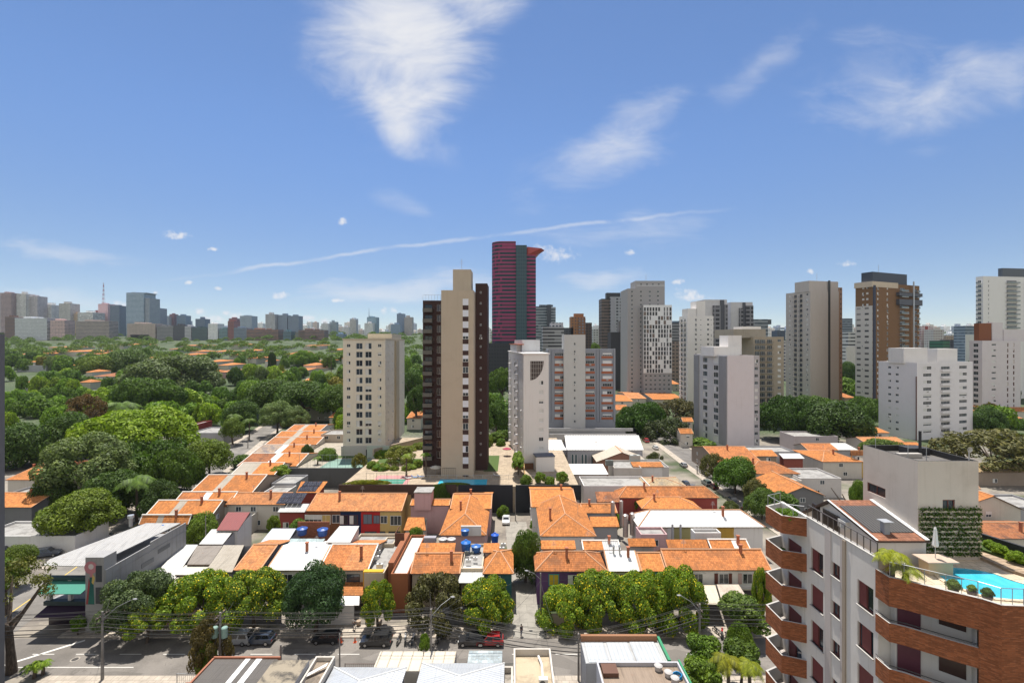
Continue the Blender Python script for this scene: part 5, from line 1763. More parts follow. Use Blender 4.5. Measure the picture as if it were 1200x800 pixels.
# --- pink house and neighbours between terrace and lane
rt = house("pink house with orange ridge roof and a small pink roof tower", 480, 527, 592, 585, 6.4, 7.0, 'gable', T1, WP, 0, ov=.2)
p = dz(592, 6.4)
mb = MB(); mb.box(XP(485.5, p - .5), XP(505, p - .5), p - .5, p + 3, 5.5, 9.3); mb.build("roof_tower", WP, rt)
mb = MB(); mb.box(XP(485, p - .6), XP(506, p - .6), p - .7, p + 3.2, 9.3, 9.55); mb.build("tower_roof", CONC, rt)
house("orange roof against the charcoal wall, second house up from the lane's blue tanks", 527, 576, 596, 578.5, 6.2, 7.6, 'gable', T1, WP, 1, chim=[(.45, .5)])
house("big hipped orange roof with pale verges right of the pink house", 514.5, 570, 627, 0, 5.6, 8.0, 'hipy', T1, WP, 0, yb=592, back='gable', chim=[(.35, .55)])
house("little orange lean-to roof in front of the pink walls", 473, 499, 621, 606, 3.2, 4.6, 'shed', T1, WC, 0, xr=(478, 497), name="lean_to", cat="shed")

# --- right of the lane
house("orange roofed house highest up the right side of the lane", 622, 677, 594, 573, 6.2, 7.8, 'gable', T1, WW, 0, side=2, chim=[(.72, .5)])
house("big hipped orange roof beside the lane behind the street terrace", 633, 699, 628, 0, 6.0, 8.3, 'hipy', T1, WW, 0, yb=592, side=3, back='gable')
house("small orange roof with a grey dormer wall behind the big lane-side hip", 682, 724, 601, 590, 5.6, 6.6, 'gable', T1, WG, 0)
house("small low orange roof in front of the dormer wall", 693, 726, 617, 605, 4.6, 5.8, 'shed', T1, WG, 1)
rt = house("end house on the lane with orange hip and purple, yellow and teal painted front", 627, 712, 669, 645.5, 5.6, 7.4, 'hip', T2, wall((0.12, 0.06, 0.15)), 0)
front(rt, mkwin(1.7, 1.9, 'blind', plain((0.03, 0.28, 0.28), .7), GLASS, .12, plain((0.5, 0.34, 0.02), .7)), 649, 3.1)
for x in (634, 640, 656):
	mb = MB(); mb.box(XP(x, 77), XP(x, 77) + .18, 77.1, 77.3, .2, 5.2); mb.build("teal_post", plain((0.03, 0.28, 0.28), .7), rt)
for x, w_ in ((671, 1.5), (686, 1.5)):
	front(rt, mkwin(w_, 1.5, 'half'), x, 3.3)
rt = house("house with a white painted roof strip and two metal flues", 712.3, 751, 669, 645, 5.6, 7.4, 'gable', PAINTED, WC, 1, ridge=False)
for x in (719, 726):
	mb = MB(); mb.cyl(XP(x, 79.5), 79.5, 6, 8.3, .16, .16, 10); mb.cyl(XP(x, 79.5), 79.5, 8.3, 8.6, .26, .1, 10); mb.build("flue", STEEL, rt)
house("narrow orange roofed house between the white roof strip and the long tiled roof", 751.3, 781, 669, 647.5, 5.6, 7.2, 'gable', T1, wall((0.04, 0.36, 0.32)), 1)
rt = house("long orange tiled terrace with shuttered windows right of the narrow house", 781.3, 905, 668, 643.5, 5.6, 7.5, 'gable', T2, WW, 0)
for x, f_ in ((818, WW), (848, plain((0.10, 0.03, 0.02), .7)), (876, plain((0.45, 0.3, 0.28), .7))):
	front(rt, mkwin(1.6, 1.7, 'clear', FRAME), x, 3.2)
	for s in (-1, 1):
		mb = MB(); mb.box(XP(x, 77) + s * 1.15 - .28, XP(x, 77) + s * 1.15 + .28, 77.1, 77.19, 3.2, 4.9); mb.build("shutter", f_, rt)
mb = MB(); mb.box(XP(780, 77), XP(905, 77), 76.4, 77.3, 2.55, 2.75); mb.build("ledge", WC, rt)
mb = MB(); mb.box(XP(868, 77), XP(896, 77), 76.9, 77.3, .1, 2.5); mb.build("shop_front", plain((0.03, 0.02, 0.035), .4), rt)
mb = MB(); mb.slab((XP(822, 71.5), 71.5, 3.0), (XP(845, 71.5), 71.5, 3.0), (XP(836, 77), 76.4, 3.5), (XP(822, 77), 76.4, 3.5), .1)
simple("canopy", "beige sheet canopy in front of the long tiled terrace", "canopy", mb, sheet((0.50, 0.44, 0.33), .9, .7, .2))
mb = MB(); mb.slab((XP(848, 70.9), 70.9, 2.9), (XP(883, 70.9), 70.9, 2.9), (XP(863, 77), 76.4, 3.6), (XP(838, 77), 76.4, 3.6), .1)
simple("canopy", "larger weathered brown-white sheet canopy over the shop entrance", "canopy", mb, sheet((0.45, 0.38, 0.31), .9, .8, .7))
house("small orange roof sloping behind the end house at the lane", 634, 675, 643, 633, 6.2, 7.0, 'shed', T1, WW, 0)
house("orange rear roof with grey sheet strip behind the white roof strip", 683, 728, 644, 633, 6.0, 6.8, 'gable', (T1, SHG), WW, 0, split=[(.55, 0), (1, 1)])
house("orange rear roof on a grey walled box behind the narrow orange roof", 737, 769, 640, 630.5, 6.2, 7.2, 'shed', T1, WG, 0)
house("pinkish roof hut with a tiny orange canopy below the white hall roof", 751, 782, 626, 0, 6.8, 0, 'flat', None, WP, 1, yb=617, wz=[4.6], name="roof_hut", cat="building")
house("orange rear roof left of the white shed box", 783, 831, 642, 632, 6.0, 7.0, 'shed', T1, WG, 0)
house("orange rear roof with white patched strip, right of the white shed box", 833, 880, 643, 632, 6.0, 7.0, 'gable', (T1, PAINTED, T1), WG, 0, split=[(.6, 0), (.75, 1), (1, 2)])
house("white shed box with a dark opening in front of the white hall", 814, 845, 624, 0, 6.6, 0, 'flat', None, WW, 1, yb=619, name="roof_hut", cat="building", wz=[3.9], wstyle='clear')
rt = house("long hall with a hipped white ribbed roof", 748, 897, 617.5, 597, 6.4, 8.6, 'hip', SHW, WW, 0, name="hall", cat="hall")
yh = dz(617.5, 6.4) + .33
for a_, b_, m_ in ((758, 782, WC), (790, 812, wall((0.33, 0.30, 0.14))), (836, 860, wall((0.42, 0.26, 0.05)))):
	mb = MB(); mb.box(XP(a_, yh), XP(b_, yh), yh - .06, yh + .015, 0, 6.1); mb.build("painted_front", m_, rt)
for x in (788, 797.5):
	mb = MB(); mb.cyl(XP(x, yh - 2), yh - 2, 0, 7.6, .22, .22, 8); mb.build("flue", STEEL, rt)
house("lower front hip of the orange roof cluster by the side street", 752, 822, 596, 582, 4.8, 6.2, 'hip', T1, WRED, 0)
house("large hipped orange roof of the cluster by the side street", 725, 843, 583, 569.5, 5.6, 7.6, 'hip', T2, WRED, 0)
house("low red walled house with a narrow orange roof beside the pale flat roofs", 700, 727, 588, 576, 5.4, 6.8, 'shed', T4, WRED, 1)
house("white painted flat building below the church", 684, 762, 569, 0, 5.4, 0, 'flat', None, WW, 1, yb=558, name="flat_roof_building", cat="building")
house("sandy gravelled low roof beside the white flat building", 755, 806, 570.5, 560, 4.8, 5.8, 'hip', tile((0.55, 0.42, 0.25), .3), WC, 0)
house("shed with white ribbed roof in front of the church", 667, 713, 555.5, 543.5, 5.4, 6.2, 'shed', SHW, wall((0.46, 0.41, 0.37)), 0, name="shed", cat="shed")
house("pale walled flat building with a rooftop cooling box", 720, 752, 548, 0, 6.4, 0, 'flat', None, wall((0.46, 0.42, 0.38)), 0, depth=9, name="flat_roof_building", cat="building")
house("light grey walled block at the side street corner", 753, 784, 547, 0, 6.0, 0, 'flat', None, wall((0.50, 0.48, 0.46)), 0, depth=9, name="flat_roof_building", cat="building")
house("small flat orange roof tucked behind the cooling box", 742, 778, 547, 541, 6.2, 6.9, 'shed', T1, WW, 0)
house("brown gabled house with pale verges in front of the church", 699, 759, 541, 0, 5.2, 8.2, 'gabley', sheet((0.42, 0.36, 0.28), .4), wall((0.30, 0.16, 0.11)), 0, depth=10)

def church():
	Y0 = dz(526.5, 7.0)
	x0, x1 = XP(665, Y0), XP(753, Y0)
	Y1 = dz(510, 10.5)
	rt = root("church", "grey church hall with a big white roof and tall arched windows", "church", ((x0 + x1) / 2, Y1, 0))
	g = wall((0.36, 0.36, 0.39), dirt=.15)
	mb = MB()
	yb = 2 * Y1 - Y0
	mb.face([(x0, Y0, 0), (x1, Y0, 0), (x1, Y0, 6.9), (x0, Y0, 6.9)])
	mb.face([(x1, yb, 0), (x0, yb, 0), (x0, yb, 6.9), (x1, yb, 6.9)])
	for x, s in ((x0, 1), (x1, -1)):
		P = [(x, yb, 0), (x, Y0, 0), (x, Y0, 6.9), (x, Y1, 10.4), (x, yb, 6.9)]
		mb.face(P if s > 0 else P[::-1])
	mb.build("wall", g, rt)
	mb = MB()
	mb.slab((x0 - .3, Y0 - .3, 6.95), (x1 + .3, Y0 - .3, 6.95), (x1 + .3, Y1, 10.55), (x0 - .3, Y1, 10.55), .15)
	mb.slab((x1 + .3, yb + .3, 6.95), (x0 - .3, yb + .3, 6.95), (x0 - .3, Y1 + .003, 10.55), (x1 + .3, Y1 + .003, 10.55), .15)
	mb.build("roof", SHW, rt)
	for px in (671, 675, 682.5, 686.5, 694, 698, 705.5, 709.5, 717, 721):
		x = XP(px, Y0)
		mb = MB()
		w_, zb, zs = .48, 1.4, 5.0
		out = [(x - w_, zb), (x + w_, zb), (x + w_, zs)] + [(x + w_ * math.cos(a), zs + w_ * math.sin(a)) for a in np.linspace(.2, math.pi - .2, 7)] + [(x - w_, zs)]
		mb.face([(a, Y0 - .03, b) for a, b in out], 0)
		inn = [(x + (a - x) * .66, zb + (b - zb) * .95 + .12) for a, b in out]
		mb.face([(a, Y0 - .035, b) for a, b in inn], 1)
		mb.build("arched_window", [plain((0.62, 0.62, 0.62), .7), plain((0.06, 0.11, 0.13), .2)], rt)
	mb = MB(); mb.slab((x0 - 7, Y0 + 1, 6.6), (x0 - .35, Y0 + 1, 6.6), (x0 - 1.5, Y1, 9.0), (x0 - 7, Y1, 9.0), .12); mb.build("annex_roof", SHW, rt)
	mb = MB(); mb.box(x0 - 6.8, x0 - .02, Y0 + 1.3, Y1, 0, 6.4); mb.build("annex", g, rt)
	for k, px in enumerate((649.5, 657, 662)):
		put("window", mkwin(1.2, 1.4, 'clear'), rt, (XP(px, Y0 + 1.3), Y0 + 1.28, 3.6))
	mb = MB(); mb.box(XP(698.6, Y0 + 2), XP(699, Y0 + 2), Y0 + 2, Y0 + 2.1, 7.4, 9.6); mb.box(XP(697, Y0 + 2), XP(700.6, Y0 + 2), Y0 + 2, Y0 + 2.1, 9.0, 9.15); mb.build("roof_cross", WC, rt)

church()
mb = MB(); mb.box(XP(640, 205), XP(733, 205), 187, 187.4, 0, 6.2)
simple("boundary_wall", "long pale grey boundary wall behind the church roof", "wall", mb, wall((0.42, 0.41, 0.40)))

# --- houses along the left side street, stepping away (right of the street, one behind the other)
LS = [("nearest orange roof of the row along the tree-lined side street", 162, 221, 614, 603, T1, 5.0, 6.6, WB),
	  ("second orange roof of the side street row, brown parapet wall", 171, 250, 602, 586, T1, 5.2, 7.0, WB),
	  ("third orange roof of the side street row, darker ridge", 199, 267, 593, 576, T2, 5.4, 7.4, WC),
	  ("fourth orange roof of the side street row, the widest one with dark end wall", 222, 296, 577, 556, T1, 5.4, 7.8, WB),
	  ("fifth house of the side street row, white wall and pale sheet roof", 270, 322, 556, 542, SHT, 5.6, 7.4, WW),
	  ("sixth house of the side street row, brown and orange tiles with pale patches", 277, 348, 546, 531, T4, 5.6, 7.4, WC),
	  ("seventh house of the side street row, pale tan roof", 292, 352, 533, 521, tile((0.48, 0.36, 0.26), .6), 5.6, 7.2, WW),
	  ("eighth house of the side street row, orange and cream stripes", 306, 368, 524, 512, T3, 5.6, 7.4, WW),
	  ("ninth house of the side street row, orange roof with white verges", 318, 378, 515, 505, T1, 5.6, 7.4, WW),
	  ("tenth house of the side street row, orange roof against the tall house", 333, 374, 506, 497.5, T2, 5.6, 7.0, WW)]
for l, x0, x1, ye, yr, m, ze, zr, wm in LS:
	k_ = int(x0) % 3
	house(l, x0, x1, ye, yr, ze, zr, 'gable', (m, (SHT, PAINTED, T4)[k_], T1), wm, 1, side=2, group="houses of the side street row", split=[(.34 + .1 * k_, 0), (.46 + .1 * k_, 1), (1, 2)], chim=[(.7, .4)])
house("beige two storey house with old arched window between the row and the cream tower", 376, 402, 509, 0, 8.0, 0, 'flat', None, wall((0.44, 0.38, 0.31)), 2, depth=10)
house("small pale grey house with orange canopy below the nearest row roofs", 262, 288, 609, 0, 4.0, 0, 'flat', None, WC, 1, depth=6)

# --- left edge: roofs beside and across the side street
house("orange roofed house on the left beside the white car park", 6, 66, 562, 542, 4.6, 6.6, 'gable', T1, WC, 1, side=1)
house("dark walled shop with orange roof and yellow stripe near the concrete tower", -40, 37, 594, 577, 4.8, 6.4, 'gable', T1, WDG, 0)
house("low white flat building with car park in front of it", -30, 88, 628, 0, 3.4, 0, 'flat', None, WW, 0, depth=8, name="flat_roof_building", cat="building")
house("orange roof half hidden under the pale flowering tree", 90, 122, 551, 545, 4.6, 5.4, 'gable', T1, WC, 0)
house("small pale sheds cluster roof near the orange roofed house", 2, 40, 580, 0, 3.0, 0, 'flat', None, WG, 0, depth=7, name="shed", cat="shed")

# --- right of the right street
RS = [("orange roof at the foot of the pinkish white tower", 840, 893, 541, 523, 5.2, 7.6, 'gable', T2, WB),
	  ("small orange roof behind the red end wall", 885, 912, 534.5, 527, 6.0, 7.2, 'shed', T1, WB),
	  ("orange roof with pale tiles at its street end, behind the white roof terrace", 876, 938, 555, 540, 5.6, 7.6, 'hip', T2, WC),
	  ("long orange roof in front of the white roof terrace", 915, 968, 581, 556, 5.2, 7.4, 'gabley', T1, WDG)]
for l, x0, x1, ye, yr, ze, zr, kd, m, wm in RS:
	house(l, x0, x1, ye, yr, ze, zr, kd, m, wm, 1, side=2, depth=14)
house("house with white tiled roof terrace and a red figure standing on it", 894, 940, 563, 0, 5.0, 0, 'flat', None, WC, 2, yb=557)
house("grey walled house with a green-grey flat roof and white tanks", 938, 986, 560, 0, 5.4, 0, 'flat', None, wall((0.5, 0.48, 0.46)), 1, yb=548, name="flat_roof_building", cat="building")
house("low house with a red end wall and pale sheet roof", 918, 943, 537, 531, 5.6, 6.6, 'shed', SHL, wall((0.24, 0.07, 0.05)), 0)
house("long lilac grey flat building in front of the dark spreading trees", 931, 982, 511, 0, 6.6, 0, 'flat', None, wall((0.42, 0.38, 0.38)), 1, depth=10, name="flat_roof_building", cat="building")
house("orange roof below the lilac grey flat building", 947, 983, 527.5, 519.5, 5.4, 6.8, 'gable', T2, WC, 0)
house("grey house wall with pale sheet roof right of the orange roof", 981, 1006, 527, 519, 5.2, 6.2, 'shed', SHL, WG, 0)
house("orange roofed house with small annex left of the tall roof box", 964, 1012, 541, 528, 5.4, 7.0, 'hip', T1, WC, 1)
house("yellow two storey house with balcony left of the tall roof box", 996, 1016, 533, 528, 7.0, 8.4, 'gable', T3, WY, 1)
house("grey low walls at the foot of the dark spreading trees", 880, 932, 529, 0, 4.6, 0, 'flat', None, WG, 1, depth=9, name="flat_roof_building", cat="building")
house("orange roofed house with roof windows right of the tall roof box", 1118, 1200, 597, 574, 6.0, 9.0, 'gabley', T1, WC, 1, depth=14, xr=1165)
house("grey house with a blue tarp right of the tall roof box", 1180, 1235, 594, 0, 5.4, 0, 'flat', None, WG, 1, depth=9)
house("low orange roofs below the planted strip right of the roof terrace", 1140, 1240, 631, 612, 4.0, 5.4, 'gable', T4, WC, 0)
house("long tan roofed house behind the wide bare tree", 1120, 1215, 553, 543, 4.2, 6.0, 'gable', tile((0.52, 0.36, 0.18), .5), WB, 1)
house("orange roof left of the long tan roofed house", 1122, 1150, 573, 566, 4.2, 5.4, 'gable', tile((0.55, 0.38, 0.26), .4), WC, 0)
R2 = [("orange roof in front of the white mid-rise's left corner", 1018, 1043, 507, 497, T1), ("wide low orange roof left of the white mid-rise foot", 1017, 1066, 521, 512, T3), ("orange roof directly before the white mid-rise", 1040, 1085, 526, 518, T1),
	  ("small orange roof beyond the white mid-rise, by the lilac block", 1153, 1182, 479, 471, T1), ("orange roof by the lilac block, nearer one", 1170, 1200, 490, 481, T3), ("orange roof at the picture edge by the lilac block", 1186, 1215, 482, 477, T1),
	  ("wide orange roof behind the dark street trees", 765, 802, 468, 460, T1), ("orange and white roof left of the wide orange one", 738, 758, 467, 459, T3), ("orange roof beside the brick-banded block", 721, 742, 470, 462, T1),
	  ("small orange roof right of the dark street trees", 797, 813, 508, 502, T1), ("orange roof peeking out under the dark street trees", 800, 813, 494, 489, T1), ("orange roof low beside the crossword tower", 788, 797, 450, 444, T1),
	  ("orange roof under the dark spreading trees", 890, 905, 482, 476, T1), ("orange roof behind the broad grey-beige tower", 990, 1003, 466, 460, T1), ("white roof behind the wide orange one", 741, 760, 488, 482, SHW),
	  ("orange roof between brown tower and brick-banded block", 574, 582, 494, 488, T1), ("orange roof by the cream tower with blue wall", 476, 494, 490, 482, T1), ("orange roof by the brick-banded block, lower one", 722, 738, 480, 474, T2)]
for l, x0, x1, ye, yr, m in R2:
	house(l, x0, x1, ye, yr, 5.6, 7.2, 'gable', m, WC, 1)
house("white low building seen between cream and brown towers", 474, 494, 425, 0, 7, 0, 'flat', None, WW, 0, depth=16, name="building", cat="building")
house("small white house beyond the path between brown tower and white tower", 574, 592, 473, 468, 5.6, 7, 'gable', WW, WW, 1)
# --- the wooded district at the left
GD = [("white cubic house in the wooded district with two dark windows", 272, 299, 434, 0, 8.0, 0, 'flat', None, WW, 2), ("orange roofed villa with solar panels in the wooded district", 325, 348, 437, 428.5, 6, 8, 'gable', T1, WSAND, 2),
	  ("yellow walled villa with orange hip roof right of the white cubic house", 300, 322, 438, 432, 5.6, 7.4, 'hip', T1, WY, 2), ("white walled villa with brown tiled roof before the giant pale tree", 108, 139, 441, 433, 6.4, 8.6, 'gable', T4, WW, 2),
	  ("orange roof low in front of the brown tiled villa", 117, 145, 457, 449, 5.0, 6.5, 'hip', T1, WP, 1), ("grey concrete bunker-like house in the wooded district", 20, 54, 428, 0, 7, 0, 'flat', None, WG, 0),
	  ("cream villa with orange hip roof right of the grey bunker-like house", 64, 85, 425, 421, 6, 7.6, 'hip', T1, WSAND, 1), ("orange villa above the grey bunker-like house", 25, 53, 424, 420.5, 6, 7.4, 'hip', T1, WC, 1),
	  ("white house with tan roof and large windows, among trees at the far left", 26, 62, 448, 443, 6, 7.4, 'gable', T4, WW, 3), ("pinkish house with orange roof beside the white cubic house", 256, 272, 436, 431, 6, 7.4, 'gable', T3, WP, 1),
	  ("grey two storey house with orange hip roof before the cream tower", 357, 388, 478, 472, 7.0, 8.6, 'hip', T1, wall((0.36, 0.34, 0.27)), 3), ("orange roof left of the cream tower's foot", 385, 402, 489, 482, 5.4, 7, 'gable', T1, WC, 1),
	  ("small white building among the trees left of the cream tower", 383, 396, 449, 0, 5, 0, 'flat', None, WW, 1), ("long orange roof among trees left of the cream tower", 352, 383, 447, 442, 5, 6.5, 'gable', T1, WC, 0),
	  ("orange roof high in the wooded district, right part", 371, 385, 423, 419, 5, 7, 'hip', T1, WC, 0), ("brick house with white front flat roof by the side street junction", 222, 262, 507, 0, 5, 0, 'flat', None, WG, 0),
	  ("brick red end wall building by the side street junction", 215, 224, 499, 0, 7, 0, 'flat', None, WRED, 0), ("white flat roof in the tree belt", 180, 202, 416, 0, 7, 0, 'flat', None, WW, 0),
	  ("long white wall below the brown tiled villa", 88, 112, 459, 0, 3, 0, 'flat', None, WW, 0), ("blue-grey low roof near the concrete tower", 5, 36, 461, 0, 4, 0, 'flat', None, wall((0.12, 0.16, 0.2)), 0)]
for l, x0, x1, ye, yr, ze, zr, kd, m, wm, nw in GD:
	house(l, x0, x1, ye, yr, ze, zr, kd, m, wm, nw, depth=14)
FARH = [(40, 58, 412, 408), (112, 122, 425, 421), (125, 140, 418, 414), (205, 220, 416, 412), (255, 268, 428, 424), (282, 296, 411, 408), (355, 370, 428, 424), (130, 145, 404, 401), (310, 325, 407, 404), (210, 225, 405, 402), (270, 285, 404, 401), (355, 375, 405, 402), (240, 250, 436, 432), (385, 398, 410, 407), (80, 96, 428, 424), (340, 352, 421, 417), (68, 92, 412, 408), (95, 108, 415, 411), (150, 170, 421, 417), (100, 108, 436, 432), (222, 232, 412, 409), (330, 345, 415, 411), (345, 352, 413, 410), (310, 318, 423, 420), (268, 278, 416, 412), (290, 300, 420, 416),
		(240, 252, 424, 420), (160, 172, 437, 434), (92, 106, 448, 444), (56, 70, 407, 404), (400, 407, 420, 417), (198, 204, 409, 406), (250, 258, 412, 409), (20, 30, 415, 411)]
for x0, x1, ye, yr in FARH:
	house("tree-hidden orange roofed house", x0, x1, ye, yr, 7, 9, 'hip', T1, WC, 0, auto=True)

# ------------------------------------------------------------------ trees
def crown_mesh(seed, lobes, leaves, size, flat, mat, spread=.62, lobe=.42, under=.25, dome=False, fill=.15):
	"""leaf-sized faces on many lobes; unit radius, z from about -1 to 1 before scaling"""
	r = np.random.RandomState(seed)
	C, L = [], []
	for i in range(lobes):
		th = 2 * math.pi * (i * 0.618034) + r.uniform(-.5, .5)
		if dome:
			rad = math.sqrt((i + .5) / lobes) * .80
			z = .62 * math.sqrt(max(0, 1 - rad * rad)) + r.uniform(-.15, .1) - .15
		else:
			zc = -under + (1 + under) * ((i + .5) / lobes)
			zc = min(.98, zc)
			rad = math.sqrt(max(0, 1 - zc * zc)) * spread * r.uniform(.75, 1.2) + .05
			z = zc * spread
		C.append((rad * math.cos(th), rad * math.sin(th), z))
		L.append(lobe * r.uniform(.65, 1.2))
	C = np.array(C); L = np.array(L)
	n = leaves
	w = L ** 2; w /= w.sum()
	k = r.choice(lobes, n, p=w)
	d = r.normal(size=(n, 3)); d[:, 2] = d[:, 2] * .8 + .28
	d /= np.linalg.norm(d, axis=1)[:, None]
	rad = 1 - np.abs(r.normal(0, .12, n)) - (r.rand(n) < fill) * r.uniform(0, .6, n)
	pos = C[k] + d * (L[k] * rad)[:, None] * np.array([1, 1, .8])
	pos[:, 2] *= flat
	nrm = d + r.normal(size=(n, 3)) * .55 + np.array([0, 0, .35])
	nrm /= np.linalg.norm(nrm, axis=1)[:, None]
	t = np.cross(nrm, r.normal(size=(n, 3))); t /= np.linalg.norm(t, axis=1)[:, None]
	b = np.cross(nrm, t)
	s = size * r.uniform(.55, 1.25, n)
	t *= s[:, None]; b *= (s * r.uniform(.45, .75, n))[:, None]
	P = np.stack([pos - t, pos - b * .9 + t * .15, pos + t, pos + b * .9 - t * .1], 1).reshape(-1, 3)
	return leaf_mesh(P, mat, "crown")

def leaf_mesh(P, mat, name):
	n = len(P) // 4
	me = bpy.data.meshes.new(name)
	me.vertices.add(n * 4); me.loops.add(n * 4); me.polygons.add(n)
	me.vertices.foreach_set('co', P.astype(np.float32).ravel())
	me.loops.foreach_set('vertex_index', np.arange(n * 4, dtype=np.int32))
	me.polygons.foreach_set('loop_start', np.arange(0, n * 4, 4, dtype=np.int32))
	me.polygons.foreach_set('loop_total', np.full(n, 4, dtype=np.int32))
	me.materials.append(mat)
	me.update(calc_edges=True)
	return me

LEAF = leaf((0.105, 0.160, 0.022))
LEAFD = leaf((0.055, 0.098, 0.018))
LEAFP = leaf((0.135, 0.165, 0.065), .25)
LEAFY = leaf((0.155, 0.235, 0.016))
LEAFO = leaf((0.115, 0.115, 0.045), .25)
FLOWER = leaf((0.80, 0.60, 0.012), .1, .2)
BARK = bark()
CR = {'round': [crown_mesh(100 + i, 26, 20000, .042, .95, LEAF) for i in range(3)],
	  'dark': [crown_mesh(110 + i, 24, 22000, .042, .95, LEAFD, fill=.3) for i in range(3)],
	  'pale': [crown_mesh(120 + i, 34, 22000, .035, .9, LEAFP, lobe=.30, spread=.72) for i in range(2)],
	  'dome': [crown_mesh(130 + i, 80, 34000, .027, .9, LEAFY, lobe=.20, dome=True) for i in range(2)],
	  'layer': [crown_mesh(140 + i, 44, 28000, .032, .8, LEAF, lobe=.26, dome=True) for i in range(2)],
	  'airy': [crown_mesh(150 + i, 34, 8000, .043, .9, LEAFO, lobe=.24, spread=.75) for i in range(2)],
	  'thin': [crown_mesh(220, 26, 2600, .042, .9, LEAFO, lobe=.22, spread=.8)],
	  'flower': [crown_mesh(160 + i, 36, 26000, .034, .9, LEAFY, lobe=.27, spread=.74, fill=.2) for i in range(3)],
	  'mango': [crown_mesh(170, 30, 32000, .034, 1.0, leaf((0.042, 0.088, 0.026)), lobe=.33, spread=.68, fill=.35)],
	  'bush': [crown_mesh(180 + i, 14, 5000, .085, .95, LEAF, under=.6) for i in range(2)],
	  'far': [crown_mesh(190 + i, 16, 3600, .09, .9, LEAF) for i in range(4)],
	  'fard': [crown_mesh(200 + i, 16, 3600, .09, .95, LEAFD) for i in range(3)],
	  'farp': [crown_mesh(210 + i, 18, 3600, .085, .9, LEAFP, lobe=.34) for i in range(2)]}
FLOWERS = [crown_mesh(160 + i, 36, 1700, .024, .9, FLOWER, lobe=.285, spread=.74, fill=0) for i in range(3)]

def trunk_mesh(seed, limbs=5, th=.035):
	"""unit trunk: foot at 0, first forks at .45, limbs to about 1"""
	q = random.Random(seed)
	mb = MB()
	bend = (q.uniform(-.05, .05), q.uniform(-.05, .05))
	mb.tube([(0, 0, -.02), (bend[0] * .5, bend[1] * .5, .25), (bend[0], bend[1], .5)], [th * 1.4, th, th * .85], 8)
	for i in range(limbs):
		a = 2 * math.pi * i / limbs + q.uniform(-.4, .4)
		l = q.uniform(.25, .42)
		z1 = q.uniform(.72, .95)
		mb.tube([(bend[0], bend[1], .42 + .02 * i), (bend[0] + math.cos(a) * l * .45, bend[1] + math.sin(a) * l * .45, .62), (bend[0] + math.cos(a) * l, bend[1] + math.sin(a) * l, z1)], [th * .7, th * .5, th * .2], 6)
	return mb.mesh("trunk", [BARK])

TRUNK = [trunk_mesh(i) for i in range(4)]
EXT = {}
for lot in CR.values():
	for me in lot:
		co = np.zeros(len(me.vertices) * 3, dtype=np.float32); me.vertices.foreach_get('co', co); co = co.reshape(-1, 3)
		EXT[me.name] = (float(np.percentile(np.hypot(co[:, 0], co[:, 1]), 96)), float(np.percentile(co[:, 2], .6)), float(np.percentile(co[:, 2], 99.6)))
TREES = []
NT_ = [0]

def tree(label, px, ytop, wpx, h=None, d=None, style='round', tint=(1, 1, 1), ch=None, flowers=0, name="tree", cat="tree", group=None, auto=False, parts=True, x=None, z0=None, asp=1.0):
	"""px: photo column of the crown, ytop: photo row of its top, wpx: width in photo pixels; give the height h or the distance d"""
	if d is None:
		d = dz(ytop, h)
	g = terr(0, d) if z0 is None else z0
	top = ZP(ytop, d)
	h = top - g
	X = XP(px, d)
	Rr = wpx / 2 * d / F
	q = random.Random(int(px * 7 + ytop * 13 + d))
	ch = ch or min(h * .9, Rr * 1.7)
	crowns = CR[style]
	k = q.randrange(len(crowns))
	me = crowns[k]
	xr_, za, zb = EXT[me.name]
	sz = ch / (zb - za)
	cz = top - zb * sz
	NT_[0] += 1
	kw = (Rr / xr_, Rr * asp / xr_, sz)
	if not parts:
		o = bpy.data.objects.new(name, me)
		COL.objects.link(o)
		o.location = (X, d, cz)
		rt = o
	else:
		rt = root(name, None, cat, (X, d, g), group)
		if ch < h * .97:
			t = put("trunk", TRUNK[q.randrange(4)], rt, (X, d, g), q.uniform(0, 6.28))
			hh = (top - ch * .35 - g)
			t.scale = (max(hh, Rr * .9), max(hh, Rr * .9), hh)
		o = put("crown", me, rt, (X, d, cz))
	o.rotation_euler = (0, 0, q.uniform(0, 6.28) if asp == 1.0 else 0)
	o.scale = kw
	v = q.uniform(.85, 1.65) if auto else q.uniform(.9, 1.15)
	o.color = (tint[0] * v, tint[1] * v, tint[2] * v, 1)
	if flowers:
		f = put("blossom", FLOWERS[k], rt, (X, d, cz))
		f.rotation_euler = o.rotation_euler
		f.scale = tuple(s * 1.01 for s in kw)
		f.color = (flowers, flowers, flowers, 1)
	tag(rt, None if auto else label, cat, group)
	if auto:
		AUTO.append((rt, label, X, d))
	TREES.append((X, d, Rr))
	return rt

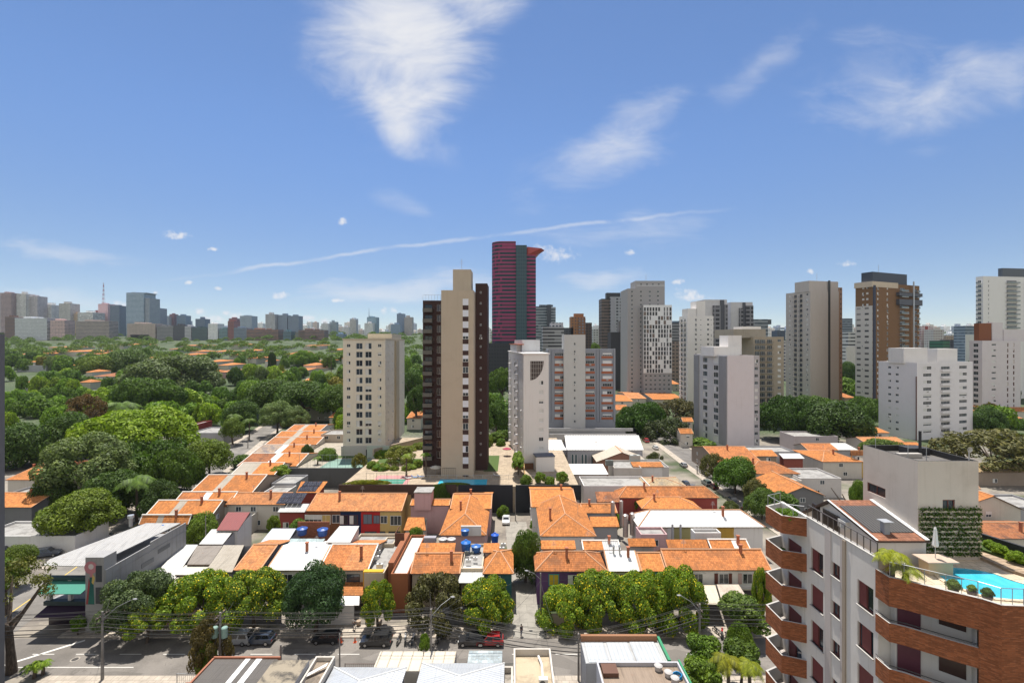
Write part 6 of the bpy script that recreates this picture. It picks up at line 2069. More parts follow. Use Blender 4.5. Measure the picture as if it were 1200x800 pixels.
def palm(label, px, ytop, wpx, d, tint=(1, 1, 1), z0=None, cat="palm", fr=16, group=None):
	"""feather palm: ringed trunk, arching fronds of two rows of leaflets"""
	g = terr(0, d) if z0 is None else z0
	top = ZP(ytop, d)
	X, Rr = XP(px, d), wpx / 2 * d / F
	zc = top - Rr * .45
	rt = root("palm_tree", label, cat, (X, d, g), group)
	q = random.Random(int(px * 31 + ytop))
	mb = MB()
	mb.tube([(X, d, g - .1), (X + .1, d, g + (zc - g) * .5), (X, d, zc)], [.2 + .03 * Rr, .16 + .02 * Rr, .14 + .02 * Rr], 8)
	mb.build("trunk", BARK, rt)
	P = []
	for i in range(fr):
		a = 2 * math.pi * i * .618 + q.uniform(-.2, .2)
		up = q.uniform(-.1, 1.15)
		ln = Rr * q.uniform(.85, 1.1)
		prev = Vector((X, d, zc))
		ns = 9
		for s in range(ns):
			t = (s + 1) / ns
			p = Vector((X + math.cos(a) * ln * t, d + math.sin(a) * ln * t, zc + ln * (up * .75 * t - (.55 + .45 * up) * t * t)))
			dr = (p - prev).normalized()
			sd = dr.cross(Vector((0, 0, 1))).normalized()
			w = ln * .26 * math.sin(math.pi * (.12 + .85 * t)) + .05
			for sg in (-1, 1):
				for u in (.0, .33, .66):
					c = prev.lerp(p, u)
					e = c + sd * sg * w + dr * w * .45 - Vector((0, 0, w * .55))
					hw = dr * (ln * .022)
					P += [c - hw, c + hw, e + hw * .3, e - hw * .3]
			prev = p
	o = bpy.data.objects.new("crown", leaf_mesh(np.array([[v.x - X, v.y - d, v.z - g] for v in P]), LEAF, "crown"))
	COL.objects.link(o); o.parent = rt
	o.color = tint + (1,)
	TREES.append((X, d, Rr))
	return rt

G1, G2, G3, YG, OL, BR = (1, 1, 1), (.8, .9, .8), (1.25, 1.25, .9), (1.5, 1.35, .7), (1.35, 1.05, .8), (1.5, .95, .7)
tree("grey-green street tree beside the corner shop's long wall", 163, 672, 76, d=69, style='pale', tint=(.62, .72, .75), ch=6.6)
tree("low yellow flowered tree in front of the grey-green street tree", 172, 705, 50, d=67, style='flower', ch=3.4, flowers=1)
tree("wide yellow flowered tree in front of the low pale sheds", 236, 672, 78, d=70, style='flower', ch=6.3, flowers=1)
tree("yellow flowered tree in front of the white roofed white house", 298, 669, 72, d=70.5, style='flower', ch=6.3, flowers=1)
tree("dense dark green round tree shading the street before the cream house", 370, 664, 71, d=69.5, style='mango', ch=7.0)
tree("small round yellow flowered tree before the yellow house", 443, 681, 39, d=70, style='flower', ch=5.2, flowers=1)
tree("thin olive-brown tree before the orange tiled house and pierced screen", 512, 674, 74, d=71, style='airy', tint=(.8, .75, .7), ch=6.8)
tree("yellow flowered tree at the lane corner under the teal house", 572, 678, 60, d=71, style='flower', ch=6.0, flowers=1)
tree("first yellow flowered tree right of the lane, under the purple front", 662, 689, 60, d=71, style='flower', ch=5.6, flowers=1)
tree("second yellow flowered tree right of the lane, below the white roof strip", 705, 673, 74, d=71.5, style='flower', ch=7.0, flowers=1)
tree("third yellow flowered tree right of the lane", 752, 671, 68, d=71, style='flower', ch=7.2, flowers=1)
tree("last yellow flowered tree right of the lane, beside the beige canopy", 797, 667, 64, d=71, style='flower', ch=7.8, flowers=1)
tree("dark bushy tree standing in the lane beside the hipped orange roof", 616, 622, 37, d=84, style='round', tint=(.75, .8, .7), ch=8.0)
tree("yellow flowered tree half hidden by the brick balconies", 893, 666, 22, d=73, style='flower', ch=7.0, flowers=1)
tree("bright green young tree over the motorbikes near the brick balconies", 868, 730, 34, d=63, style='round', tint=(1.2, 1.25, .8), ch=5.0)
tree("clipped grey-green creeper mound over the sheet canopy", 866, 697, 44, d=68, style='bush', tint=(1.0, 1.0, 1.1), ch=2.8, name="bush", cat="bush")
tree("flat topped hedge below the long tiled terrace", 880, 719, 36, d=68, style='bush', tint=(1.2, 1.2, .9), ch=2.2, name="hedge", cat="hedge")
tree("dense shrub at the street end left of the yellow palms", 827, 744, 42, d=59, style='bush', tint=(.9, 1, .7), ch=4.2, name="bush", cat="bush")
tree("bright green shrub below the dense shrub by the warehouse's green edge", 822, 772, 44, d=55, style='bush', tint=(1.3, 1.3, .8), ch=3.6, name="bush", cat="bush")
tree("dark clump of garden shrubs between shrub and brick balconies", 868, 752, 40, d=58, style='bush', tint=(.75, .8, .7), ch=3.2, name="bush", cat="bush")
palm("yellowing palm at the picture foot, left one of the garden pair", 853, 762, 42, 52, (1.9, 1.25, .4))
palm("yellow-green palm at the picture foot, right one of the garden pair", 878, 768, 40, 51, (1.9, 1.4, .4))
tree("brownish creeper grown pole shrub across the street from the flowered trees", 247, 722, 46, d=60.0, style='airy', tint=(1.0, .75, .6), ch=6.0)
tree("leafy green climber around the foot of the transformer pole", 243, 752, 22, d=59.2, style='bush', tint=(1.1, 1.1, .7), ch=4.5, name="climber", cat="climber")
tree("small potted looking bush on the near pavement by the motorbikes", 497, 743, 13, d=60, style='bush', tint=(1.3, 1.4, .7), ch=2.0, name="bush", cat="bush")
tree("young street sapling before the dark shop front", 91, 722, 17, d=68.6, style='bush', tint=(1.0, 1.2, .6), ch=1.9, name="sapling", cat="tree")
palm("small bright palm at the street's near kerb", 40, 772, 26, 60, (1.6, 1.6, .5))
palm("smaller bright palm beside the kerbside palm", 50, 771, 20, 60.6, (1.5, 1.6, .5))
tree("leaning forked tree at the picture's lower corner", 14, 657, 84, d=61, style='thin', tint=(1.1, 1.15, .55), ch=5.2)
tree("green shrub by the white flat building's car park", 20, 640, 34, d=82, style='round', tint=(1.2, 1.1, .8), ch=3.4, name="bush", cat="bush")
tree("round shrub at the corner opposite the corner shop", 8, 655, 40, d=74, style='bush', tint=(1.2, 1.2, .8), ch=4, name="bush", cat="bush")
tree("pale flowering tree with creamy tufts above the car park", 103, 508, 88, d=122, style='pale', tint=(1.05, 1.15, .95), ch=12)
tree("bright yellow-green umbrella crown above the side street", 162, 480, 118, d=150, style='dome', tint=(1.15, 1.1, .9), ch=11)
tree("dark layered spreading tree right below the yellow-green umbrella crown", 178, 512, 92, d=140, style='layer', tint=(.62, .75, .6), ch=11)
tree("broad dark tree behind the palm by the side street", 205, 528, 60, d=132, style='layer', tint=(.75, .85, .6), ch=10)
tree("rounder yellow-green tree at the bend of the side street", 245, 515, 46, d=150, style='round', tint=(1.3, 1.2, .9), ch=9)
tree("yellow-green tree over the low white building", 92, 577, 76, d=101, style='round', tint=(1.35, 1.2, .8), ch=7.5)
tree("dark tree between pale flowering tree and palm", 132, 553, 58, d=115, style='dark', tint=(1, 1, .8), ch=9)
tree("dark mass of leaves under the pale flowering tree", 112, 570, 60, d=112, style='dark', tint=(.8, .8, .7), ch=8)
tree("dark green tree next to the orange roofed house beside the car park", 62, 560, 46, d=116, style='dark', tint=(1.1, 1.05, .8), ch=8)
tree("dark tree against the concrete tower, beyond the parked cars", 24, 498, 62, d=160, style='dark', tint=(1, 1, .8), ch=14)
tree("dark round tree behind the pale flowering tree", 82, 484, 66, d=172, style='dark', tint=(1.1, 1.1, .8), ch=14)
tree("brownish tree in front of the long white wall", 100, 462, 40, d=205, style='airy', tint=(1.3, .8, .7), ch=12)
tree("dark tree shading the side street beside the row of orange roofs", 192, 563, 46, d=112, style='dark', tint=(.85, .85, .7), ch=8)
tree("small yellow-green tree in the yard below the side street row", 236, 603, 38, d=99, style='round', tint=(1.35, 1.3, .8), ch=5.6)
palm("large feather palm with orange fruit among dark trees", 160, 551, 46, 112, (.85, .95, .8))
palm("dark palm among trees in front of the giant pale tree", 142, 464, 44, 225, (.9, 1.0, .9), fr=18)
palm("palm by the little square of the side street", 275, 482, 20, 212, (.9, .95, .8))
palm("second palm by the little square, nearer the junction", 292, 487, 18, 205, (.9, .95, .8))
tree("young street tree in the middle of the junction square", 273, 490, 26, d=195, style='round', tint=(1.2, 1.15, .8), ch=7)
tree("dark shrub by the wall at the side street's bend", 283, 533, 22, d=160, style='bush', tint=(.9, 1, .8), ch=4, name="bush", cat="bush")
tree("giant pale tufted tree towering over the wooded district", 208, 417, 98, h=27, style='pale', tint=(.85, .95, .7), ch=26)
tree("dark layered tree at the foot of the giant pale tufted tree", 176, 443, 70, d=265, style='layer', tint=(.8, .95, .6), ch=14)
tree("dome shaped dark green tree left of the giant pale tree", 150, 410, 48, h=24, style='dark', tint=(1.5, 1.4, 1.0))
tree("yellow-green tree left of the dome shaped dark tree", 112, 417, 36, h=20, style='round', tint=(1.3, 1.2, .8))
tree("long row of dark trees' first crown before the cream tower", 320, 445, 60, d=255, style='round', tint=(.7, .8, .6), ch=14)
tree("second dark crown of the tree row before the cream tower", 355, 447, 62, d=250, style='dark', tint=(1.2, 1.2, .9), ch=14)
tree("third crown of the tree row, touching the cream tower's edge", 390, 452, 42, d=245, style='round', tint=(.8, .9, .6), ch=13)
tree("bright green tree at the left end of the tree row", 298, 446, 40, d=265, style='round', tint=(1.2, 1.3, .6), ch=12)
tree("pale feathery tree before the grey two storey house", 325, 470, 42, d=215, style='pale', tint=(1.0, 1.15, .9), ch=10)
tree("second pale feathery tree nearer the tree row", 345, 476, 34, d=212, style='pale', tint=(1.0, 1.15, .9), ch=8)
tree("dark tree at the junction square's edge", 282, 470, 36, d=222, style='dark', tint=(1.1, 1.1, .9), ch=12)
tree("dark tree between white cubic house and junction", 290, 446, 36, d=275, style='dark', tint=(1.2, 1.3, .8), ch=13)
tree("tall slim cypress by the yellow walled villa", 319, 413, 9, h=22, style='dark', tint=(.7, .8, .8), ch=20, name="cypress", cat="tree")
tree("bright dome tree behind the yellow walled villa", 355, 411, 32, h=18, style='dome', tint=(.75, .85, .7))
palm("tall palm left of the cream tower", 388, 411, 18, 430, (.6, .7, .6))
tree("dark tree between cream tower and brown tower, nearer crown", 483, 436, 26, d=270, style='dark', tint=(1.1, 1.15, .8), ch=14)
tree("dark tree between cream tower and brown tower, lower crown", 489, 452, 22, d=230, style='dark', tint=(1.1, 1.15, .8), ch=12)
tree("tree in the gap right of the brown tower, upper crown", 588, 432, 36, d=300, style='layer', tint=(.8, .9, .6), ch=14)
tree("tree in the gap right of the brown tower, lower crown", 582, 470, 30, d=210, style='dark', tint=(1.2, 1.25, .8), ch=12)
tree("dark domed street tree right of the brick-banded block", 752, 472, 58, d=222, style='layer', tint=(.55, .75, .55), ch=13)
tree("brownish crown behind the dark domed street tree", 790, 467, 62, d=240, style='airy', tint=(.8, .72, .55), ch=12)
tree("tall lacy dark tree over the side street corner", 781, 490, 62, d=205, style='airy', tint=(.45, .6, .45), ch=13)
tree("small tree beside the brick-banded block", 733, 477, 24, d=230, style='round', tint=(.9, .9, .7), ch=9)
tree("row of yellowish shrubs on the raised bed by the grey framed tower", 826, 524, 42, d=190, style='bush', tint=(1.8, 1.5, .6), ch=4, name="bush", cat="bush", z0=2.5)
tree("green shrubs behind the yellowish ones on the raised bed", 818, 513, 40, d=196, style='bush', tint=(1.1, 1.2, .7), ch=4, name="bush", cat="bush", z0=2.5)
tree("round leafy street tree on the side street pavement", 861, 536, 46, d=133, style='round', tint=(.75, 1.0, .5), ch=8)
tree("olive tree beside the round leafy street tree", 835, 531, 30, d=150, style='airy', tint=(.9, .9, .6), ch=7)
tree("first bushy tree by the white roof terrace", 886, 561, 30, d=121, style='airy', tint=(1, 1, .8), ch=6)
tree("grey-green bushy tree before the red figure's terrace", 893, 573, 38, d=113, style='round', tint=(.85, .9, 1), ch=6)
tree("shrubs under the brick balcony terrace's railing", 918, 577, 30, d=108, style='bush', tint=(.7, .8, .7), ch=4, name="bush", cat="bush")
tree("sparse street bush on the pavement of the side street", 775, 546, 24, d=158, style='airy', tint=(.8, .85, .7), ch=5)
tree("second sparse street bush nearer the corner", 768, 530, 24, d=172, style='airy', tint=(.8, .9, .7), ch=6)
tree("leafy shrub beside the white hall's roof end", 856, 587, 22, d=118, style='airy', tint=(1, 1.2, .8), ch=3.4, name="bush", cat="bush")
tree("dark spreading tree behind the lilac grey building, its left crown", 922, 466, 64, d=205, style='layer', tint=(.42, .58, .42), ch=14)
tree("dark spreading tree behind the lilac grey building, its wide right crown", 982, 471, 74, d=192, style='dark', tint=(.9, .95, .7), ch=15)
tree("tall tree behind the dark spreading pair", 950, 464, 50, d=225, style='round', tint=(.7, .85, .6), ch=12)
tree("yellow-green crown peeking over the dark spreading tree", 966, 468, 40, d=232, style='round', tint=(1.2, 1.3, .6), ch=8)
tree("row tree left of the white mid-rise's flank", 1012, 466, 50, d=235, style='layer', tint=(.7, .85, .6), ch=11)
tree("wide grey-olive tree with bare limbs right of the tall roof box", 1162, 503, 108, d=148, style='airy', tint=(.95, .9, .75), ch=11)
tree("dark tree between white mid-rise and lilac block", 1156, 476, 36, d=215, style='dark', tint=(1, 1.1, .8), ch=11)
tree("dark tree right of the wide bare-limbed tree", 1192, 508, 42, d=175, style='dark', tint=(1, 1.1, .8), ch=9)
tree("bushy top seen just over the roof box's parapet", 1034, 514, 46, d=160, style='round', tint=(1, 1, .8), ch=6)
tree("small tree left of the tall roof box by yellow house", 1005, 563, 18, d=100, style='round', tint=(1.1, 1.2, .7), ch=5)
tree("small green tree behind the orange roof by the lilac block", 1196, 490, 24, d=230, style='round', tint=(.9, 1.1, .7), ch=8)
tree("leafy tree by the white block below the slanted glass tower", 994, 424, 16, d=380, style='dark', tint=(1.2, 1.3, .9), ch=14)
tree("trees peeking between the orange-brown tower and brick-banded block", 698, 402, 14, d=420, style='round', tint=(1.2, 1.3, .7), ch=12)
for px, yt, w, l in ((617, 556, 15, "first round clipped bush above the charcoal wall at the lane's end"), (633, 553, 13, "second round clipped bush above the charcoal wall"), (645, 558, 13, "third round clipped bush above the charcoal wall"), (659, 552, 15, "last and lightest clipped bush above the charcoal wall")):
	tree(l, px, yt, w, d=120.5, style='bush', tint=(1.0, 1.1, .6), ch=2.6, name="bush", cat="bush", z0=6.5, group="clipped bushes above the charcoal wall")
tree("long planted hedge along the path between brown tower and white tower", 607, 530, 14, d=128, style='bush', tint=(1.2, 1.2, .8), ch=3.5, name="hedge", cat="hedge", z0=6.5, asp=4.0)
tree("greyish hedge in front of the long terrace pool", 530, 565, 40, d=118.7, style='bush', tint=(1.1, 1.05, 1.2), ch=1.0, name="hedge", cat="hedge", z0=6.5, asp=.09)
tree("yellow-green hedge on top of the streaked brown wall", 430, 562, 54, d=118.8, style='bush', tint=(2.0, 1.5, .5), ch=1.5, name="hedge", cat="hedge", z0=6.5, asp=.11)
tree("dark creeper hanging down the charcoal wall beside the pink roof tower", 516, 567, 22, d=117.6, style='dark', tint=(1.2, 1.2, .9), ch=6, name="climber", cat="climber", asp=.3)
palm("slim palm left of the brown tower's parasol", 499, 528, 14, 127, (1.2, 1.3, .7), 6.5)
palm("palm on the garden terrace before the cream tower", 476, 529, 16, 128, (1.5, 1.4, .6), 6.5)
tree("light green trees on the garden terrace, behind the palm", 468, 522, 36, d=142, style='airy', tint=(1.5, 1.6, .7), ch=5, z0=6.5)
tree("thin yellow-green shrub beside the pale green court", 421, 531, 18, d=140, style='airy', tint=(1.6, 1.5, .6), ch=4, z0=5.0)
tree("bush at the left end of the pale green court", 328, 545, 22, d=136, style='bush', tint=(1.4, 1.4, .7), ch=3, name="bush", cat="bush")
tree("low bush beside the fence wall of the pale green court", 384, 525, 22, d=152, style='round', tint=(1.1, 1.2, .7), ch=4, z0=5.0)
tree("dark tree behind the house with striped roof by the court", 360, 521, 16, d=158, style='dark', tint=(1, 1, .9), ch=6)
tree("shrub in the yard behind the third orange roof", 295, 571, 16, d=122, style='bush', tint=(.9, 1, .7), ch=3, name="bush", cat="bush")
tree("green garden bush before the pink house", 486, 618, 20, d=95, style='round', tint=(1.1, 1.2, .7), ch=4)
tree("bush at the feet of the cream house front", 321, 604, 14, d=101, style='bush', tint=(1.4, 1.3, .8), ch=3.5, name="bush", cat="bush")
tree("bush in front of the small maroon house", 350, 608, 20, d=100, style='bush', tint=(1, 1.1, .7), ch=3, name="bush", cat="bush")
tree("shrubs beside the white car at the lane's end", 589, 592, 14, d=115, style='bush', tint=(1.2, 1.2, .9), ch=3, name="bush", cat="bush")
tree("green shrub by the dark car up the lane", 627, 609, 12, d=106, style='bush', tint=(1.3, 1.4, .7), ch=2, name="bush", cat="bush")
tree("planted yard between hipped roof and steel tanks", 723, 602, 12, d=104, style='bush', tint=(1.2, 1.4, .7), ch=3, name="bush", cat="bush")
tree("garden shrub before the orange roof cluster", 752, 583, 18, d=113, style='bush', tint=(1, 1.2, .7), ch=3, name="bush", cat="bush")
palm("slender garden shrub palm between the roofs below the cream tower", 372, 533, 12, 145, (1.2, 1.2, .7), 5.0)

gq = random.Random(17)
for k in range(40):
	u = (k % 26) / 25
	x, y = (-43 + 15 * u + gq.uniform(-.6, 2.6), 147 + 22 * u + gq.uniform(-1.5, 1.0)) if k < 26 else (gq.uniform(-41, -26), gq.uniform(131, 140))
	o = tree("low terrace shrub beside the slanting garden wall", 600 + x / y * F, 400 - (6.5 + gq.uniform(1.0, 2.0) - H) * F / y, gq.uniform(2.4, 4.4) * F / y, d=y, style='bush', tint=(gq.uniform(1, 1.7), gq.uniform(1.1, 1.5), .7), ch=2.2, name="bush", cat="bush", z0=6.5, group="shrubs along the slanting garden wall")
for k in range(16):
	x, y = gq.uniform(-10, 14), 168 + gq.uniform(-8, 8)
	tree("shrub in the garden behind brown tower and white tower", 600 + x / y * F, 400 - (6.5 + gq.uniform(1.5, 4) - H) * F / y, gq.uniform(3, 6) * F / y, d=y, style='bush', tint=(gq.uniform(.8, 1.3), gq.uniform(.9, 1.3), .7), ch=3.4, name="bush", cat="bush", z0=6.5, group="shrubs behind the towers")
for a in ((-41, -28, 141, 146, 6.5), (-8, -4, 132, 150, 6.5), (-60, -46, 153, 156, 5.0)):
	mb = MB(); mb.box(a[0], a[1], a[2], a[3], a[4] + .002, a[4] + .08)
	tag(mb.build("lawn", plain((0.06, 0.10, 0.02), .95)), kind='structure')

KEEP = [(268, 303, 415, 452, 380), (322, 350, 424, 446, 380), (298, 324, 430, 446, 380), (104, 142, 428, 452, 320), (114, 148, 447, 459, 262), (16, 58, 416, 434, 500), (60, 88, 419, 431, 480), (24, 64, 441, 455, 310), (254, 274, 429, 444, 380),
		(352, 392, 470, 489, 230), (380, 404, 480, 497, 205), (350, 386, 440, 452, 330), (85, 115, 456, 466, 250), (150, 172, 415, 424, 470), (400, 480, 380, 520, 150), (215, 330, 480, 540, 230), (368, 388, 417, 427, 480), (0, 40, 457, 480, 240),
		(180, 203, 412, 420, 560), (66, 93, 406, 414, 620), (160, 172, 433, 440, 370), (250, 258, 408, 413, 640), (400, 410, 414, 422, 480), (240, 252, 419, 426, 420), (330, 352, 408, 416, 540)]
for o_, l_, x_, y_ in AUTO:
	KEEP.append((600 + x_ / y_ * F - 9, 600 + x_ / y_ * F + 9, 400 + (H - terr(0, y_) - 9) * F / y_, 400 + (H - terr(0, y_) - 3.5) * F / y_, y_))
fr = random.Random(21)
cand = []
for k in range(2600):
	d = 205 + fr.random() * 400
	px = fr.uniform(4, 406) if fr.random() < .9 else fr.choice([fr.uniform(474, 494), fr.uniform(570, 600), fr.uniform(1140, 1200), fr.uniform(985, 1005)])
	cand.append((d, px))
n = 0
for d, px in cand:
	h = fr.uniform(8, 15) if d < 400 else fr.uniform(10, 19)
	Rr = h * fr.uniform(.34, .66)
	X = XP(px, d)
	if any((X - a) ** 2 + (d - b) ** 2 < (Rr + c) ** 2 * .58 for a, b, c in TREES):
		continue
	yt, w = 400 + (H - terr(0, d) - h) * F / d, Rr * F / d
	yb = 400 + (H - terr(0, d)) * F / d
	if any(d < kd and px + w > a and px - w < b and yt < y1 and yb > y0 for a, b, y0, y1, kd in KEEP):
		continue
	if any(abs(X - (a[0] + (b[0] - a[0]) * (d - a[1]) / (b[1] - a[1]))) < 7 for a, b in zip(LEFT_ST, LEFT_ST[1:]) if a[1] <= d < b[1]):
		continue
	if n >= 215:
		break
	t = fr.random()
	st, tn, word = ('fard', (1.25, 1.3, .8), "dark green") if t < .28 else ('far', (1.0, 1.12, .7), "mid green") if t < .60 else ('far', (1.6, 1.5, .7), "yellow-green") if t < .86 else ('farp', (.9, 1, .8), "pale grey-green") if t < .95 else ('far', (1.5, .85, .6), "brownish")
	shape = "broad" if Rr > h * .6 else "upright" if Rr < h * .48 else "round"
	tree("%s %s tree" % (shape, word), px, yt, 2 * w, d=d, style=st, tint=tn, ch=h * .93, auto=True, parts=d < 420, group="trees of the wooded district")
	n += 1
P = []
r = np.random.RandomState(5)
base = leaf_mesh
co = np.zeros(len(CR['far'][0].vertices) * 3, dtype=np.float32); CR['far'][0].vertices.foreach_get('co', co); co = co.reshape(-1, 4, 3)[::11]
co = co.mean(1, keepdims=True) + (co - co.mean(1, keepdims=True)) * 1.5
for k in range(1100):
	d = 560 + 900 * r.rand() ** 1.1
	X = r.uniform(-1.12, 1.12) * d
	h = r.uniform(9, 17)
	P.append((co * np.array([h * .62, h * .62, h * .5]) * np.array([1, 1, 1]) + np.array([X, d, terr(0, d) + h * .5])).reshape(-1, 3))
o = bpy.data.objects.new("woods", leaf_mesh(np.concatenate(P), LEAF, "woods"))
COL.objects.link(o)
o.color = (1.05, 1.1, .8, 1)
tag(o, "distant band of dark green treetops below the skyline", "woods", kind='stuff')

# ------------------------------------------------------------------ the skyline on the ridge
SKY = []

def sky_tower(label, x0, x1, yt, d, col, gl=(0.05, 0.06, 0.075), band=0.0, cap=None, cat="tower", extra=None, depth=None, fu=.6, fv=.5, group=None, auto=False):
	X0, X1 = XP(x0, d), XP(x1, d)
	zb = terr(0, d) - 2
	dep = depth or max(16, (X1 - X0) * .9)
	zt = ZP(yt, d)
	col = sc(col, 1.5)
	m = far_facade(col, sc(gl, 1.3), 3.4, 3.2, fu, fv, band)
	mb = MB()
	mb.box(X0, X1, d, d + dep, zb, zt)
	if cap is None and not extra:
		q = random.Random(int(x0 * 11))
		w = (X1 - X0)
		a = X0 + w * q.uniform(.15, .35)
		mb.box(a, a + w * q.uniform(.3, .5), d + dep * .3, d + dep * .7, zt + .01, zt + q.uniform(2.5, 6))
		o = simple("skyline_tower", None if auto else label, cat, mb, m, group)
	else:
		o = root("skyline_tower", label, cat, ((X0 + X1) / 2, d + dep / 2, zb), group)
		mb.build("wall", m, o)
		fb = MB()
		z = zt - 3.2
		while z > max(zb, zt - 90):
			fb.box(X0 - .35, X1 + .35, d - .7, d - .01, z, z + .8)
			z -= 3.2
		fb.build("floor_bands", plain(sc(col, 1.25), .8), o)
		w_ = X1 - X0
		fb = MB(); fb.box(X0 + w_ * .2, X0 + w_ * .45, d + 5, d + dep * .8, zt + .01, zt + 3.5); fb.box(X0 + w_ * .6, X0 + w_ * .7, d + 5, d + dep * .6, zt + .01, zt + 2.4); fb.build("roof_boxes", plain(sc(col, 1.1), .8), o)
		if cap:
			mb = MB(); mb.box(XP(cap[0], d), XP(cap[1], d), d + 2, d + dep - 2, zt + .01, ZP(cap[2], d)); mb.build("roof_block", far_facade(cap[3]), o)
		if extra:
			extra(o, X0, X1, zt, d)
	if auto:
		AUTO.append((o, label, (X0 + X1) / 2, d))
	return o

def mast(c1, y0, y1, px, w=2.0):
	def f(o, X0, X1, zt, d):
		mb = MB()
		x = XP(px, d)
		z0, z1 = zt, ZP(y1, d)
		n = 10
		for i in range(n):
			a, b = z0 + (z1 - z0) * i / n, z0 + (z1 - z0) * (i + 1) / n
			wa, wb = w * (1 - i / n) + .35, w * (1 - (i + 1) / n) + .35
			for sx, sy in ((-1, -1), (1, -1), (1, 1), (-1, 1)):
				mb.tube([(x + sx * wa, d + 8 + sy * wa, a), (x + sx * wb, d + 8 + sy * wb, b)], .3, 4, i % 2)
			mb.tube([(x - wa, d + 8 - wa, a), (x + wb, d + 8 - wb, b)], .22, 4, i % 2)
			mb.tube([(x + wa, d + 8 - wa, a), (x - wb, d + 8 - wb, b)], .22, 4, i % 2)
		mb.build("mast", [plain(c1, .6), plain((0.55, 0.5, 0.5), .6)], o)
	return f

def spire(px, y1, r=1.2):
	def f(o, X0, X1, zt, d):
		mb = MB(); mb.cyl(XP(px, d), d + 8, zt, ZP(y1, d), r, .25, 8); mb.build("spire", plain((0.2, 0.25, 0.3), .5), o)
	return f

GL = (0.10, 0.135, 0.17)
S = sky_tower
S("pinkish-brown twin slab at the skyline's left end", 0, 13.5, 343, 1250, (0.28, 0.21, 0.21), extra=lambda o, a, b, z, d: None)
S("pale tower with dark centre bay next to the pinkish-brown slab", 19, 30.5, 344, 1260, (0.45, 0.44, 0.43), (0.06, 0.06, 0.065))
S("grey-lilac tower third from the skyline's left end", 30.8, 44, 347, 1270, (0.36, 0.33, 0.34))
S("slim white tower alone behind the grey-white mid-rise", 47, 60, 357, 1300, (0.5, 0.5, 0.49))
S("beige-grey tower right of the slim white one", 69, 82.5, 355.5, 1290, (0.36, 0.35, 0.33))
S("low sandy block beside the white flat office", 83, 91, 367.5, 1300, (0.40, 0.30, 0.20))
S("low white office with horizontal bands before the lattice mast", 91, 109, 366, 1280, (0.55, 0.55, 0.54), band=1.0)
S("dark red block at the foot of the lattice mast", 107, 117, 365, 1340, (0.25, 0.10, 0.10))
S("red and white building carrying a tall red lattice mast", 115, 126.5, 356, 1330, (0.40, 0.30, 0.31), (0.16, 0.05, 0.06), extra=mast((0.35, 0.05, 0.05), 355, 331, 118.5))
S("slim dark blue tower between lattice mast and glass tower", 129, 140, 358, 1300, (0.10, 0.13, 0.17), (0.05, 0.07, 0.1))
S("broad blue-grey glass tower with open roof frame, widest on the skyline", 148, 168.5, 343.5, 1220, (0.24, 0.30, 0.35), (0.08, 0.13, 0.18), cap=(147.5, 171, 342.8, (0.3, 0.33, 0.36)), fu=.8, fv=.7,
  extra=lambda o, a, b, z, d: (lambda mb: (mb.box(XP(168.6, d), XP(174, d), d + 3, d + 40, terr(0, d), ZP(349, d)), mb.build("glass_wing", far_facade((0.30, 0.34, 0.38), (0.12, 0.16, 0.2)), o)))(MB()))
S("grey-blue tower right of the broad glass tower", 175, 187.5, 361, 1300, (0.17, 0.19, 0.23), GL)
S("small blue-grey block, first of the low group", 189, 198, 371, 1350, (0.30, 0.33, 0.36), GL)
S("small maroon block in the low group", 198.5, 204.5, 368, 1360, (0.20, 0.11, 0.12))
S("steel blue block with stepped top in the low group", 207, 217.5, 369.5, 1350, (0.15, 0.20, 0.26), GL)
S("dark blue stepped block above the dark green mid-rise", 229, 240, 373.5, 1350, (0.10, 0.13, 0.18), GL)
S("dark red slab beside the stepped dark block", 268, 277.5, 373, 1340, (0.22, 0.10, 0.11))
S("steel grey tower with stepped crown", 281, 295, 370, 1330, (0.24, 0.28, 0.33), GL)
S("tall pale grey tower, lone one in the gap before the dark pair", 311, 322, 368, 1300, (0.33, 0.33, 0.34))
S("left half of the dark blue pair of towers", 326, 336.5, 369, 1310, (0.15, 0.18, 0.23), GL)
S("right half of the dark blue pair of towers", 337.5, 350, 370, 1310, (0.13, 0.16, 0.21), GL)
S("slim white tower well right of the dark pair", 376.5, 384.5, 379, 1400, (0.5, 0.5, 0.5))
S("teal capped tower before the pale cluster", 386, 394, 377, 1420, (0.22, 0.27, 0.30))
S("grey tower with dark cap above the cream tower's left half", 410, 417, 374.5, 1400, (0.36, 0.35, 0.34))
S("teal glass tower with a tall needle spire", 430, 441.5, 371.5, 1400, (0.15, 0.22, 0.27), GL, extra=spire(431.5, 360))
S("white slab below the needle spire", 427, 437, 378.5, 1380, (0.5, 0.5, 0.5))
S("blue slab above the cream tower's right edge", 458, 469, 380, 1380, (0.15, 0.20, 0.27), GL)
S("dark rounded blue tower left of the brown tower", 465, 473.5, 367.5, 1450, (0.13, 0.17, 0.24), GL)
S("brown-grey tower touching the dark rounded blue tower", 473.8, 483, 371.5, 1440, (0.30, 0.27, 0.25))
S("white block in the gap between brown tower and pink tower", 570.5, 575.5, 385, 900, (0.5, 0.5, 0.5))
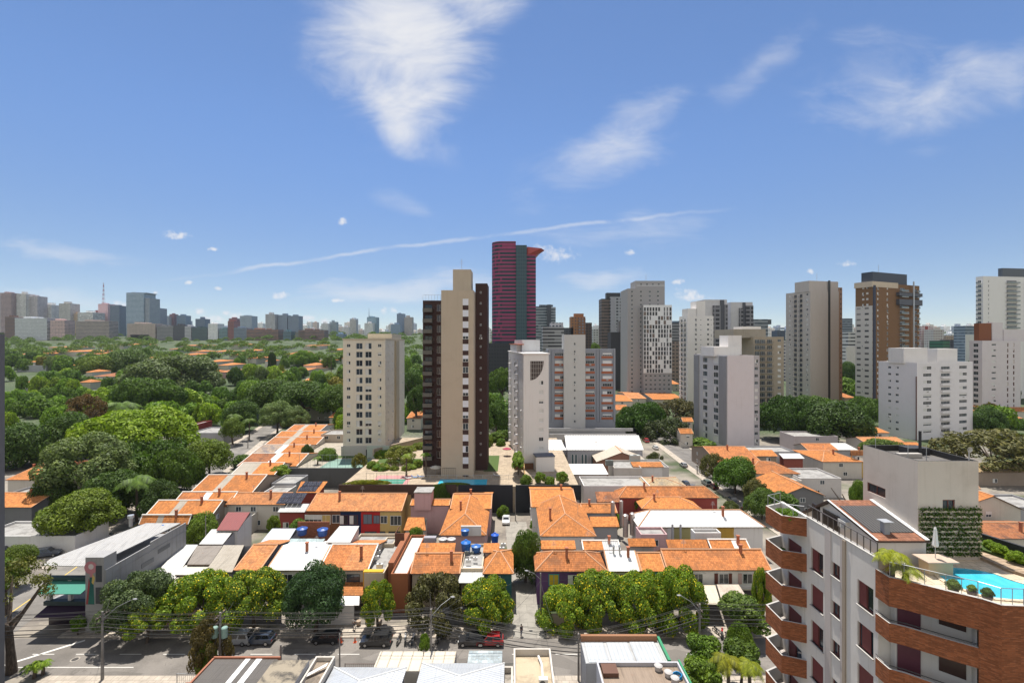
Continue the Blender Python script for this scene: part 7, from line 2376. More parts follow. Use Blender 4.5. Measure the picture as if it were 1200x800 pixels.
M_ = [("brown glazed mid-rise at the left end", 6, 17, 371, (0.14, 0.09, 0.07), 1.0), ("long grey-white mid-rise with glass front", 17.5, 55, 372.5, (0.40, 0.41, 0.42), 1.0), ("pinkish mid-rise with gabled top between the pale one and the terraced one", 59, 76, 375, (0.40, 0.30, 0.28), 0),
	  ("long brown-grey terraced mid-rise with banded balconies", 89, 128, 376, (0.27, 0.23, 0.21), 1.0), ("stone block with speckled facade and roof plants", 149, 182, 379, (0.30, 0.25, 0.22), 0), ("low silver shed under the speckled block", 153, 175, 392, (0.33, 0.36, 0.42), 0),
	  ("dark glass mid-rise right of the speckled block", 184, 203, 382, (0.16, 0.16, 0.16), 1.0), ("black fronted mid-rise with white frame", 203.5, 216, 381, (0.07, 0.07, 0.075), 1.0), ("grey banded mid-rise beside the black fronted one", 216.5, 224, 382, (0.3, 0.3, 0.31), 1.0),
	  ("dark green glazed mid-rise", 225, 243, 384, (0.06, 0.09, 0.09), 1.0), ("white slab mid-rise with dark cap", 244, 255, 379, (0.50, 0.50, 0.50), 0), ("teal banded mid-rise beside the white slab", 257, 266.5, 385, (0.13, 0.2, 0.21), 1.0),
	  ("dark brick mid-rise with a pitched cap", 267, 274, 376, (0.18, 0.08, 0.07), 0), ("blue-grey mid-rise with ribbon windows", 274, 289, 384, (0.14, 0.17, 0.21), 1.0), ("brown terraced mid-rise with roof gardens", 289, 326, 386, (0.20, 0.12, 0.09), 1.0),
	  ("dark teal box mid-rise", 332, 341, 388, (0.10, 0.16, 0.18), 1.0), ("long brown mid-rise with green roof edge", 350, 380, 386.5, (0.17, 0.11, 0.09), 1.0), ("steel blue mid-rise before the cream tower", 394, 402, 391, (0.18, 0.24, 0.30), 1.0), ("olive box mid-rise on the slope", 346, 357, 389, (0.14, 0.14, 0.12), 1.0)]
for l, a, b, y, c, bd in M_:
	S(l, a, b, y, 1080, c, band=bd, cat="mid-rise", depth=25, extra=lambda o, X0, X1, z, d: None)
q = random.Random(99)
x = 0.0
LAND_TOWERS = []
while x < 1200:
	w = q.uniform(4, 9)
	inc = q.uniform(2.6, 6.0) if x > 570 else q.uniform(1.9, 4.4)
	big = 300 < x < 500
	d = q.uniform(1500, 2600) if x < 640 else q.uniform(700, 1500)
	yt = 388 - 15 * q.random() ** 2 if x < 570 else q.uniform(380, 396)
	if x < 120:
		yt = q.uniform(368, 384)
	c = q.choice([(0.66, 0.65, 0.64), (0.55, 0.54, 0.54), (0.45, 0.44, 0.44), (0.62, 0.56, 0.51), (0.34, 0.38, 0.45), (0.48, 0.40, 0.36), (0.72, 0.72, 0.71), (0.28, 0.31, 0.36)])
	word = {0.66: "pale", 0.55: "light grey", 0.45: "grey", 0.62: "cream", 0.34: "blue-grey", 0.48: "brownish", 0.72: "white", 0.28: "dark"}[c[0]]
	gap = x < 490 or any(a < x + w and x < b for a, b in ((628, 640), (655, 672), (690, 738), (786, 800), (898, 922), (985, 1004), (1076, 1150)))
	if not gap:
		x += inc
		continue
	S("small %s tower" % word, x, x + w, yt, d, c, cat="tower", group="small distant skyline towers", auto=True, depth=20)
	x += inc

# ------------------------------------------------------------------ the air between: haze that fades the far city
mb = MB(); mb.box(-4000, 4000, -60, 4000, -1.5, 420)
hz = bpy.data.materials.new("haze"); hz.use_nodes = True
kz = NT(hz.node_tree)
oz = kz.n('ShaderNodeOutputMaterial'); vz = kz.n('ShaderNodeVolumePrincipled')
vz.inputs['Color'].default_value = (.80, .88, 1, 1); vz.inputs['Density'].default_value = 0.00004; vz.inputs['Anisotropy'].default_value = .2
kz.l(vz.outputs[0], oz.inputs['Volume'])
tag(mb.build("haze", hz), "pale blue haze over the far city", kind='stuff')

# ------------------------------------------------------------------ the near apartment block with brick balconies and a roof pool
def near_block():
	rt = root("apartment_block", "near apartment block with brick balconies, maroon shutters and a pool on its roof", "apartment block", (33, 38, 0))
	fh, zr, zf = 2.95, 28.4, 27.2
	plaster = wall((0.60, 0.565, 0.52), dirt=.25, streak=.4)
	pink = wall((0.46, 0.41, 0.38), dirt=.2, streak=.3)
	bk = brick((0.265, 0.088, 0.036), .30, .085)
	cap = wall((0.42, 0.40, 0.37), dirt=.4, streak=.2)
	maroon = plain((0.15, 0.035, 0.035), .55)
	mframe = plain((0.16, 0.06, 0.05), .5)
	inner = wall((0.55, 0.53, 0.50), dirt=.1, streak=.1)
	X0 = 24.5
	fc = Facades(rt, 77)
	n = 10
	tops = [26.2 - k * fh for k in range(n)]
	cols = []
	yf, yn = 42.9, 31.4
	L = yf - yn

	def U(y):
		return (yf - y) / L
	C = [dict(u=U(37.7), w=1.5, h=1.75, sill=.55, style='clear', fr=mframe), dict(u=U(35.5), w=.95, h=1.05, sill=1.25, style='clear', fr=mframe),
		 dict(u=U(32.55), w=1.47, h=1.75, sill=.55, style='clear', fr=mframe), dict(u=U(40.7), w=2.0, h=2.1, sill=-.35, style='clear', fr=mframe)]
	fc.face((X0, yf), (0, -1), L, 0, zr, cols=C, fh=fh, top=zr - 26.2 - .65 + .0, nf=9, rev=.2)
	fc.mb.face([(X0 + .25, yn, zr), (X0 + .25, yf, zr), (X0, yf, zr), (X0, yn, zr)][::-1], 0)
	fc.mb.face([(X0 + .25, yn, zf), (X0 + .25, yf, zf), (X0 + .25, yf, zr), (X0 + .25, yn, zr)], 0)
	fc.mb.face([(X0, yn, 0), (X0 + 1.0, yn, 0), (X0 + 1.0, yn, zr), (X0, yn, zr)], 0)
	fc.mb.face([(33.9, yf, 0), (X0, yf, 0), (X0, yf, zf), (33.9, yf, zf)], 0)
	fc.done([plaster, CONC])
	q = random.Random(3)
	wins = [o for o in rt.children if o.name.startswith('window')]
	for w in wins:
		h = max(v.co.z for v in w.data.vertices); wd = max(v.co.x for v in w.data.vertices) * 2
		mb = MB(); mb.box(-wd / 2 - .06, wd / 2 + .06, -.30, -.02, -.07, .0); s = mb.build("sill", cap); s.parent = w
		if wd > 1.3:
			r = q.random()
			mb = MB()
			a, b = (-wd / 2 + .04, -.01) if r < .45 else ((-wd / 2 + .04, wd / 2 - .04) if r < .75 else (-wd / 2 + .3, wd / 2 - .35))
			for k in range(int(h / .09)):
				z = .06 + k * .09
				if z + .085 < h - .05:
					mb.box(a, b, -.095, -.066, z, z + .08)
			s = mb.build("shutter", maroon); s.parent = w
	mb = MB(); mb.box(X0 - .06, X0 - .004, 34.75, 36.6 + .1, 0, zr - .05)
	mb = MB(); mb.box(X0 - .05, X0 - .004, 36.02, 36.7, 0, zr - .05); mb.box(X0 - .05, X0 - .004, 34.72, 35.0, 0, zr - .05); mb.build("pink_bay", pink, rt)
	mb = MB(); mb.box(X0 - .11, X0 - .004, 34.4, 34.7, 0, zr - .02); mb.build("pilaster", wall((0.33, 0.27, 0.21)), rt)
	mb = MB(); mb.box(X0 - .05, X0 + .3, yn, 39.0, zr + .003, zr + .09); mb.build("coping", cap, rt)
	mb = MB()
	for y in np.arange(31.6, 39.2, .62):
		mb.box(X0 + .1, X0 + .15, y, y + .05, zr + .09, zr + 1.0)
	mb.box(X0 + .09, X0 + .16, 31.6, 39.0, zr + 1.0, zr + 1.05)
	mb.build("railing", plain((0.09, 0.08, 0.075), .4), rt)

	def ring(poly, z0, z1, t, mat_out, mat_in, name, capz=True, parent=rt):
		mb = MB()
		Pn = [Vector((p[0], p[1], 0)) for p in poly]
		I = []
		for i, p in enumerate(Pn):
			d0 = (p - Pn[i - 1]).normalized() if i else (Pn[1] - p).normalized()
			d1 = (Pn[i + 1] - p).normalized() if i < len(Pn) - 1 else d0
			if not i:
				d0 = d1
			m = ((Vector((-d0.y, d0.x, 0)) + Vector((-d1.y, d1.x, 0))) / 2)
			m = m / max(.3, m.length ** 2)
			I.append(p + m * t)
		for i in range(len(Pn) - 1):
			a, b, c, d = Pn[i], Pn[i + 1], I[i + 1], I[i]
			mb.face([(a.x, a.y, z0), (b.x, b.y, z0), (b.x, b.y, z1), (a.x, a.y, z1)], 0)
			mb.face([(c.x, c.y, z0), (d.x, d.y, z0), (d.x, d.y, z1), (c.x, c.y, z1)], 1)
			mb.face([(a.x, a.y, z1), (b.x, b.y, z1), (c.x, c.y, z1), (d.x, d.y, z1)], 2)
			mb.face([(d.x, d.y, z0), (c.x, c.y, z0), (b.x, b.y, z0), (a.x, a.y, z0)], 0)
		for i in (0, -1):
			a, d = Pn[i], I[i]
			f = [(a.x, a.y, z0), (d.x, d.y, z0), (d.x, d.y, z1), (a.x, a.y, z1)]
			mb.face(f if i else f[::-1], 0)
		return mb.build(name, [mat_out, mat_in, cap], parent), I
	bay = [(X0 - .002, 42.9), (22.75, 42.1), (22.8, 39.7), (X0 - .002, 39.0)]
	for k in range(9):
		z1 = zr - .1 - k * fh
		b, I = ring(bay, z1 - 1.5, z1, .16, bk, inner, "balcony")
		mb = MB()
		pl = [(X0 - .004, 42.8), (22.93, 42.0), (22.97, 39.8), (X0 - .004, 39.2)]
		mb.prism(pl, z1 - 1.44, z1 - 1.2)
		s = mb.build("floor_slab", paving((0.40, 0.36, 0.33), .4), rt)
		s.parent = b; s.location = -rt.location * 0
	mb = MB()
	pts = [(24.4, 42.7), (22.9, 42.0), (22.95, 39.85), (24.4, 39.2)]
	for a, b in zip(pts, pts[1:]):
		mb.tube([(a[0], a[1], zr + .85), (b[0], b[1], zr + .85)], .025, 5)
		for t in (0, .5):
			x, y = a[0] + (b[0] - a[0]) * t, a[1] + (b[1] - a[1]) * t
			mb.tube([(x, y, zr - .1), (x, y, zr + .85)], .02, 5)
	mb.build("railing", STEEL, rt)

	cur = [(X0 - .2, 31.39), (X0 - .2, 30.25), (25.0, 29.86), (26.5, 28.6), (27.62, 27.78)]
	full = [(27.62, 27.78), (28.2, 27.02), (29.5, 26.95), (46, 26.95)]
	ring(cur + full[1:], zf - 1.25, zf + .62, .22, bk, cap, "terrace_parapet")
	ring(full, 0, zf - 1.253, .3, bk, inner, "brick_wall")
	for k in range(1, 10):
		z1 = zf + .62 - k * fh
		b, I = ring(cur, z1 - 1.2, z1, .18, bk, inner, "balcony")
		mb = MB()
		mb.prism([(X0 - .05, 31.3), (X0 - .05, 30.35), (25.05, 30.0), (26.5, 28.8), (27.6, 28.0), (29.0, 29.6), (27.2, 31.3), (25.4, 31.4)], z1 - 1.15, z1 - .95)
		s = mb.build("floor_slab", cap, rt); s.parent = b
		mb = MB()
		for a, c in zip(cur, cur[1:]):
			mb.tube([(a[0] + .1, a[1] + .1, z1 + .16), (c[0] + .1, c[1] + .1, z1 + .16)], .03, 5)
		s = mb.build("handrail", DFRAME, rt); s.parent = b
	mb = MB()
	rec = [(25.3, 31.38), (25.3, 31.0), (27.0, 30.2), (28.3, 28.9), (27.75, 28.0)]
	for a, b in zip(rec, rec[1:]):
		mb.face([(a[0], a[1], 0), (b[0], b[1], 0), (b[0], b[1], zf - .3), (a[0], a[1], zf - .3)])
	mb.build("recess_wall", inner, rt)
	for k in range(1, 9):
		z0 = zf + .62 - k * fh - .95
		d = Vector((1.7, -.8, 0)).normalized()
		nrm = Vector((-.43, -.9, 0)).normalized()
		mb = MB(); mb.obox((25.35, 30.97), (d.x, d.y), (nrm.x, nrm.y), .05, 1.25, .01, .07, z0, z0 + 2.2); mb.build("balcony_door", plain((0.10, 0.03, 0.045), .5), rt)
		d = Vector((1.3, -1.3, 0)).normalized(); nrm = Vector((-.7, -.7, 0))
		mb = MB(); mb.obox((27.0, 30.2), (d.x, d.y), (nrm.x, nrm.y), .35, 1.6, .01, .05, z0 + 1.1, z0 + 2.1); mb.build("recess_window", plain((0.06, 0.035, 0.03), .25), rt)
	mb = MB()
	mb.face([(X0 + .25, 31.3, zf), (X0, 30.3, zf), (25.1, 30.0, zf), (26.6, 28.75, zf), (27.75, 27.95, zf), (28.3, 27.2, zf), (46, 27.2, zf), (46, 29.5, zf), (37.9, 32.3, zf), (36.1, 38.4, zf), (33.9, 42.9, zf), (X0 + .25, 42.9, zf)])
	bk_ = [(46, 29.5), (37.9, 32.3), (36.1, 38.4), (33.9, 42.9)]
	for a, b in zip(bk_, bk_[1:]):
		mb.face([a + (0,), b + (0,), b + (zf,), a + (zf,)])
	mb.build("roof_terrace", paving((0.58, 0.47, 0.34), .6), rt)
	mb, mg = MB(), MB()
	cc = [(X0 - .08, 31.3), (X0 - .08, 30.35), (25.05, 29.98), (26.55, 28.72), (27.7, 27.9), (28.28, 27.14), (29.5, 27.06), (36, 27.06)]
	z0, z1 = zf + .62, zf + 1.55
	for a, b in zip(cc, cc[1:]):
		mb.tube([(a[0], a[1], z1), (b[0], b[1], z1)], .022, 5)
		mb.tube([(a[0], a[1], z0), (a[0], a[1], z1)], .022, 5)
		Ls = math.hypot(b[0] - a[0], b[1] - a[1])
		for t in range(1, int(Ls / 1.2) + 1):
			u = t / (int(Ls / 1.2) + 1)
			x, y = a[0] + (b[0] - a[0]) * u, a[1] + (b[1] - a[1]) * u
			mb.tube([(x, y, z0), (x, y, z1)], .018, 5)
		mg.face([(a[0], a[1], z0 + .08), (b[0], b[1], z0 + .08), (b[0], b[1], z1 - .04), (a[0], a[1], z1 - .04)])
	mb.build("terrace_railing", plain((0.30, 0.31, 0.31), .35, .6), rt)
	gm, kk, b_, out_ = newmat("clear_glass")
	tr = kk.n('ShaderNodeBsdfTransparent'); tr.inputs[0].default_value = (.93, .96, .95, 1)
	gl_ = kk.n('ShaderNodeBsdfGlossy'); gl_.inputs[1].default_value = .05
	mx = kk.n('ShaderNodeMixShader'); mx.inputs[0].default_value = .07
	kk.l(tr.outputs[0], mx.inputs[1]); kk.l(gl_.outputs[0], mx.inputs[2]); kk.l(mx.outputs[0], out_.inputs[0])
	mg.build("railing_glass", gm, rt)
	poly = [PX(1097, 671, zf), PX(1103, 677, zf), PX(1110, 682, zf), PX(1128, 690, zf), PX(1156, 699, zf), PX(1173, 701.5, zf), PX(1200, 703, zf), PX(1225, 700, zf), PX(1215, 690, zf), PX(1184, 680, zf), PX(1156, 670, zf), PX(1124, 665.5, zf), PX(1102, 666, zf)]
	sm = []
	for i in range(len(poly)):                        # rounded outline through the corner points
		p0, p1, p2, p3 = (poly[(i + k) % len(poly)] for k in (-1, 0, 1, 2))
		for t in (0, .25, .5, .75):
			sm.append(.5 * (2 * p1 + (p2 - p0) * t + (2 * p0 - 5 * p1 + 4 * p2 - p3) * t * t + (3 * p1 - p0 - 3 * p2 + p3) * t ** 3))
	poly = sm
	cen = sum((Vector(p) for p in poly), Vector()) / len(poly)
	big = [cen + (p - cen) * 1.13 for p in poly]
	mb = MB()
	nP = len(poly)
	for i in range(nP):
		j = (i + 1) % nP
		a, b, c, d = poly[i], poly[j], big[j], big[i]
		mb.face([(d.x, d.y, zf + .07), (c.x, c.y, zf + .07), (b.x, b.y, zf + .07), (a.x, a.y, zf + .07)], 0)
		mb.face([(d.x, d.y, zf), (c.x, c.y, zf), (c.x, c.y, zf + .07), (d.x, d.y, zf + .07)], 0)
		mb.face([(a.x, a.y, zf + .07), (b.x, b.y, zf + .07), (b.x, b.y, zf + .012), (a.x, a.y, zf + .012)], 0)
	mb.build("pool_coping", paving((0.62, 0.50, 0.36), .5), rt)
	mb = MB(); mb.face([(p.x, p.y, zf + .02) for p in poly]); mb.build("pool_water", water(), rt)
	xa, xb = 26.0, 29.38
	A, B, Cc = (33.0, 29.0), (38.2, 30.1), (41.8, 27.8)
	gw = wall((0.56, 0.54, 0.52), dirt=.12, streak=.2)
	mb = MB()
	mb.face([(xa, Cc[0] - .2, zf), (xa, A[0] + .3, zf), (xa, A[0] + .3, A[1] - .12), (xa, B[0], B[1] - .2), (xa, Cc[0] - .2, Cc[1] - .05)])
	mb.face([(xa, A[0] + .3, zf), (xb, A[0] + .3, zf), (xb, A[0] + .3, A[1] - .12), (xa, A[0] + .3, A[1] - .12)])
	mb.build("gable_wall", gw, rt)
	mb = MB()
	xo = xa - .35
	mb.slab((xo, A[0], A[1]), (xb, A[0], A[1]), (xb, B[0], B[1]), (xo, B[0], B[1]), .14, 0, 1)
	mb.slab((xb, Cc[0], Cc[1]), (xo, Cc[0], Cc[1]), (xo, B[0] + .003, B[1]), (xb, B[0] + .003, B[1]), .14, 0, 1)
	roof = mb.build("gable_roof", [tile((0.34, 0.15, 0.085), .3, .22, .3), plain((0.05, 0.03, 0.025), .7)], rt)
	mb = MB()

	def on(y, off=.03):
		return A[1] + (B[1] - A[1]) * (y - A[0]) / (B[0] - A[0]) + off
	mb.slab((xo + .35, 33.9, on(33.9, .05)), (xb - .35, 33.9, on(33.9, .05)), (xb - .35, 37.3, on(37.3, .05)), (xo + .35, 37.3, on(37.3, .05)), .03)
	mb.build("solar_mat", sheet((0.035, 0.033, 0.032), .22, .6, .2, 0, 0), rt)
	mb = MB(); mb.slab((xb - .3, A[0], on(A[0], .08)), (xb - .004, A[0], on(A[0], .08)), (xb - .004, B[0], on(B[0], .08)), (xb - .3, B[0], on(B[0], .08)), .05); mb.slab((xo - .02, A[0], on(A[0], .05)), (xo + .12, A[0], on(A[0], .05)), (xo + .12, B[0], on(B[0], .05)), (xo - .02, B[0], on(B[0], .05)), .04)
	mb.build("white_flashing", plain((0.66, 0.65, 0.62), .6), rt)
	mb = MB(); mb.box(26.75, 27.15, 33.7, 34.1, on(34) - .2, on(34) + .75); mb.box(26.6, 27.3, 33.55, 34.25, on(34) + .78, on(34) + .84); mb.build("chimney", plain((0.28, 0.29, 0.31), .7), rt)
	for y0, y1 in ((39.6, 40.6), (37.2, 39.2)):
		mb = MB(); mb.box(xa - .05, xa - .004, y0, y1, zf + .2, zf + 1.9); mb.build("terrace_window", plain((0.025, 0.02, 0.02), .2), rt)
	mb = MB(); mb.box(xa - .35, xa - .004, 36.1, 36.95, zf + 1.3, zf + 1.9)
	for k in range(6):
		mb.box(xa - .365, xa - .352, 36.15, 36.6, zf + 1.35 + .085 * k, zf + 1.39 + .085 * k, 1)
	mb.build("cooling_unit", [plain((0.62, 0.61, 0.58), .5), plain((0.25, 0.25, 0.25), .5)], rt)
	bx0, bx1, by0, by1, zt = 29.4, 33.8, 34.0, 39.3, 34.35
	bw = wall((0.54, 0.48, 0.42), dirt=.4, streak=.35)
	fb = Facades(rt, 5)
	fb.face((bx0, by1), (0, -1), by1 - by0, zf, zt, cols=[dict(u=(by1 - 37.9) / (by1 - by0), w=1.9, h=.75, sill=0, style='clear', fr=mframe)], fh=3, top=zt - 30.65 - 3.0, nf=1, rev=.12)
	fb.face((bx0, by0), (1, 0), bx1 - bx0, zf, zt, cols=[dict(u=(31.65 - bx0) / (bx1 - bx0), w=.9, h=.8, sill=0, style='clear', fr=mframe)], fh=3, top=zt - 30.75 - 3.0, nf=1, rev=.12)
	fb.face((bx1, by0), (0, 1), by1 - by0, zf, zt)
	fb.face((bx1, by1), (-1, 0), bx1 - bx0, zf, zt)
	fb.mb.face([(bx0 + .15, by0 + .15, zt - .45), (bx1 - .15, by0 + .15, zt - .45), (bx1 - .15, by1 - .15, zt - .45), (bx0 + .15, by1 - .15, zt - .45)], 1)
	o_, i_ = [(bx0, by0), (bx1, by0), (bx1, by1), (bx0, by1)], [(bx0 + .15, by0 + .15), (bx1 - .15, by0 + .15), (bx1 - .15, by1 - .15), (bx0 + .15, by1 - .15)]
	for k in range(4):
		j = (k + 1) % 4
		fb.mb.face([o_[k] + (zt,), o_[j] + (zt,), i_[j] + (zt,), i_[k] + (zt,)], 2)
		fb.mb.face([i_[k] + (zt,), i_[j] + (zt,), i_[j] + (zt - .45,), i_[k] + (zt - .45,)], 2)
	fb.done([bw, stained((0.12, 0.11, 0.10), (0.04, 0.04, 0.04)), plain((0.03, 0.028, 0.026), .8)], "roof_box")
	mb = MB(); mb.cyl(32.6, 37.5, zt - .4, zt + 1.5, .1, .1, 8); mb.build("vent_pipe", DARK, rt)
	mb = MB()
	for x, y in ((29.9, 38.6), (30.9, 35.0), (29.7, 35.2)):
		mb.cyl(x, y, zt - .4, zt + .9, .025, .02, 6)
	mb.build("railing_posts", STEEL, rt)
	mb = MB(); mb.box(30.2, 32.0, 36.6, 37.0, zt - .44, zt - .1); mb.box(31.8, 33.5, 37.6, 38.6, zt - .44, zt + .1, 1); mb.build("roof_ducts", [plain((0.4, 0.37, 0.33), .8), DARK], rt)
	mb = MB()
	cx_, cy_, cz_ = 33.5, 34.4, zt + .75
	mb.cyl(cx_, cy_, zt - .4, cz_, .04, .04, 6)
	for k in range(12):
		a0, a1 = 2 * math.pi * k / 12, 2 * math.pi * (k + 1) / 12
		mb.face([(cx_, cy_ + .06, cz_), (cx_ + .2 * math.cos(a0), cy_ - .08, cz_ + .2 * math.sin(a0)), (cx_ + .2 * math.cos(a1), cy_ - .08, cz_ + .2 * math.sin(a1))])
	mb.build("satellite_dish", plain((0.45, 0.43, 0.4), .5), rt)
	mb = MB()
	for k in range(10):
		z = zf + .25 + k * .36
		mb.box(bx0 + .05, bx1 + .1, by0 - .14, by0 - .06, z, z + .11)
	for x in (bx0 + .1, (bx0 + bx1) / 2, bx1):
		mb.box(x, x + .07, by0 - .058, by0 - .006, zf, zf + 3.6)
	mb.build("timber_slats", plain((0.52, 0.44, 0.33), .8), rt)
	P = []
	r = np.random.RandomState(8)
	for k in range(4200):
		row = r.randint(0, 10)
		p = np.array([r.uniform(bx0, bx1 + .1), by0 - .14 + r.normal(0, .05), zf + .42 + row * .36 + r.uniform(-.12, .14) + (r.rand() < .1) * .12])
		t = r.normal(size=3); t /= np.linalg.norm(t); b = np.cross(t, r.normal(size=3)); b /= np.linalg.norm(b)
		s = r.uniform(.04, .11)
		P.append([p - t * s, p - b * s * .5, p + t * s, p + b * s * .5])
	o = bpy.data.objects.new("wall_plants", leaf_mesh(np.array(P).reshape(-1, 3) - np.array(rt.location), LEAFD, "wall_plants"))
	COL.objects.link(o); o.parent = rt; o.color = (1.1, 1.15, .7, 1)
	mb = MB(); mb.prism([(34.4, 36.6), (36.0, 31.9), (37.6, 32.4), (35.9, 38.0)], zf + .003, zf + .35); mb.build("planting_bed", plain((0.045, 0.075, 0.015), .95), rt)
	mb = MB(); mb.prism([(33.9, 35.6), (34.0, 32.2), (35.6, 29.2), (37.2, 29.4), (35.9, 31.7), (34.35, 36.4)], zf + .003, zf + .22); mb.build("boardwalk", brick((0.34, 0.25, 0.17), 3.0, .14, (0.12, 0.08, 0.05)), rt)
	mb = MB(); mb.prism([(37.65, 32.4), (37.85, 32.4), (36.1, 38.3), (35.9, 38.1)], zf + .003, zf + .9); mb.build("side_parapet", DARK, rt)
	return rt

near_block()
ZF = 27.2

def bush(label, x, y, z, r, tint=(1, 1, 1), name="bush", cat="bush", style='bush', hz=None, group=None):
	k = random.Random(int(x * 97 + y * 13))
	o = put(name, CR[style][k.randrange(len(CR[style]))], None, (x, y, z + (hz or r) * .55), k.uniform(0, 6))
	o.scale = (r, r, hz or r)
	o.color = tint + (1,)
	return tag(o, label, cat, group)

def potted(label, x, y, z, r, tint):
	rt = root("potted_plant", label, "potted plant", (x, y, z))
	mb = MB(); mb.cyl(x, y, z, z + .42, .17, .25, 14); mb.cyl(x, y, z + .42, z + .47, .27, .27, 14); mb.build("pot", plain((0.16, 0.13, 0.12), .7), rt)
	o = put("foliage", CR['bush'][0], rt, (x, y, z + .5 + r * .5)); o.scale = (r, r, r); o.color = tint + (1,)

p = PX(1117, 697, ZF + .1); potted("largest potted shrub at the roof pool's edge behind the railing", p.x, p.y, ZF, .42, (1.0, 1.0, .8))
p = PX(1155, 704, ZF + .1); potted("dark potted shrub near the deep end of the roof pool", p.x, p.y - .1, ZF, .34, (.6, .75, .6))
p = PX(1137, 698, ZF + .1); potted("small thin potted plant between the two bigger pots", p.x, p.y - .1, ZF, .26, (1.3, 1.4, .8))
for px, py, r, l in ((1160, 640, .45, "first shrub of the planted strip on the roof terrace"), (1172, 646, .5, "yellow-green shrub in the middle of the roof's planted strip"), (1190, 655, .55, "last shrub of the roof's planted strip, by the picture edge")):
	p = PX(px, py, ZF + .5); bush(l, p.x, p.y, ZF + .33, r, (1.6, 1.6, .6))
for x, y, r, l in ((23.5, 41.0, .55, "round green shrub in the upper corner balcony planter"), (23.6, 40.1, .7, "larger leafy shrub spilling over the upper corner balcony"), (23.4, 40.6, .4, "dark plants on the second corner balcony")):
	bush(l, x, y, 27.7 if 'second' not in l else 24.6, r, (1.1, 1.3, .7))
PALMS = [("yellow-green areca palm at the corner of the roof terrace", 25.0, 31.0, 2.3), ("second areca palm beside it, leaning to the pool", 25.5, 30.5, 1.7)]
for l, x, y, h in PALMS:
	palm(l, 600 + x / y * F, 400 - (ZF + h - H) * F / y, 2 * 1.15 * F / y, y, (2.2, 1.6, .35), z0=ZF, fr=18)

def parasol(label, x, y, z0, z1, closed=True, col=(0.70, 0.69, 0.67), r=1.4):
	rt = root("parasol", label, "parasol", (x, y, z0))
	mb = MB(); mb.cyl(x, y, z0, z1 - .05, .025, .025, 8); mb.build("pole", STEEL, rt)
	mb = MB()
	if closed:
		h = z1 - z0
		n = 16
		prof = [(.02, 1.0), (.07, .93), (.10, .75), (.13, .55), (.16, .42), (.13, .38), (.05, .36)]
		for (r0, a0), (r1, a1) in zip(prof, prof[1:]):
			for i in range(n):
				j = (i + 1) % n
				f0, f1 = 1 + .25 * (i % 2), 1 + .25 * (j % 2)
				def Q(rr, f, k, a):
					return (x + rr * f * math.cos(2 * math.pi * k / n), y + rr * f * math.sin(2 * math.pi * k / n), z0 + h * a)
				mb.face([Q(r1, f0, i, a1), Q(r1, f1, j, a1), Q(r0, f1, j, a0), Q(r0, f0, i, a0)])
	else:
		n = 8
		for i in range(n):
			j = (i + 1) % n
			a = (x + r * math.cos(2 * math.pi * i / n), y + r * math.sin(2 * math.pi * i / n), z1 - r * .32)
			b = (x + r * math.cos(2 * math.pi * j / n), y + r * math.sin(2 * math.pi * j / n), z1 - r * .32)
			mb.face([a, b, (x, y, z1)])
			mb.face([(a[0], a[1], a[2] - .15), (b[0], b[1], b[2] - .15), b, a])
	mb.build("canopy", plain(col, .8), rt)
	return rt

rt = root("bar_counter", "beige stone counter with a broad top between parasol and roof pool", "counter", (29, 32.1, ZF))
mb = MB(); mb.box(28.15, 29.8, 31.7, 32.5, ZF, ZF + .92); mb.build("base", wall((0.48, 0.37, 0.24)), rt)
mb = MB(); mb.box(27.9, 30.0, 31.45, 32.75, ZF + .93, ZF + 1.0); mb.build("counter_top", plain((0.46, 0.36, 0.28), .5), rt)
parasol("closed white parasol standing through the bar counter", 28.95, 32.1, ZF + 1.0, ZF + 3.15)

def plastic_chair(label, x, y, z, rz=0.0):
	rt = root("garden_chair", label, "chair", (x, y, z))
	m = plain((0.70, 0.70, 0.70), .4)

	def P(u, v, w):
		return (x + u * math.cos(rz) - v * math.sin(rz), y + u * math.sin(rz) + v * math.cos(rz), z + w)
	for u, v in ((-.22, -.22), (.22, -.22), (.22, .22), (-.22, .22)):
		mb = MB(); mb.tube([P(u * 1.1, v * 1.1, 0), P(u, v, .44)], .025, 6); mb.build("leg", m, rt)
	mb = MB(); mb.slab(P(-.25, -.25, .46), P(.25, -.25, .46), P(.24, .24, .45), P(-.24, .24, .45), .03); mb.build("seat", m, rt)
	mb = MB()
	for k in range(5):
		u = -.2 + .1 * k
		mb.tube([P(u, .24, .44), P(u * 1.05, .32, .86)], .022, 5)
	mb.tube([P(-.24, .32, .86), P(.24, .32, .86)], .03, 6)
	for s in (-1, 1):
		mb.tube([P(s * .25, .28, .66), P(s * .27, -.2, .66), P(s * .24, -.22, .44)], .022, 5)
	mb.build("backrest", m, rt)

plastic_chair("white plastic garden chair left of the bar counter", 27.2, 32.8, ZF, 2.2)

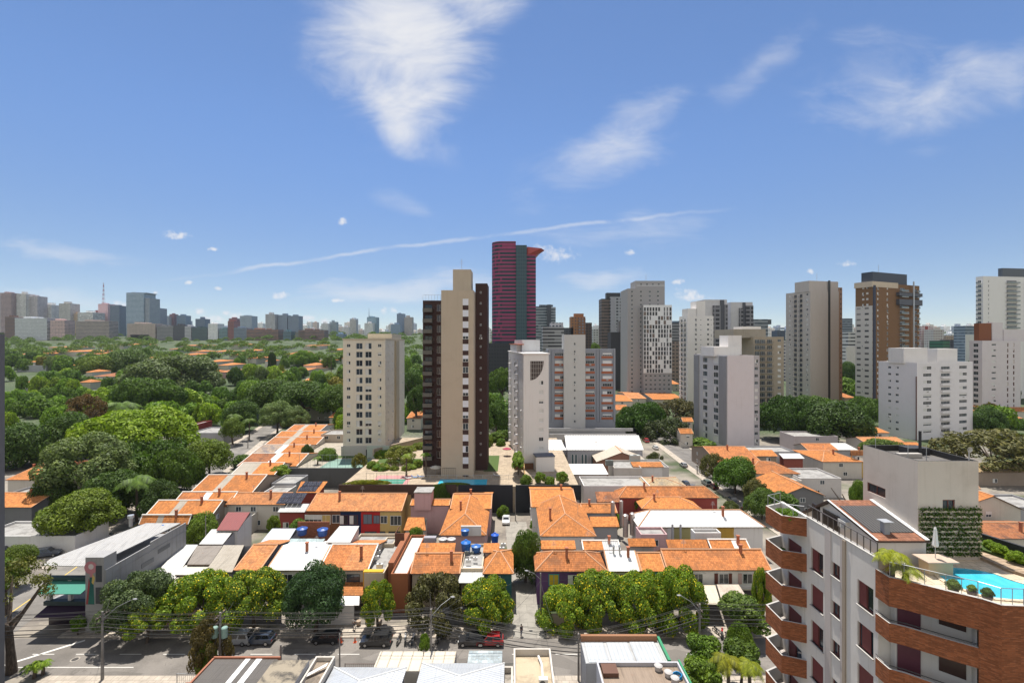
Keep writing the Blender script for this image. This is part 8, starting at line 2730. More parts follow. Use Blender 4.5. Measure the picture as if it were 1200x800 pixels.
# ------------------------------------------------------------------ roofs on the near side of the street
def roofblock(label, x0, x1, y0, y1, z, rm, wm, par=0.0, name="flat_roof_building", cat="building", slope=0.0):
	rt = root(name, label, cat, ((x0 + x1) / 2, (y0 + y1) / 2, 0))
	mb = MB(); mb.box(x0, x1, y0, y1, 0, z - .06)
	mb.build("wall", wm, rt)
	mb = MB(); mb.slab((x0 + .02, y0 + .02, z), (x1 - .02, y0 + .02, z), (x1 - .02, y1 - .02, z + slope), (x0 + .02, y1 - .02, z + slope), .05); mb.build("roof", rm, rt)
	if par:
		mb = MB(); t = .2
		for q in ((x0, x1, y0, y0 + t), (x0, x1, y1 - t, y1), (x0, x0 + t, y0 + t, y1 - t), (x1 - t, x1, y0 + t, y1 - t)):
			mb.box(*q, z - .05, z + par)
		mb.build("parapet", wm, rt)
	return rt

def strips(rt, name, m, lst):
	for q in lst:
		mb = MB(); mb.box(*q); mb.build(name, m, rt)

rt = roofblock("building with dark ribbed roof and two light strips at the street's near side", -35.6, -28.0, 46, 56.4, 5, sheet((0.10, 0.09, 0.08), .3, .8, .4, 0, .1), wall((0.3, 0.14, 0.09)))
strips(rt, "light_strip", SHW, [(-31.9, -31.3, 46, 56.2, 5.003, 5.06), (-30.6, -29.9, 46, 56.2, 5.003, 5.06)])
strips(rt, "rust_edge", plain((0.30, 0.12, 0.07), .9), [(-35.8, -27.8, 56.25, 56.45, 4.8, 5.2), (-35.85, -35.62, 46, 56.2, 4.8, 5.15)])
rt = roofblock("raised stained concrete roof hut beside the dark ribbed roof", -27.7, -23.6, 47, 54.6, 6.0, stained((0.26, 0.22, 0.16), (0.05, 0.045, 0.04), .9), WG)
rt = roofblock("stained flat roof with a leaning white sheet, before the dark tree's shadow", -23.5, -21.2, 46, 56.3, 4.8, stained((0.25, 0.2, 0.15), (0.07, 0.06, 0.05), .8), WC, .5)
mb = MB(); mb.slab((-23.4, 53.0, 5.1), (-21.6, 54.6, 5.3), (-21.6, 55.2, 5.3), (-23.4, 53.6, 5.1), .06); mb.build("loose_sheet", SHW, rt)
roofblock("low stained roof with brown rim at the picture foot", -36.5, -29.5, 44, 52.5, 4.6, stained((0.30, 0.26, 0.2), (0.1, 0.08, 0.07), .7), wall((0.24, 0.13, 0.09)), .35)
rt = roofblock("beige standing seam roof across from the motorbikes", -16.6, -7.0, 55.6, 59.2, 4.0, sheet((0.50, 0.45, 0.36), 1.3, .6, .3, 0, .05), WC, slope=.0)
strips(rt, "roof_seam", plain((0.36, 0.31, 0.24), .7), [(-16.4 + 1.33 * k, -16.3 + 1.33 * k, 55.7, 59.1, 4.004, 4.07) for k in range(8)])
SIL = sheet((0.50, 0.52, 0.54), .35, .4, .35, .3, .1)
for l, x0, x1, y1, z in (("left silver corrugated hip roof at the picture foot", -21.0, -12.4, 55.4, 4.6), ("right silver corrugated hip roof at the picture foot", -10.8, -.9, 56.4, 4.4)):
	rt = root("hip_roof_building", l, "building", ((x0 + x1) / 2, 50, 0))
	mb = MB(); mb.box(x0 + .3, x1 - .3, 44, y1 - .3, 0, z - .15); mb.build("wall", WG, rt)
	mb = MB(); xm = (x0 + x1) / 2; A, B = (xm, y1 - 4, z + 1.3), (xm, 44, z + 1.3)
	mb.slab((x0, 44, z), B, A, (x0, y1, z), .1); mb.slab((x1, y1, z), A, B, (x1, 44, z), .1); mb.tri_slab((x1, y1, z), (x0, y1, z), A, .1)
	mb.build("roof", SIL, rt)
	mb = MB()
	for p in ((x0, y1, z), (x1, y1, z), B):
		mb.tube([A, p], .1, 5)
	mb.build("ridge_cap", plain((0.62, 0.62, 0.60), .6), rt)
rt = roofblock("glass strip skylight roof beside the silver hip roof", -5.4, -1.2, 56.7, 59.0, 4.2, brick((0.34, 0.38, 0.38), .6, 1.1, (0.62, 0.62, 0.60)), WG, name="skylight_roof", cat="shed")
rt = roofblock("beige walled roof terrace with an outdoor cooling unit", 0.2, 4.7, 50, 57.6, 4.6, stained((0.42, 0.34, 0.23), (0.2, 0.16, 0.11), .5), WC, .8)
mb = MB(); mb.box(3.0, 4.0, 52.2, 52.8, 4.62, 5.4); mb.build("cooling_unit", plain((0.55, 0.54, 0.5), .5), rt)
mb = MB(); mb.cyl(3.35, 52.17, 4.98, 4.99, .01, .01, 6)
for k in range(16):
	a, b = 2 * math.pi * k / 16, 2 * math.pi * (k + 1) / 16
	mb.face([(3.4, 52.185, 5.0), (3.4 + .32 * math.cos(a), 52.19, 5.0 + .32 * math.sin(a)), (3.4 + .32 * math.cos(b), 52.19, 5.0 + .32 * math.sin(b))])
mb.build("fan_grille", plain((0.09, 0.09, 0.09), .6), rt)
mb = MB(); mb.tube([(3.2, 56.9, 4.9), (3.5, 55.5, 4.9), (3.5, 53, 4.95)], .14, 8); mb.build("duct", plain((0.6, 0.59, 0.56), .6), rt)
roofblock("small walled service yard left of the beige roof terrace", -1.1, 0.1, 50, 56.0, 3.6, stained((0.3, 0.27, 0.23)), WC, .7)
rt = roofblock("warehouse with three grey roof panels and a green right edge", 8.6, 18.4, 54.6, 58.9, 5.6, SHG, WG)
strips(rt, "roof_panel", sheet((0.40, 0.42, 0.43), .5, .5, .3, 0, .02), [(9.0, 11.3, 54.7, 58.3, 5.61, 5.66), (11.7, 14.3, 54.7, 58.3, 5.61, 5.68), (14.6, 17.6, 54.7, 58.4, 5.61, 5.7)])
strips(rt, "green_edge", plain((0.03, 0.22, 0.10), .6), [(18.2, 18.5, 54.6, 59.0, 5.6, 6.0)])
strips(rt, "brown_parapet", wall((0.26, 0.13, 0.07)), [(8.6, 18.1, 58.55, 58.95, 5.6, 6.3)])
rt = roofblock("weathered plank-brown roof with a rusty hatch, nearest below the warehouse panels", 9.6, 18.9, 46, 53.4, 6.2, sheet((0.25, 0.19, 0.14), .5, .9, .8, 0, .4), wall((0.42, 0.42, 0.44)), .45)
strips(rt, "roof_hatch", plain((0.12, 0.06, 0.04), .8), [(10.0, 11.7, 51.4, 53.0, 6.25, 6.7)])
strips(rt, "green_edge", plain((0.03, 0.22, 0.10), .6), [(18.92, 19.1, 46, 53.5, 6.2, 6.8)])
for k, (x, y) in enumerate(((16.4, 52.6), (17.2, 51.6), (17.6, 50.7))):
	mb = MB(); mb.cyl(x, y, 6.25, 6.75, .38, .45, 12); mb.cyl(x, y, 6.75, 6.85, .47, .3, 12)
	simple("roof_tank", ("farthest", "middle", "nearest")[k] + " of three squat tanks beside the blue hose on the plank-brown roof", "tank", mb, plain((0.4, 0.38, 0.36), .6), "squat tanks on the plank roof")
mb = MB()
for k in range(5):
	mb.tube([(18.1 + .5 * math.cos(a), 51.4 + .45 * math.sin(a), 6.3 + .07 * k + .03 * math.sin(3 * a + k)) for a in np.linspace(0, 6.28, 14)], .05, 5)
simple("hose", "coiled bright blue hose lying on the plank-brown roof", "hose", mb, plain((0.02, 0.24, 0.48), .5))
def fence(label, x0, x1, y, h, m, step=.25, z0=.14):
	rt = root("fence", label, "fence", ((x0 + x1) / 2, y, z0))
	mb = MB()
	for x in np.arange(x0 + .1, x1, step):
		mb.box(x, x + .025, y, y + .025, z0 + .1, z0 + h - .05)
	mb.build("bars", m, rt)
	for x in np.linspace(x0, x1, max(2, int((x1 - x0) / 2.2) + 1)):
		mb = MB(); mb.box(x - .03, x + .03, y - .02, y + .04, z0, z0 + h + .05); mb.build("post", m, rt)
	for z in (.08, h - .05):
		mb = MB(); mb.box(x0, x1, y - .012, y + .035, z0 + z, z0 + z + .05); mb.build("rail", m, rt)

fence("brown metal gate fence with climbing plants across from the dark SUV", -21.0, -17.2, 59.0, 2.4, plain((0.11, 0.065, 0.05), .7))
fence("dark green mesh fence beside the skylight roof", -2.0, 5.0, 59.3, 2.2, plain((0.03, 0.09, 0.06), .6), .15)
fence("thin grey railing by the kerb left of the dark ribbed roof", -42, -36, 58.8, 1.3, STEEL)
fence("white bar gate in front of the white roofed white house", -34.0, -28.5, 71.0, 2.2, plain((0.6, 0.6, 0.58), .6), .3)
fence("tall court fence along the pale green court", -63, -47, 139.0, 4.5, plain((0.30, 0.36, 0.33), .6), .8, 5.0)
fence("dark steel fence along the side street under the round leafy tree", 73.0, 82, 141, 2.2, DFRAME, .4)
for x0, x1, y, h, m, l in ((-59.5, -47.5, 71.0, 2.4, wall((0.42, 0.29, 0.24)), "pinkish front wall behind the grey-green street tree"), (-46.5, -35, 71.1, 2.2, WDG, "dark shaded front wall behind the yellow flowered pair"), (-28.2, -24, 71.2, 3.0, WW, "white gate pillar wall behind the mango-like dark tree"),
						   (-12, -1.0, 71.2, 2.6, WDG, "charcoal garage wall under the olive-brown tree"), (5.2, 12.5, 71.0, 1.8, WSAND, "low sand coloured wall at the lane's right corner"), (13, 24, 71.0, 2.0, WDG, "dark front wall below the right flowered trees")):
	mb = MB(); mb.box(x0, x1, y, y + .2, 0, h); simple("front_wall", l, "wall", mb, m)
for k, x in enumerate((-26.2, -24.6, -23.0)):
	mb = MB(); mb.cyl(x + 3.0, 71.0, .02, .75, .26, .34, 12); mb.cyl(x + 3.0, 71.0, .75, .82, .36, .36, 12)
	simple("planter_pot", ("left", "middle", "right")[k] + " of three large pots before the cream house porch", "pot", mb, plain((0.34, 0.26, 0.19), .8), "pots before the porch")
for px, py, l in ((399.5, 752, "orange traffic cone nearest the dark car under the round tree"), (416, 752, "orange traffic cone beside the dark SUV")):
	p = PX(px, py, .02); rt = root("traffic_cone", l, "traffic cone", p)
	mb = MB(); mb.cyl(p.x, p.y, .05, .72, .17, .03, 10); mb.build("cone", plain((0.6, 0.09, 0.02), .6), rt)
	mb = MB(); mb.box(p.x - .22, p.x + .22, p.y - .22, p.y + .22, .02, .05); mb.build("base", plain((0.5, 0.08, 0.02), .6), rt)

# ------------------------------------------------------------------ cars
TYRE, CHROME = plain((0.02, 0.02, 0.02), .9), plain((0.5, 0.5, 0.5), .3, .9)
CG = plain((0.015, 0.018, 0.022), .06, 0, .8)
CARS = {}

def carpaint(c):
	m, k, b, _ = newmat("car_paint")
	b.inputs['Base Color'].default_value = c + (1,)
	b.inputs['Roughness'].default_value = .35
	b.inputs['Coat Weight'].default_value = .8
	b.inputs['Coat Roughness'].default_value = .05
	return m

def car_parts(kind):
	"""meshes of one car, nose towards +x: body shell by cross sections, glass, wheels, lamps"""
	L, Wd, Hh = {'suv': (4.4, 1.8, 1.66), 'hatch': (3.9, 1.7, 1.47), 'sedan': (4.4, 1.74, 1.44)}[kind]
	rear = {'suv': .96, 'hatch': .94, 'sedan': .80}[kind]
	w = Wd / 2
	low = [(-L / 2, .62), (-L / 2 + .06, .34), (L / 2 - .05, .30), (L / 2, .55), (L / 2 - .12, .78), (L * .23, .93), (-L * .47, .98 if kind != 'sedan' else .96), (-L / 2 + .02, .9)]
	mb = MB()
	st = [(.86, -1.0), (1.0, -.8), (1.0, .8), (.86, 1.0)]
	secs = []
	for f, s in st:
		secs.append([(x * (.985 if f < 1 else 1), s * w, z if f == 1 else z * .97 + .02) for x, z in low])
	n = len(low)
	for a, b in zip(secs, secs[1:]):
		for i in range(n):
			j = (i + 1) % n
			mb.face([a[i], b[i], b[j], a[j]])
	mb.face(secs[0]); mb.face(list(reversed(secs[-1])))
	zb, zt = .93, Hh
	bx = [(L * .23, w * .92), (-L * .47 * rear / .94 if kind != 'sedan' else -L * .33, w * .92)]
	tx = [(L * .08, w * .74), (-L * .40 if kind == 'suv' else (-L * .36 if kind == 'hatch' else -L * .2), w * .74)]
	B4 = [(bx[0][0], -bx[0][1], zb), (bx[0][0], bx[0][1], zb), (bx[1][0], bx[1][1], zb), (bx[1][0], -bx[1][1], zb)]
	T4 = [(tx[0][0], -tx[0][1], zt), (tx[0][0], tx[0][1], zt), (tx[1][0], tx[1][1], zt), (tx[1][0], -tx[1][1], zt)]
	mb.face(T4)
	for i in range(4):
		j = (i + 1) % 4
		mb.face([B4[i], B4[j], T4[j], T4[i]])
	g = MB()
	for i in range(4):
		j = (i + 1) % 4
		A, Bq, C_, D = [Vector(p) for p in (B4[i], B4[j], T4[j], T4[i])]
		nr = (Bq - A).cross(D - A).normalized()
		for u0, u1 in (((.05, .95),) if i in (0, 2) else ((.08, .47), (.53, .92))):
			q = []
			for u, v in ((u0, .12), (u1, .12), (u1, .88), (u0, .88)):
				q.append(A.lerp(Bq, u).lerp(D.lerp(C_, u), v) + nr * .012)
			g.face(q)
	wheel = MB()
	for s, t, r0, m in ((-.1, .1, .32, 0), (-.105, .105, .19, 1)):
		N = 14
		P0 = [(r0 * math.cos(2 * math.pi * i / N), s, r0 * math.sin(2 * math.pi * i / N)) for i in range(N)]
		P1 = [(x, t, z) for x, _, z in P0]
		for i in range(N):
			j = (i + 1) % N
			wheel.face([P0[i], P0[j], P1[j], P1[i]], m)
		wheel.face(P0, m); wheel.face(P1[::-1], m)
	hl, tl = MB(), MB()
	hl.box(-.06, .03, -.2, .2, -.07, .07); tl.box(-.03, .03, -.14, .14, -.12, .12)
	return dict(body=mb, glass=g.mesh("windows", [CG]), wheel=wheel.mesh("wheel", [TYRE, CHROME]), head=hl.mesh("headlight", [plain((0.6, 0.6, 0.58), .15)]), tail=tl.mesh("tail_light", [plain((0.35, 0.015, 0.015), .3)]), L=L, w=w)

def car(label, px, py, kind, col, deg, group=None):
	"""py: photo row of its foot; deg: heading"""
	if kind not in CARS:
		CARS[kind] = car_parts(kind)
	K = CARS[kind]
	key = (kind, col)
	if key not in CARS:
		CARS[key] = K['body'].mesh("body", [carpaint(col)])
	p = GR(px, py)
	rt = root("parked_car", label, "car", (p.x, p.y, p.z + .02), group)
	rt.rotation_euler = (0, 0, R(deg))

	def add(nm, me, x, y, z):
		o = bpy.data.objects.new(nm, me); COL.objects.link(o); o.parent = rt; o.location = (x, y, z)
	add("body", CARS[key], 0, 0, 0); add("windows", K['glass'], 0, 0, 0)
	for x in (K['L'] * .31, -K['L'] * .30):
		for y in (-K['w'] + .09, K['w'] - .09):
			add("wheel", K['wheel'], x, y, .32)
	for s in (-1, 1):
		add("headlight", K['head'], K['L'] / 2 - .06, s * K['w'] * .66, .66); add("tail_light", K['tail'], -K['L'] / 2 + .03, s * K['w'] * .74, .74)

BLK, WHT, SLV, RED_, GRN, BLU = (0.012, 0.012, 0.014), (0.62, 0.62, 0.61), (0.30, 0.31, 0.32), (0.30, 0.012, 0.015), (0.10, 0.13, 0.12), (0.03, 0.045, 0.075)
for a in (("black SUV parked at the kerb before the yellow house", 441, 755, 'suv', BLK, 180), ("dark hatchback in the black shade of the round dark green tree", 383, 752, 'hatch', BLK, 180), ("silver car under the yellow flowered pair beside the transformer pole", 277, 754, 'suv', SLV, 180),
		  ("dark blue car parked ahead of the silver car under the trees", 305, 754, 'hatch', BLU, 180), ("red car parked under the flowered tree at the lane corner", 574, 755, 'hatch', RED_, 180), ("black car behind the red one at the lane corner", 553, 755, 'hatch', BLK, 180),
		  ("white car at the lane's upper end facing the viewer", 593, 612, 'sedan', WHT, -90), ("dark car in the lane yard beside the hipped orange roof", 628, 622, 'hatch', BLK, -90),
		  ("white car in the lot of the low white building", 40, 642, 'hatch', WHT, 20), ("dark blue car next to the white car in that lot", 55, 652, 'suv', BLU, 20), ("black car at the lot's far end near the concrete tower", 6, 648, 'sedan', BLK, 20),
		  ("dark blue car, first of the file on the side street's near side", 803, 569, 'hatch', BLU, 90), ("blue-grey car following it on the side street", 811, 574, 'sedan', (0.06, 0.08, 0.11), 90), ("white car on the side street beside the orange roof cluster", 822, 582, 'sedan', WHT, 90), ("second white car right behind that white one", 830, 589, 'hatch', WHT, 90),
		  ("grey-green SUV on the side street's far kerb", 828, 568, 'suv', GRN, 90), ("dark red car behind the grey-green SUV", 836, 572, 'hatch', (0.06, 0.015, 0.015), 90), ("dark car in the shadow of the round leafy street tree", 858, 588, 'sedan', BLK, 90), ("second dark car in that shadow, nearer the viewer", 868, 595, 'hatch', (0.03, 0.03, 0.032), 90),
		  ("grey car high up the side street", 801, 547, 'hatch', SLV, 90), ("white car where the side street disappears under trees", 768, 526, 'hatch', WHT, 90), ("red van at the far end of the side street", 757, 518, 'suv', (0.35, 0.02, 0.03), 90), ("white car below the bend of the tree-lined street", 213, 558, 'hatch', WHT, 100), ("red car behind the white one at the bend", 218, 553, 'hatch', RED_, 100),
		  ("white car in the far left lot, left one", 20, 538, 'hatch', WHT, 0), ("white car in the far left lot, right one", 29, 535, 'hatch', WHT, 0), ("light car parked near the giant pale tree", 199, 480, 'sedan', SLV, 0), ("red car near the junction square", 297, 476, 'hatch', RED_, 0), ("dark car leaving on the near lane of the street", 66, 764, 'sedan', SLV, 0)):
	if "leaving" not in a[0]:
		car(*a)

def motorbike(label, px, py, col, deg):
	p = GR(px, py)
	rt = root("motorbike", label, "motorbike", (p.x, p.y, .02), "motorbikes parked at the kerb")
	rt.rotation_euler = (0, 0, R(deg))
	c = plain(col, .4)

	def part(nm, mb, m):
		o = bpy.data.objects.new(nm, mb.mesh(nm, [m])); COL.objects.link(o); o.parent = rt
	for x in (-.62, .62):
		mb = MB(); mb.tube([(x + .27 * math.cos(a), 0, .3 + .27 * math.sin(a)) for a in np.linspace(0, 6.2832, 15)], .06, 6); part("wheel", mb, TYRE)
	mb = MB(); mb.blob((.12, 0, .82), (.30, .15, .15), 1); mb.blob((.45, 0, .95), (.14, .16, .18), 2); part("fuel_tank", mb, c)
	mb = MB(); mb.blob((-.38, 0, .84), (.38, .14, .08), 3); part("seat", mb, DARK)
	mb = MB(); mb.tube([(.62, 0, .3), (.42, 0, 1.05)], .04, 6); mb.tube([(.40, -.36, 1.08), (.42, 0, 1.05), (.40, .36, 1.08)], .02, 6); mb.tube([(-.62, 0, .3), (0, 0, .42), (.3, 0, .75)], .05, 6); mb.blob((.02, 0, .45), (.25, .14, .18), 4); part("frame", mb, CHROME)

for l, px, py, c, dg in (("black motorbike with a red box, nearest the black SUV", 467.5, 754, (0.02, 0.02, 0.02), 80), ("white motorbike, second of the kerbside row", 475, 754, (0.6, 0.6, 0.6), 95), ("silver motorbike, third of the kerbside row", 484, 753, (0.4, 0.4, 0.42), 85), ("dark motorbike half under the leafless shade by the pole", 515, 752, (0.04, 0.04, 0.04), 70),
						 ("red motorbike in the group beneath the clipped creeper mound", 846, 746, (0.4, 0.02, 0.02), 60), ("black motorbike in the group beneath the clipped creeper mound", 840, 744, (0.02, 0.02, 0.02), 110)):
	motorbike(l, px, py, c, dg)

# ------------------------------------------------------------------ poles, lamps, cables
POLE = stained((0.24, 0.22, 0.20), (0.10, 0.09, 0.08), .5)

def pole(label, px, ytop, d, arms=(), lamp=None, tr=False, r=.15, cat="utility pole"):
	X, zt, g = XP(px, d), ZP(ytop, d), terr(0, d)
	rt = root("utility_pole", label, cat, (X, d, g))
	mb = MB(); mb.cyl(X, d, g, zt, r * 1.25, r * .75, 10); mb.build("post", POLE, rt)
	for dz_, w in arms:
		mb = MB(); mb.box(X - .06, X + .06, d - w, d + w, zt - dz_ - .06, zt - dz_ + .06)
		for s in (-.9, -.45, .45, .9):
			mb.cyl(X, d + w * s, zt - dz_ + .06, zt - dz_ + .26, .05, .04, 6)
		mb.build("crossarm", plain((0.14, 0.11, 0.09), .8), rt)
	if tr:
		for s in (-1, 1):
			mb = MB(); mb.cyl(X + s * .62, d - .1, zt - 3.1, zt - 1.9, .36, .36, 12); mb.cyl(X + s * .62, d - .1, zt - 1.9, zt - 1.8, .38, .30, 12); mb.box(X + min(s * .14, s * .3), X + max(s * .14, s * .3), d - .05, d + .05, zt - 2.7, zt - 2.5); mb.build("transformer", plain((0.22, 0.33, 0.28), .5), rt)
	if lamp:
		dx, dy, dzl = lamp
		mb = MB(); z = zt - 1.0
		mb.tube([(X, d, z), (X + dx * .5, d + dy * .5, z + dzl * .7), (X + dx, d + dy, z + dzl)], .04, 6); mb.build("lamp_arm", plain((0.2, 0.2, 0.2), .5, .4), rt)
		mb = MB(); mb.blob((X + dx * 1.12, d + dy * 1.12, z + dzl), (.32, .2, .09), 5); mb.build("lamp_head", plain((0.22, 0.22, 0.22), .5), rt)
	return (X, d, zt)

pA = pole("utility pole at the kerb left of the street's shadows, lamp arm raised over the pavement", 120, 716, 59.6, ((.5, 1.0), (1.2, .8)), (2.4, 1.6, 1.6))
pB = pole("transformer pole with two green drums beside the brownish creeper", 258, 717, 59.8, ((.3, 1.2), (1.1, .9)), None, True)
pC = pole("utility pole behind the beige seam roof with a long slanting lamp arm", 505, 713, 60.0, ((.4, 1.0), (1.3, .9)), (2.2, 2.2, 1.2))
pD = pole("lane corner pole carrying a short street lamp", 633.5, 671, 71.8, ((.8, .5),), (-1.9, .3, 1.2), r=.13)
pE = pole("utility pole by the shrubs at the street's end with lamp arm leaning left", 820, 707, 62.0, ((.6, 1.0), (1.4, .8)), (-2.0, 1.2, 1.4))
pF = pole("slim dark post at the pavement behind the fence gate", 398, 742, 58.7, (), None, r=.1, cat="post")
pG = pole("short dark post behind the stained flat roofs", 329, 755, 58.7, (), None, r=.14, cat="post")
pH = pole("utility pole in the middle of the side street's near kerb", 817, 545, 152, ((.4, .9),), None)
pI = pole("utility pole on the side street's far pavement", 825.5, 530, 168, ((.4, .9),), None)
pJ = pole("dark pole beside the warehouse corner", 678, 742, 59.4, ((.4, .7),), None, r=.12)
pK = pole("pole at the bend of the tree-lined side street", 290.5, 512, 190, ((.4, .9),), (1.5, -1, .8))
pL = pole("pole between the side street's orange roofs and dark trees", 195, 566, 118, ((.4, .9),), None)
pM = pole("slim lamp post at the head of the lane", 604, 577, 113, (), None, r=.09, cat="post")
pN = pole("pole in the garden yard left of the oxblood roof shed", 241, 604, 92, (), None, r=.1, cat="post")
ci = [0]

def cable(label, pts, sag=.35, r=.02, group="overhead cables"):
	mb = MB()
	P = []
	for a, b in zip(pts, pts[1:]):
		for k in range(9):
			t = k / 9
			P.append((a[0] + (b[0] - a[0]) * t, a[1] + (b[1] - a[1]) * t, a[2] + (b[2] - a[2]) * t - sag * 4 * t * (1 - t)))
	P.append(pts[-1])
	mb.tube(P, r, 5)
	simple("overhead_cable", label, "cable", mb, plain((0.06, 0.058, 0.055), .6), group)

run = [(-80, 59.2, 8.6), pA, pB, pC, pJ, pE, (45, 63, 8.3)]
for k, (dy, dzz, r_) in enumerate(((-.9, -.2, .022), (-.4, -.2, .022), (.4, -.2, .022), (.9, -.3, .022), (-.6, -1.1, .022), (.6, -1.1, .022), (.15, -2.0, .05), (.2, -2.5, .06), (.1, -2.9, .04))):
	cable("dark overhead cable sagging from pole to pole along the street" if k < 6 else "thick telephone cable low on the street poles", [(p[0], p[1] + dy, p[2] + dzz) for p in run], .3 + .06 * (k % 4), r_, "high street cables" if k < 6 else "low telephone cables")
for k, (a, b) in enumerate(((pC, (-13.5, 76.8, 5.0)), (pC, (-3.5, 76.5, 5.2)), (pC, (1.5, 75.5, 5.0)), (pD, (-1.0, 60.2, 7.4)), (pD, (5.2, 60.2, 7.0)), (pD, (12, 76.5, 5.0)), (pE, (27, 76.5, 5.2)), (pB, (-43, 76.8, 4.9)), (pA, (-60.5, 72, 7.5)))):
	cable("thin service cable slanting from a street pole to a house front", [(a[0], a[1], a[2] - 1.2), b], .35, .018, "service cables to the houses")
cable("bundled cables curving along the side street to the far trees", [(pH[0], pH[1], pH[2] - .4), (pI[0] - 1, pI[1], pI[2] - .4), (62, 205, 8.0), (58, 225, 9.0)], .8, .07)
# ------------------------------------------------------------------ towers' garden: pools, courts, loungers, parasol
mb = MB(); a, b = PX(515, 563, 6.5), PX(571, 563, 6.5)
mb.prism([(a.x, 119.2), (b.x, 119.2), (b.x, 124.2), (a.x, 124.2)], 6.502, 6.56, 1, 0)
rt = simple("swimming_pool", "long blue terrace pool at the brown tower's foot", "pool", mb, [water(), paving((0.5, 0.42, 0.32))])
for x0, x1, y0, y1, z, c1, c2, l in ((-36.5, -27.0, 119.4, 128, 6.5, (0.42, 0.20, 0.19), (0.04, 0.19, 0.13), "pink and green painted sports court on the garden terrace"), (-58, -44.5, 139.5, 152, 5.0, (0.14, 0.22, 0.18), (0.17, 0.27, 0.22), "pale green fenced sports court below the cream tower")):
	mb = MB(); mb.box(x0, x1, y0, y1, z + .003, z + .03); mb.box(x0 + 1.2, x1 - 1.0, y0 + .8, y1 - 3.5, z + .034, z + .045, 1)
	mb.box(x0 + 1.2, x1 - 1, y0 + 3, y0 + 3.08, z + .05, z + .055, 2)
	simple("sports_court", l, "court", mb, [plain(c1, .8), plain(c2, .8), plain((0.7, 0.7, 0.7), .7)])
fence("tall wire fence around the pink and green court", -37, -26.5, 119.0, 3.2, plain((0.2, 0.22, 0.21), .6), .9, 6.5)
fence("low railing along the long terrace pool", -24, 6, 124.5, 1.1, STEEL, .5, 6.5)
parasol("open cream parasol at the brown tower's left foot", XP(510.5, 129), 129, 6.5, 9.0, False, (0.55, 0.5, 0.42), 1.6)
parasol("open dark red parasol beside the white tower's path", XP(594, 150), 150, 6.5, 9.2, False, (0.30, 0.03, 0.07), 1.4)

def lounger(label, px, py, dg, col=(0.04, 0.16, 0.38)):
	p = PX(px, py, 6.5); rt = root("sun_lounger", label, "sun lounger", p, "loungers by the terrace pool"); rt.rotation_euler = (0, 0, R(dg))

	def part(nm, mb, m):
		o = bpy.data.objects.new(nm, mb.mesh(nm, [m])); COL.objects.link(o); o.parent = rt
	mb = MB(); mb.slab((-.95, -.33, .36), (.35, -.33, .36), (.35, .33, .36), (-.95, .33, .36), .07); part("seat", mb, plain(col, .7))
	mb = MB(); mb.slab((.36, -.33, .36), (.95, -.33, .85), (.95, .33, .85), (.36, .33, .36), .07); part("backrest", mb, plain(col, .7))
	for x in (-.85, .6):
		for y in (-.28, .28):
			mb = MB(); mb.cyl(x, y, 0, .30, .03, .03, 6); part("leg", mb, STEEL)

for k, (px, py, dg, c, l) in enumerate(((478, 561, 200, (0.5, 0.5, 0.5), "white lounger left of the blue pair"), (486, 560, 190, (0.04, 0.16, 0.38), "blue lounger, left of the pair by the pool's end"), (493, 559.5, 190, (0.04, 0.16, 0.38), "blue lounger, right of the pair by the pool's end"), (582, 558, 170, (0.55, 0.54, 0.52), "white lounger at the right end of the terrace pool"))):
	lounger(l, px, py, dg, c)
mb = MB(); mb.prism([(-44.2, 150), (-25.5, 178), (-25.9, 178.2), (-44.6, 150.2)], 6.5, 8.6)
simple("garden_wall", "slanting garden wall with terracotta cap between cream tower and terrace garden", "wall", mb, wall((0.46, 0.36, 0.27)))
mb = MB(); mb.box(-47.3, -40, 153, 153.3, 5.0, 9.0)
simple("court_wall", "pale green practice wall behind the fenced court", "wall", mb, wall((0.42, 0.47, 0.40)))
mb = MB(); mb.box(3.2, 3.5, 120, 150, 6.5, 8.2); simple("path_wall", "long ochre wall along the planted path between the towers", "wall", mb, wall((0.5, 0.33, 0.15)))
for k, (px, py, z, w, l) in enumerate(((733, 614, 5.5, .55, "left steel cylinder tank by the white hall"), (741, 612, 5.5, .5, "right steel cylinder tank by the white hall"), (718, 598, 6.5, .45, "steel flue tank on the small orange roofs"), (728, 597, 6.5, .4, "second steel flue tank beside the first on the small orange roofs"))):
	p = PX(px, py, z); mb = MB(); mb.cyl(p.x, p.y, 3, z + 1.9, w, w, 14); mb.cyl(p.x, p.y, z + 1.9, z + 2.1, w * 1.02, w * .4, 14)
	simple("steel_tank", l, "tank", mb, plain((0.42, 0.36, 0.33), .35, .5))
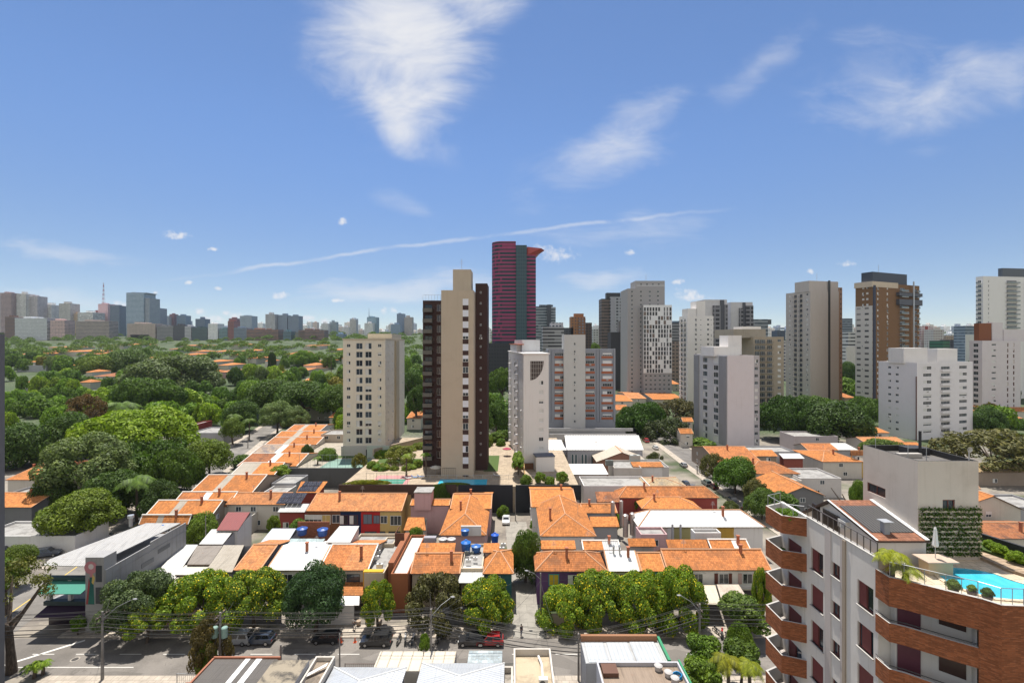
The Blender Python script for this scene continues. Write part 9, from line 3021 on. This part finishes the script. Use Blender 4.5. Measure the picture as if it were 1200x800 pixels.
for px, py, z, s, l in ((744, 541, 6.4, 1.5, "grey rooftop cooling box beside the brown gabled house"), (714, 545, 6.3, 1.1, "dark cooling box on the pale flat building"), (445, 665, 5.7, .5, "white cooling unit on the yellow house terrace, nearest"), (441, 655, 5.7, .45, "second cooling unit on the yellow house terrace"), (443, 648, 5.7, .4, "third cooling unit on the yellow house terrace"),
						(549, 659, 6.0, .4, "white cooling unit on the tank deck"), (557, 656, 6.0, .35, "second white cooling unit on the tank deck"), (547, 649, 6.0, .35, "dark cooling unit at the foot of the tall blue tank"), (553, 649, 6.0, .3, "dark small vent box between the blue tanks"), (588, 645, 2.0, .5, "white cooling unit at the lane side wall"), (590, 640, 2.0, .45, "second cooling unit up the lane side wall")):
	p = PX(px, py, z); rt = root("cooling_unit", l, "cooling unit", p)
	c = (0.12, 0.13, 0.12) if "dark" in l else (0.36, 0.37, 0.34) if "grey" in l else (0.6, 0.59, 0.57)
	mb = MB(); mb.box(p.x - s, p.x + s, p.y - s * .5, p.y + s * .5, p.z, p.z + s * 1.4); mb.build("housing", plain(c, .5), rt)
	mb = MB(); mb.cyl(p.x, p.y, p.z + s * 1.4 + .003, p.z + s * 1.4 + .06, s * .4, s * .38, 12); mb.build("fan", plain((0.08, 0.08, 0.08), .6), rt)

p = PX(88, 772, .022)
mb = MB(); mb.cyl(p.x, p.y, .008, .026, .55, .55, 16); mb.cyl(p.x, p.y, .026, .034, .38, .38, 16, 1)
simple("manhole_cover", "round manhole cover in a pale concrete ring on the asphalt", "manhole cover", mb, [plain((0.30, 0.27, 0.23), .9), plain((0.05, 0.045, 0.04), .7)])

# ------------------------------------------------------------------ people
SKIN, HAIR = plain((0.30, 0.17, 0.11), .6), plain((0.02, 0.015, 0.012), .7)

def person(label, p, top, legs, rz=0.0, hat=None, arm=.15):
	"""one continuous skinned body, mid step; shirt, trousers, shoes and hair as its clothing"""
	rt = root("person", label, "person", p)
	rt.rotation_euler = (0, 0, rz)
	J = [(0, 0, .95, .13), (0, 0, 1.15, .12), (0, 0, 1.38, .15), (0, 0, 1.50, .055), (0, .01, 1.60, .085), (0, 0, 1.72, .07),
		 (-.19, 0, 1.40, .06), (-.25, -arm, 1.15, .045), (-.24, -arm * .4 - .12, .92, .035), (.19, 0, 1.40, .06), (.25, arm, 1.15, .045), (.24, arm - .12, .92, .035),
		 (-.09, 0, .88, .095), (-.10, -.10, .48, .06), (-.10, -.02, .08, .045), (-.10, -.16, .03, .035), (.09, 0, .88, .095), (.10, .08, .48, .06), (.10, .20, .10, .045), (.10, .08, .03, .035)]
	E = [(0, 1), (1, 2), (2, 3), (3, 4), (4, 5), (2, 6), (6, 7), (7, 8), (2, 9), (9, 10), (10, 11), (0, 12), (12, 13), (13, 14), (14, 15), (0, 16), (16, 17), (17, 18), (18, 19)]

	def skin(nm, ids, grow, mat):
		me = bpy.data.meshes.new(nm)
		mp = {j: i for i, j in enumerate(ids)}
		me.from_pydata([J[j][:3] for j in ids], [(mp[a], mp[b]) for a, b in E if a in mp and b in mp], [])
		me.materials.append(mat)
		o = bpy.data.objects.new(nm, me); COL.objects.link(o); o.parent = rt
		o.modifiers.new("skin", 'SKIN'); s = o.modifiers.new("sub", 'SUBSURF'); s.levels = s.render_levels = 2
		for i, j in enumerate(ids):
			me.skin_vertices[0].data[i].radius = (J[j][3] * grow, J[j][3] * grow)
		me.skin_vertices[0].data[0].use_root = True
		return o
	skin("body", list(range(20)), 1.0, SKIN)
	skin("shirt", [0, 1, 2, 6, 7, 9, 10], 1.12, plain(top, .8)); skin("trousers", [0, 12, 13, 14, 16, 17, 18], 1.13, plain(legs, .8))
	mb = MB(); mb.blob((0, .03, 1.70), (.105, .12, .10), 3, 10); mb.build("hat" if hat else "hair", plain(hat, .8) if hat else HAIR, rt, off=(0, 0, 0))
	mb = MB(); mb.blob((-.03, -.085, 1.66), (.012, .01, .01), 1, 6); mb.blob((.03, -.085, 1.66), (.012, .01, .01), 2, 6); mb.build("eyes", DARK, rt, off=(0, 0, 0))
	mb = MB()
	for s, a, b in ((-1, 8, 8), (1, 11, 11)):
		x, y, z, _ = J[a]
		for k in range(4):
			mb.tube([(x, y - .03 + .02 * k, z - .02), (x + .005 * s, y - .035 + .02 * k, z - .075), (x - .01 * s, y - .04 + .02 * k, z - .105 + .008 * abs(k - 1.5))], [.009, .008, .006], 5)
		mb.tube([(x - .01 * s, y - .03, z), (x - .03 * s, y - .06, z - .05)], [.011, .008], 5)
	mb.build("fingers", SKIN, rt, off=(0, 0, 0))

p = PX(347, 739, .14); person("person in pale blue shirt walking on the pavement before the white gate", p, (0.35, 0.42, 0.60), (0.05, 0.055, 0.08), 1.4)
p = PX(611, 745, .02); person("person in a dark shirt crossing the mouth of the lane", p, (0.03, 0.03, 0.04), (0.10, 0.11, 0.16), .4)
p = PX(415, 737, .14); person("person in a white shirt standing by the large pots", p, (0.6, 0.6, 0.58), (0.04, 0.04, 0.05), -.8)
p = PX(904.5, 562, 5.0); person("person in red clothes and pale hat on the white roof terrace", p, (0.45, 0.02, 0.02), (0.40, 0.02, 0.02), .6, hat=(0.6, 0.5, 0.38))

# ------------------------------------------------------------------ wording that sets repeats apart: by what they stand beside
def landmarks():
	out = []
	for o in scene.objects:
		if o.parent is None and o.get('label') and o.get('category') and not o.get('kind') and o.name.split('.')[0] in ('apartment_tower', 'apartment_block', 'house', 'palm_tree', 'tree', 'skyline_tower', 'office_tower', 'church', 'row_house') and len(o['label'].split()) <= 8:
			l = o['label']
			out.append((l, o.location.x, o.location.y, o.location.y))
	return out

LM = landmarks()
pool = {}
for o, base, x, y in AUTO:
	far = o.get('group') == "small distant skyline towers"
	best, bs = None, 1e9
	for l, lx, ly, _ in LM:
		if (ly > 900 or (far and ly > 280 and lx > 20)) != far:
			continue
		s = abs(x / y - lx / ly) * 900 + abs(math.log(y / ly)) * 260
		if s < bs:
			best, bs = (l, lx, ly), s
	l, lx, ly = best
	dx, dy = x / y - lx / ly, y / ly
	if abs(dx) * 900 > abs(math.log(dy)) * 260:
		rel = "right of the" if dx > 0 else "left of the"
	else:
		rel = "behind the" if dy > 1 else "before the"
	words_ = l.split()
	cut = " ".join(words_[:9])
	pool.setdefault((base, rel, cut), []).append((abs(dx) + abs(dy - 1), o))
ORD = ["", "second ", "third ", "fourth ", "fifth ", "sixth ", "seventh ", "eighth ", "ninth ", "tenth "] + ["eleventh ", "twelfth ", "thirteenth ", "fourteenth ", "fifteenth ", "sixteenth ", "seventeenth ", "eighteenth ", "nineteenth ", "twentieth "]
for (base, rel, cut), lot in pool.items():
	lot.sort(key=lambda t: t[0])
	b = base
	for i, (s, o) in enumerate(lot):
		o['label'] = (ORD[min(i, 19)] + b + " " + rel + " " + cut).strip()
